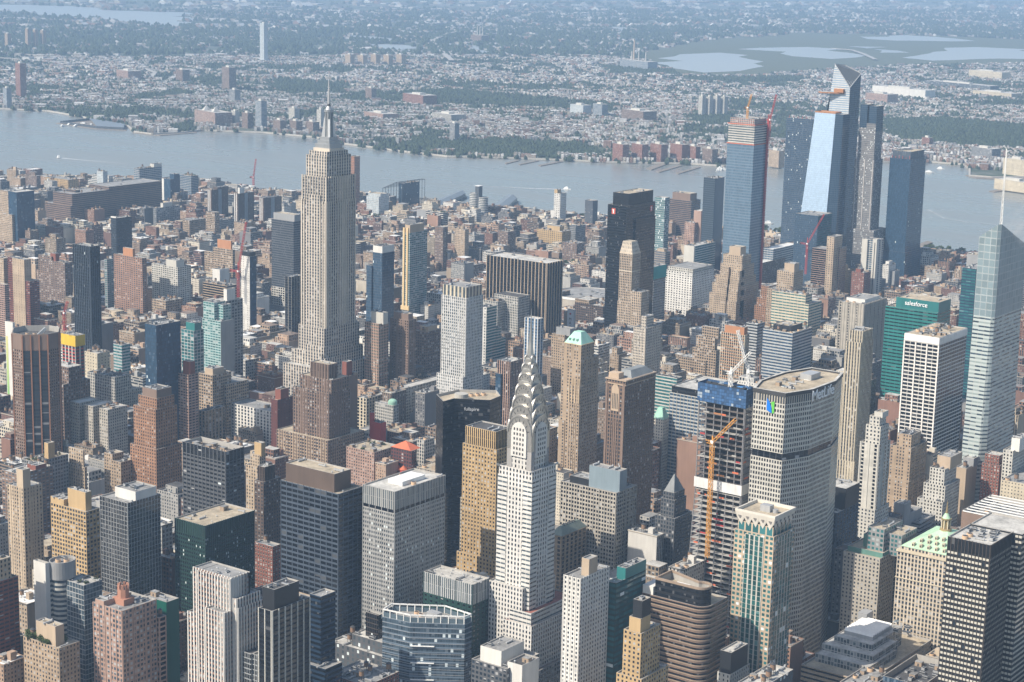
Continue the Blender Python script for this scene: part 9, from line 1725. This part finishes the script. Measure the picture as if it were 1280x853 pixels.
for pts, w0, w1 in [([(-2436.9,1653.2),(-2405.6,1656.6),(-2364.7,1662.4),(-2288.1,1677.7),(-2212.4,1692.7)],7,1.5),([(-1100.3,2104.6),(-1129.1,2087.5),(-1163.1,2060.6),(-1215.4,2038.9),(-1264.3,2012)],7,1.5),([(-290.4,2427.8),(-199.9,2313.4),(-133,2291.9),(-76.3,2314.2)],1.5,1.5)]:
 n = len(pts) - 1
 for i in range(n):
  p, q = Vector(pts[i]), Vector(pts[i + 1]); d = (q - p).normalized(); s = Vector((-d.y, d.x)); a, c = w0 + (w1 - w0) * i / n, w0 + (w1 - w0) * (i + 1) / n
  b.face([(*(p - s * a), -2.8), (*(q - s * c), -2.8), (*(q + s * c), -2.8), (*(p + s * a), -2.8)], foam)
stuff('boat_wakes', b, 'white foam trails left by boats on the grey river', 'wake')

# ------------------------------------------------------------------ trees between the towers
def m_crown(k):
 def fn(b):
  R = random.Random(k + 30); L = leaf_mats()
  for c in range(12):
   c0 = Vector((R.gauss(0, 1.7), R.gauss(0, 1.7), 5.5 + R.gauss(0, 1.3)))
   for i in range(34):
    d = Vector((R.gauss(0, 1), R.gauss(0, 1), R.gauss(0, .8))).normalized() * R.uniform(.9, 1.7); p = c0 + d
    a = Vector((R.gauss(0, 1), R.gauss(0, 1), R.gauss(0, 1))).normalized() * .6; e = a.cross(d).normalized() * .5
    b.face([p - a, p + e, p + a, p - e], L[(i + c) % 3])
 return fn
def m_trunk(b):
 b.cyl(0, 0, 0, 5, .35, .18, WOOD, 8)
 for a in range(4): b.bar((0, 0, 3), (1.6 * math.cos(a * 1.6), 1.6 * math.sin(a * 1.6), 5.4), .16, WOOD)
R = random.Random(21)
for cx, cy, rx, ry, n, where in [(-460.63,1128.75,40,45,26,'beside the black slab'),(-500.35,1283.37,26,40,14,'behind the black slab'),(-913,1576.33,14,24,10,'near the white punched tower'),(-741.28,1664.54,30,10,12,'by the slim dark slab'),(-1320.68,1160.49,18,20,9,'under the brown slab towers'),(-1067.38,1350.32,14,14,7,'below the wire frame'),(-360.48,1801.59,40,9,14,'along the river by the dark glass skyscraper'),(87.46,1699.4,34,22,16,'by the rail yard'),(22.18,1810.02,60,6,14,'along the river edge at right'),(-1899.83,1163.45,20,20,8,'near the yellow warehouse')]:
 for i in range(n):
  x, y = cx + R.uniform(-rx, rx), cy + R.uniform(-ry, ry); s = R.uniform(1.2, 1.9); k = R.randrange(3)
  r = thing('tree', 'broad green tree in the clump ' + where, 'tree', (x, y, .15), 'trees ' + where)
  inst('trunk', shared('tree_trunk', m_trunk), r, x, y, .15, 0, (s, s, s)); inst('crown', shared('tree_crown%d' % k, m_crown(k)), r, x, y, .15, R.uniform(0, 6), (s, s, s))

# ------------------------------------------------------------------ the far shore
FAR = [
('apartment_tower','tall pale blue glass tower standing far beyond the river, left of the mast','building',-4944.02,5044.01,41.89,20.94,187.95,'paleglass',''),
('apartment_tower','leftmost tan tower of the far trio at the upper left','building',-6346.59,4765.15,36.47,18.24,106.2,'tanpunch',''),
('apartment_tower','middle tan tower of the far trio at the upper left','building',-6327.12,4798.5,32.47,16.23,102.28,'tanpunch',''),
('apartment_tower','rightmost tan tower of the far trio at the upper left','building',-6307.58,4831.96,36.58,18.29,98.35,'tanpunch',''),
('apartment_tower','pale tan tower at the far upper left edge','building',-6511.77,4767.52,40.93,20.46,74.29,'tanpunch',''),
('apartment_tower','dark red brick tower pair by the far shore at left edge','building',-4011.52,2803.24,45.61,22.81,124.01,'redpunch',''),
('apartment_tower','pale blue glass tower on the far shore at left edge','building',-3700.36,2492.75,34.77,17.39,67.82,'bluegreyglass',''),
('warehouse','long flat pink red block beyond the river at upper left','building',-4452.9,3702.93,117.04,58.52,39.5,'redslim',''),
('apartment_tower','reddish brown tower pair in the middle of the far left shore','building',-3803.2,3649.99,61.57,30.78,90.35,'brickbalc',''),
('apartment_building','grey brown wide apartment block far left beyond the river','building',-4218.45,3799.54,64.53,32.27,52.26,'brownoffice2',''),
('apartment_tower','blue glass tower on the far waterfront left of the mast','building',-2618.85,2603.83,39.23,19.62,89.66,'bluegreyglass',''),
('apartment_building','long brick waterfront block with two pyramid roofs','building',-2818.85,2568.44,144.33,60,45.55,'pinkbrick','pyr'),
('apartment_tower','white waterfront tower beside the pyramid roofed brick block','building',-2742.76,2618.32,27.35,16,48.04,'whitebalc',''),
('apartment_building','brown and white waterfront block left of the blue glass tower','building',-2682.39,2608.62,39.5,19.75,47.71,'brickhouse',''),
('apartment_tower','greenish tower behind the waterfront brick block','building',-3364.65,3241.85,45.43,22.72,48.97,'greybalc',''),
('apartment_building','left brick block of the waterfront trio beside the mast','building',-2529.14,2592.04,43.68,21.84,37.05,'brickbalc',''),
('apartment_building','middle brick block of the waterfront trio beside the mast','building',-2479.96,2611.39,43.58,21.79,36.97,'brickbalc',''),
('apartment_building','right brick block of the waterfront trio beside the mast','building',-2430.2,2631.6,45.91,22.95,36.89,'brickbalc',''),
('apartment_tower','pale grey tower behind the waterfront brick trio','building',-2756.23,2902.84,38.74,19.37,42.01,'whitebalc',''),
('apartment_tower','white tower just left of the mast at the waterfront','building',-2479.33,2729.74,27.06,16,65.03,'whitebalc',''),
('apartment_tower','slim grey tower among trees on the far shore','building',-1986.92,2779.72,28.3,16,55.23,'greybalc',''),
('apartment_building','first tan block of the row far beyond, from the left','building',-4546.89,5219.55,49.01,24.51,53.35,'tanhouse',''),
('apartment_building','second tan block of the row far beyond, from the left','building',-4511.99,5272.96,49.13,24.57,49.66,'tanhouse',''),
('apartment_building','third tan block of the row far beyond, from the left','building',-4476.91,5326.63,49.25,24.63,53.61,'tanhouse',''),
('apartment_building','fourth tan block of the row far beyond, from the left','building',-4441.67,5380.56,49.37,24.69,49.9,'tanhouse',''),
('apartment_building','fifth tan block of the row far beyond, from the left','building',-4406.25,5434.76,49.49,24.75,53.87,'tanhouse',''),
('apartment_building','pale glass apartment slab beyond the river above the trees','building',-2243.79,3813.15,74.48,37.24,39.24,'paleglass',''),
('apartment_building','pale glass apartment slab next to its twin above the trees','building',-2159.61,3819.04,52.06,26.03,47.33,'bluegreyglass',''),
('apartment_building','brown brick block on the far shore behind the boats','building',-1993.33,3785.57,118.33,59.17,38.28,'brickbalc',''),
('apartment_building','first brick block from the left along the far piers','building',-1342.52,2703.31,45.76,22.88,48.92,'redpunch',''),
('apartment_building','second brick block from the left along the far piers','building',-1305.54,2744.31,45.86,22.93,49.03,'redpunch',''),
('apartment_building','third brick block from the left along the far piers','building',-1269.18,2784.63,48.14,24.07,49.13,'redpunch',''),
('apartment_building','fourth brick block from the left along the far piers','building',-1229.55,2828.57,50.44,25.22,49.24,'redpunch',''),
('apartment_building','dark brown block left of the wooded far shore','building',-3127.36,3721.5,44.1,22.05,47.71,'brownhouse2',''),
('warehouse','long red brick building beyond the wooded far shore','building',-2885.36,3688.74,137.82,60,40.8,'redpunch',''),
('apartment_building','grey stone block row beyond the far shore, below the red building','building',-2417.4,3270.21,115.37,57.69,26.67,'greyloft',''),
('warehouse','pink low block on the far shore','building',-2620.73,3158.97,121.18,60,21.43,'pinkapt',''),
('power_station','pale blue power station with stacks beyond the river','power station',-3546.98,6203.03,215.77,60,42.87,'bluegreyglass','stack'),
('power_station','brown power station with chimneys far beyond the river','power station',-5463.27,7427.68,113.11,56.55,52.29,'brownoffice2','stack'),
('apartment_tower','first of the tall white towers on the far shore','building',-1936.8,4142.34,20.95,16,73.71,'whitebalc',''),
('apartment_tower','second of the tall white towers on the far shore','building',-1919.27,4163.94,20.97,16,70.96,'whitebalc',''),
('apartment_tower','third of the tall white towers on the far shore','building',-1901.7,4185.6,20.99,16,73.87,'whitebalc',''),
('apartment_tower','fourth of the tall white towers on the far shore','building',-1884.09,4207.29,21.01,16,71.1,'whitebalc',''),
('apartment_building','brick block on the far shore left of the unfinished blue skyscraper','building',-1188.51,2844.73,35.02,17.51,44.68,'redpunch',''),
('apartment_building','brown block behind the unfinished blue skyscraper','building',-1137.27,2843.34,41.34,20.67,42.21,'brickbalc',''),
('apartment_building','tan block on the far shore between the glass skyscrapers','building',-968.36,2915.46,41.02,20.51,46.3,'tanhouse',''),
('warehouse','long pink brick block right of the pointed skyscraper','building',-1792.99,5265.07,118.79,59.39,38.07,'pinkapt',''),
('warehouse','long white roofed warehouse right of the pointed skyscraper','building',-1885.19,5664.39,298.37,60,36.58,'whiteblank',''),
('warehouse','long flat grey warehouse at the upper right','building',-1921.91,6347.28,382.72,60,24.92,'lowgrey',''),
('warehouse','cream warehouse row at the upper right','building',-1600.29,5970.84,208.59,60,23.52,'creamfew',''),
('office_building','cream office row beyond the marsh at the upper right','building',-2108.42,7114.63,205.59,60,38.55,'creampunch',''),
('church','small red brick block under the wooded ridge','building',-906.43,3772.44,31.52,16,29.67,'redpunch',''),
('apartment_building','pale blue grey block under the wooded ridge','building',-632.38,3552.15,77.76,38.88,35.02,'greybalc',''),
('office_building','large cream block on the far waterfront at the right edge','building',-411.73,3248.58,74.72,37.36,43.64,'creampunch',''),
('pier_building','ornate cream pier hall over the water at the right edge','hall',-277.99,2897.1,107.34,40,26.47,'creampunch','')]
for nm, lab, cat, x, y, w, d, hh, st, extra in FAR:
 r = thing(nm, lab, cat, (x, y, -.5)); ang = math.radians(-18); ca, sa = math.cos(ang), math.sin(ang)
 g = lambda u, v: (x + u * ca - v * sa, y + u * sa + v * ca)
 P = [g(-w / 2, 0), g(w / 2, 0), g(w / 2, d), g(-w / 2, d)]
 tier(r, 'outer_walls', P, -.5, hh, st, 'pale')
 if extra == 'pyr':
  for u in (-w * .25, w * .2):
   b = MB(); q = [g(u - 9, d * .2), g(u + 9, d * .2), g(u + 9, d * .6), g(u - 9, d * .6)]; a = (*g(u, d * .4), hh + 16)
   for i in range(4): b.face([(*q[i], hh - .5), (*q[(i + 1) % 4], hh - .5), a], roofmat('pale'))
   part('pyramid_roof', b, r)
 elif extra == 'stack':
  for u in (-w * .25, 0, w * .25): b = MB(); px_ = g(u, d * .5); b.cyl(*px_, hh - 1, hh * 2.0, 4, 3, CONC, 12); part('chimney', b, r)
 else:
  q = [g(-w * .25, d * .3), g(w * .15, d * .3), g(w * .15, d * .7), g(-w * .25, d * .7)]; b = MB(); b.walls(q, hh - 1, hh + 5, 'x', mat=sty('paleblank')); b.cap(q, hh + 5, roofmat('pale')); part('penthouse', b, r)
r = thing('chimney', 'tall slender power station chimney beyond the far shore', 'chimney', (*(-3688,6421.54,131.82)[:2], 0)); b = MB(); b.cyl(*(-3688,6421.54,131.82)[:2], 0, (-3688,6421.54,131.82)[2], 6, 3.5, sty('tanblank')[0], 14); part('chimney_shaft', b, r); b = MB(); b.cyl(*(-3688,6421.54,131.82)[:2], (-3688,6421.54,131.82)[2], (-3688,6421.54,131.82)[2] + 4, 3.8, 3.8, DARKM, 14); part('chimney_rim', b, r)

def inpoly(p, x, y):
 c = False; j = len(p) - 1
 for i in range(len(p)):
  if (p[i][1] > y) != (p[j][1] > y) and x < (p[j][0] - p[i][0]) * (y - p[i][1]) / (p[j][1] - p[i][1]) + p[i][0]: c = not c
  j = i
 return c
BANDS = [([(-2394,1274),(-345.2,3513.3),(-950.2,5152.6),(-3459.5,2089.2)],3600,5,8,13,11,0.6,0),([(-3459.5,2089.2),(-950.2,5152.6),(-1691.1,7160.4),(-4672.7,3017.4)],5200,5,9.5,13,9,0.9,0),([(-4672.7,3017.4),(-1691.1,7160.4),(-2649.7,9757.9),(-6109.4,4116.6)],4600,4,12,16,9,1,1),([(-6109.4,4116.6),(-2649.7,9757.9),(-4322.6,14291.1),(-8313.5,5802.9)],3200,3,22,30,9,1,2),([(-8313.5,5802.9),(-4322.6,14291.1),(-6343.1,19766.3),(-10562.1,7523.2)],2000,2,40,55,10,1,2),([(-10562.1,7523.2),(-6343.1,19766.3),(-8157.3,24682.5),(-12278.5,8836.4)],500,2,70,100,12,1,2)]     # quads of ground on the far side with how many house rows each holds
HT = [(.58, .56, .54), (.40, .375, .335), (.30, .255, .21), (.22, .13, .095), (.27, .17, .13), (.42, .38, .32), (.22, .22, .225), (.66, .65, .63), (.32, .31, .30)]
far_m = facade('far_house_wall', (.3, .3, .3), GL['dk'], .45, .5, None, blind=.3, tint=True)
far_r = plain('far_roof', (.3, .3, .3), .9, 0, .2, tint=True)
def far_house(b, x, y, w, d, hh, ang, wt, rt, gable):
 ca, sa = math.cos(ang), math.sin(ang)
 P = [(x + u * ca - v * sa, y + u * sa + v * ca) for u, v in ((-w / 2, -d / 2), (w / 2, -d / 2), (w / 2, d / 2), (-w / 2, d / 2))]
 for i in range(4):
  a, c = P[i], P[(i + 1) % 4]; k = max(1, round((w if i % 2 == 0 else d) / 4)); n = max(1, round(hh / 3.2))
  b.face([(*a, -.6), (*c, -.6), (*c, hh), (*a, hh)], far_m, [(0, 0), (k, 0), (k, n), (0, n)], wt)
 if gable:
  A = ((P[0][0] + P[1][0]) / 2, (P[0][1] + P[1][1]) / 2, hh + w * .35); B_ = ((P[2][0] + P[3][0]) / 2, (P[2][1] + P[3][1]) / 2, hh + w * .35); I = [(*p, hh) for p in P]
  b.face([I[1], I[2], B_, A], far_r, None, rt); b.face([I[3], I[0], A, B_], far_r, None, rt); b.face([I[0], I[1], A], far_m, None, wt); b.face([I[2], I[3], B_], far_m, None, wt)
 else: b.face([(*p, hh) for p in P], far_r, None, rt)
def tree_blob(b, x, y, s, R, mats):
 m = mats[R.randrange(3)]; a0 = R.uniform(0, 6)
 ring = [(x + s * R.uniform(.75, 1.15) * math.cos(a0 + k * 1.257), y + s * R.uniform(.75, 1.15) * math.sin(a0 + k * 1.257), s * R.uniform(.6, 1.0)) for k in range(5)]
 top = (x + R.uniform(-.3, .3) * s, y + R.uniform(-.3, .3) * s, s * R.uniform(1.5, 2.1))
 for k in range(5): b.face([ring[k], ring[(k + 1) % 5], top], m)
 for k in range(5): p, q = ring[k], ring[(k + 1) % 5]; b.face([(p[0], p[1], -.6), (q[0], q[1], -.6), q, p], m)
R = random.Random(5); hb = MB(); tb = MB(); solo = 0
ANG = lambda x, y: .35 + .5 * math.sin(x * .0009 + 1) * math.cos(y * .0011)
LM = [plain('far_leaf_%s' % n, c, .95, 0, .3) for n, c in (('mid', (.026, .044, .022)), ('dark', (.018, .032, .018)), ('light', (.038, .056, .028)))]
for quad, rows, cols, w, d, hh, tr, skipw in BANDS:
 A, B_, C_, D_ = [Vector(p) for p in quad]
 for n in range(rows):
  u, v = R.random(), R.random()
  p = A.lerp(B_, u).lerp(D_.lerp(C_, u), v); x0, y0 = p.x, p.y
  if any(inpoly(q, x0, y0) for q in WATERS): continue
  if any(inpoly(q, x0, y0) for q in WOODS) or any(inpoly(q, x0, y0) for q in MARSH): continue
  if not inpoly(FAR_SHORE, x0, y0): continue
  g = math.sin(x0 * .0021) * math.sin(y0 * .0017) + .5 * math.sin(x0 * .006 + y0 * .004)
  g2 = math.sin(x0 * .0047 + 1.3 * math.sin(y0 * .0031)) + math.sin(y0 * .0062 + 1.1 * math.sin(x0 * .0038 + 2))
  if R.random() > .62 + .3 * g2:
   for k in range(4): tree_blob(tb, x0 + R.uniform(-45, 45), y0 + R.uniform(-45, 45), R.uniform(5, 8.5) * (1 if skipw < 2 else 2.2), R, LM)
   continue
  ang = round(ANG(x0, y0) * 4) / 4; ca, sa = math.cos(ang), math.sin(ang); hz = hh * R.uniform(.7, 1.3)
  big = R.random() < (.14 if g > .6 else .06)
  for k in range(1 if big else cols):
   ww = w * R.uniform(.8, 1.2) * (3.2 if big else 1); dd = d * R.uniform(.8, 1.25) * (2.2 if big else 1)
   x, y = x0 + k * (w * 1.22) * ca, y0 + k * (w * 1.22) * sa
   wt = HT[R.randrange(9)]; rt = R.choice(((.60, .59, .57), (.58, .57, .55), (.24, .235, .23), (.36, .34, .31), (.16, .155, .155), (.22, .14, .11), (.42, .41, .40), (.14, .14, .145)))
   gable = R.random() < .3 and not big
   hq = hz * R.uniform(.85, 1.2) * (1.3 if big else 1)
   if solo < 300 and not big and skipw == 0 and y < 3900 and R.random() < .12:
    o = MB(); far_house(o, x, y, ww, dd, hq, ang, wt, rt, gable); single('row_house', o, 'small pale roofed house in the dense rows beyond the wide river', 'house', 'far houses across the river', (x, y, 0)); solo += 1
   else: far_house(hb, x, y, ww, dd, hq, ang, wt, rt, gable)
  if R.random() < tr:
   for k in range(3): tree_blob(tb, x0 + R.uniform(-55, 55), y0 + R.uniform(-55, 55), R.uniform(4.5, 8) * (1 if skipw < 2 else 2.2), R, LM)
stuff('far_houses', hb, 'thousands of small houses spread over the land beyond the river', 'houses')
for q, n, s in WOODN:
 xs = [p[0] for p in q]; ys = [p[1] for p in q]
 for k in range(n):
  x, y = R.uniform(min(xs), max(xs)), R.uniform(min(ys), max(ys))
  if inpoly(q, x, y): tree_blob(tb, x, y, R.uniform(.8, 1.25) * s, R, LM)
stuff('far_woods', tb, 'dark green trees massed among the houses beyond the river', 'trees')
for pts, w, z, lab in [([(-5738.6,4106.4),(-5501.5,4146.5),(-5279.7,4170.4),(-5043.7,4223.9),(-4822.2,4164.8),(-4603.2,4026.9),(-4395.5,3814.6)],16,12,'curving elevated road beyond the river at the upper left'),([(-4354.8,5786.4),(-4925.3,6419.9),(-5481.6,7043.4),(-5834.8,7514.8),(-6201.2,8089.3),(-6569.7,8823.3),(-6758.9,9256.6)],26,16,'dark curving bridge ramp far beyond the river'),([(-6870,9307.5),(-6485,9564.1),(-6178.9,9937.2),(-5659,10198.7),(-5146.2,10456.6)],24,15,'long straight viaduct far beyond the river'),([(-3882.3,8978.1),(-3718.3,8921.6),(-3460.9,8560.3),(-3148,8071.4)],22,9,'pale viaduct crossing the marsh water at the upper right'),([(-3907,3358.8),(-4122.7,3624.7),(-4334.4,3869.8),(-4497,4057.4)],22,9,'short ramp below the curving elevated road'),([(-863.5,3311.7),(-793.4,3485.3),(-718.8,3601.6),(-669.4,3723.3)],18,8,'low shore road under the wooded ridge')]:
 c = pts[len(pts) // 2]; r = thing('elevated_road', lab, 'road', (c[0], c[1], 0)); b = MB(); q = MB(); dm = plain('bridge_deck', (.36, .35, .33), .9)
 for i in range(len(pts) - 1):
  p0, p1 = Vector(pts[i]), Vector(pts[i + 1]); dd = (p1 - p0).normalized(); s = Vector((-dd.y, dd.x)) * w / 2
  A, B_, C_, D_ = p0 - s, p1 - s, p1 + s, p0 + s
  b.face([(*A, z), (*B_, z), (*C_, z), (*D_, z)], dm); b.face([(*A, z - 3), (*B_, z - 3), (*B_, z), (*A, z)], dm); b.face([(*C_, z - 3), (*D_, z - 3), (*D_, z), (*C_, z)], dm)
  for f in (.25, .75): m_ = p0.lerp(p1, f); q.box(m_.x - 2, m_.x + 2, m_.y - 2, m_.y + 2, -1, z - 2.5, CONC)
 part('road_deck', b, r); part('road_piers', q, r)

# ------------------------------------------------------------------ steam plume and the hazy air
nt = NT('steam'); v = nt.node("ShaderNodeVolumePrincipled"); v.inputs['Color'].default_value = (1, 1, 1, 1)
tc = nt.node("ShaderNodeTexCoord"); sp = nt.node("ShaderNodeVectorMath", operation='LENGTH'); nt.link(tc.outputs['Object'], sp.inputs[0])
fall = nt.remap(sp.outputs['Value'], .25, 1.0, 1, 0); nz = nt.noise(nt.scaled(tc.outputs['Object'], (2.2, 2.2, 2.2)), 1, 4)
nt.link(nt.math('MULTIPLY', nt.math('MULTIPLY', fall, nt.remap(nz, .42, .7, 0, 1)), .05), v.inputs['Density'])
nt.t.links.new(v.outputs[0], nt.out.inputs['Volume'])
b = MB(); b.cyl(0, 0, -.9, 0, .55, 1, nt.m, 14, False); b.cyl(0, 0, 0, .9, 1, .5, nt.m, 14, True); b.face([(.55 * math.cos(-k * .449), .55 * math.sin(-k * .449), -.9) for k in range(14)], nt.m)
sx, sy, sz, sr = (844.7,59.66,317.89,20)
o = put(bpy.data.objects.new('steam', b.mesh('steam'))); o.location = (sx, sy, sz); o.scale = (sr, sr, sr * 1.5); o.rotation_euler = (0, .5, .3); o['kind'] = 'stuff'; o['label'] = 'thin white steam drifting from the roof of the faceted glass skyscraper'; o['category'] = 'steam'

hz = NT('hazy_air'); v = hz.node("ShaderNodeVolumePrincipled")
v.inputs['Color'].default_value = (.46, .69, 1.0, 1); v.inputs['Density'].default_value = 6.3e-05; v.inputs['Anisotropy'].default_value = 0.0
hz.t.links.new(v.outputs[0], hz.out.inputs['Volume'])
b = MB(); q = [(-32000, -9500), (30000, -9500), (30000, 60000), (-32000, 60000)]
for i in range(4): p, c = q[i], q[(i + 1) % 4]; b.face([(*p, -12), (*c, -12), (*c, 640), (*p, 640)], hz.m)
b.cap(q, 640, hz.m); b.cap(q, -12, hz.m, None, True)
o = put(bpy.data.objects.new('haze', b.mesh('haze'))); o['kind'] = 'stuff'; o['label'] = 'pale blue haze filling the air over the whole city'; o['category'] = 'haze'
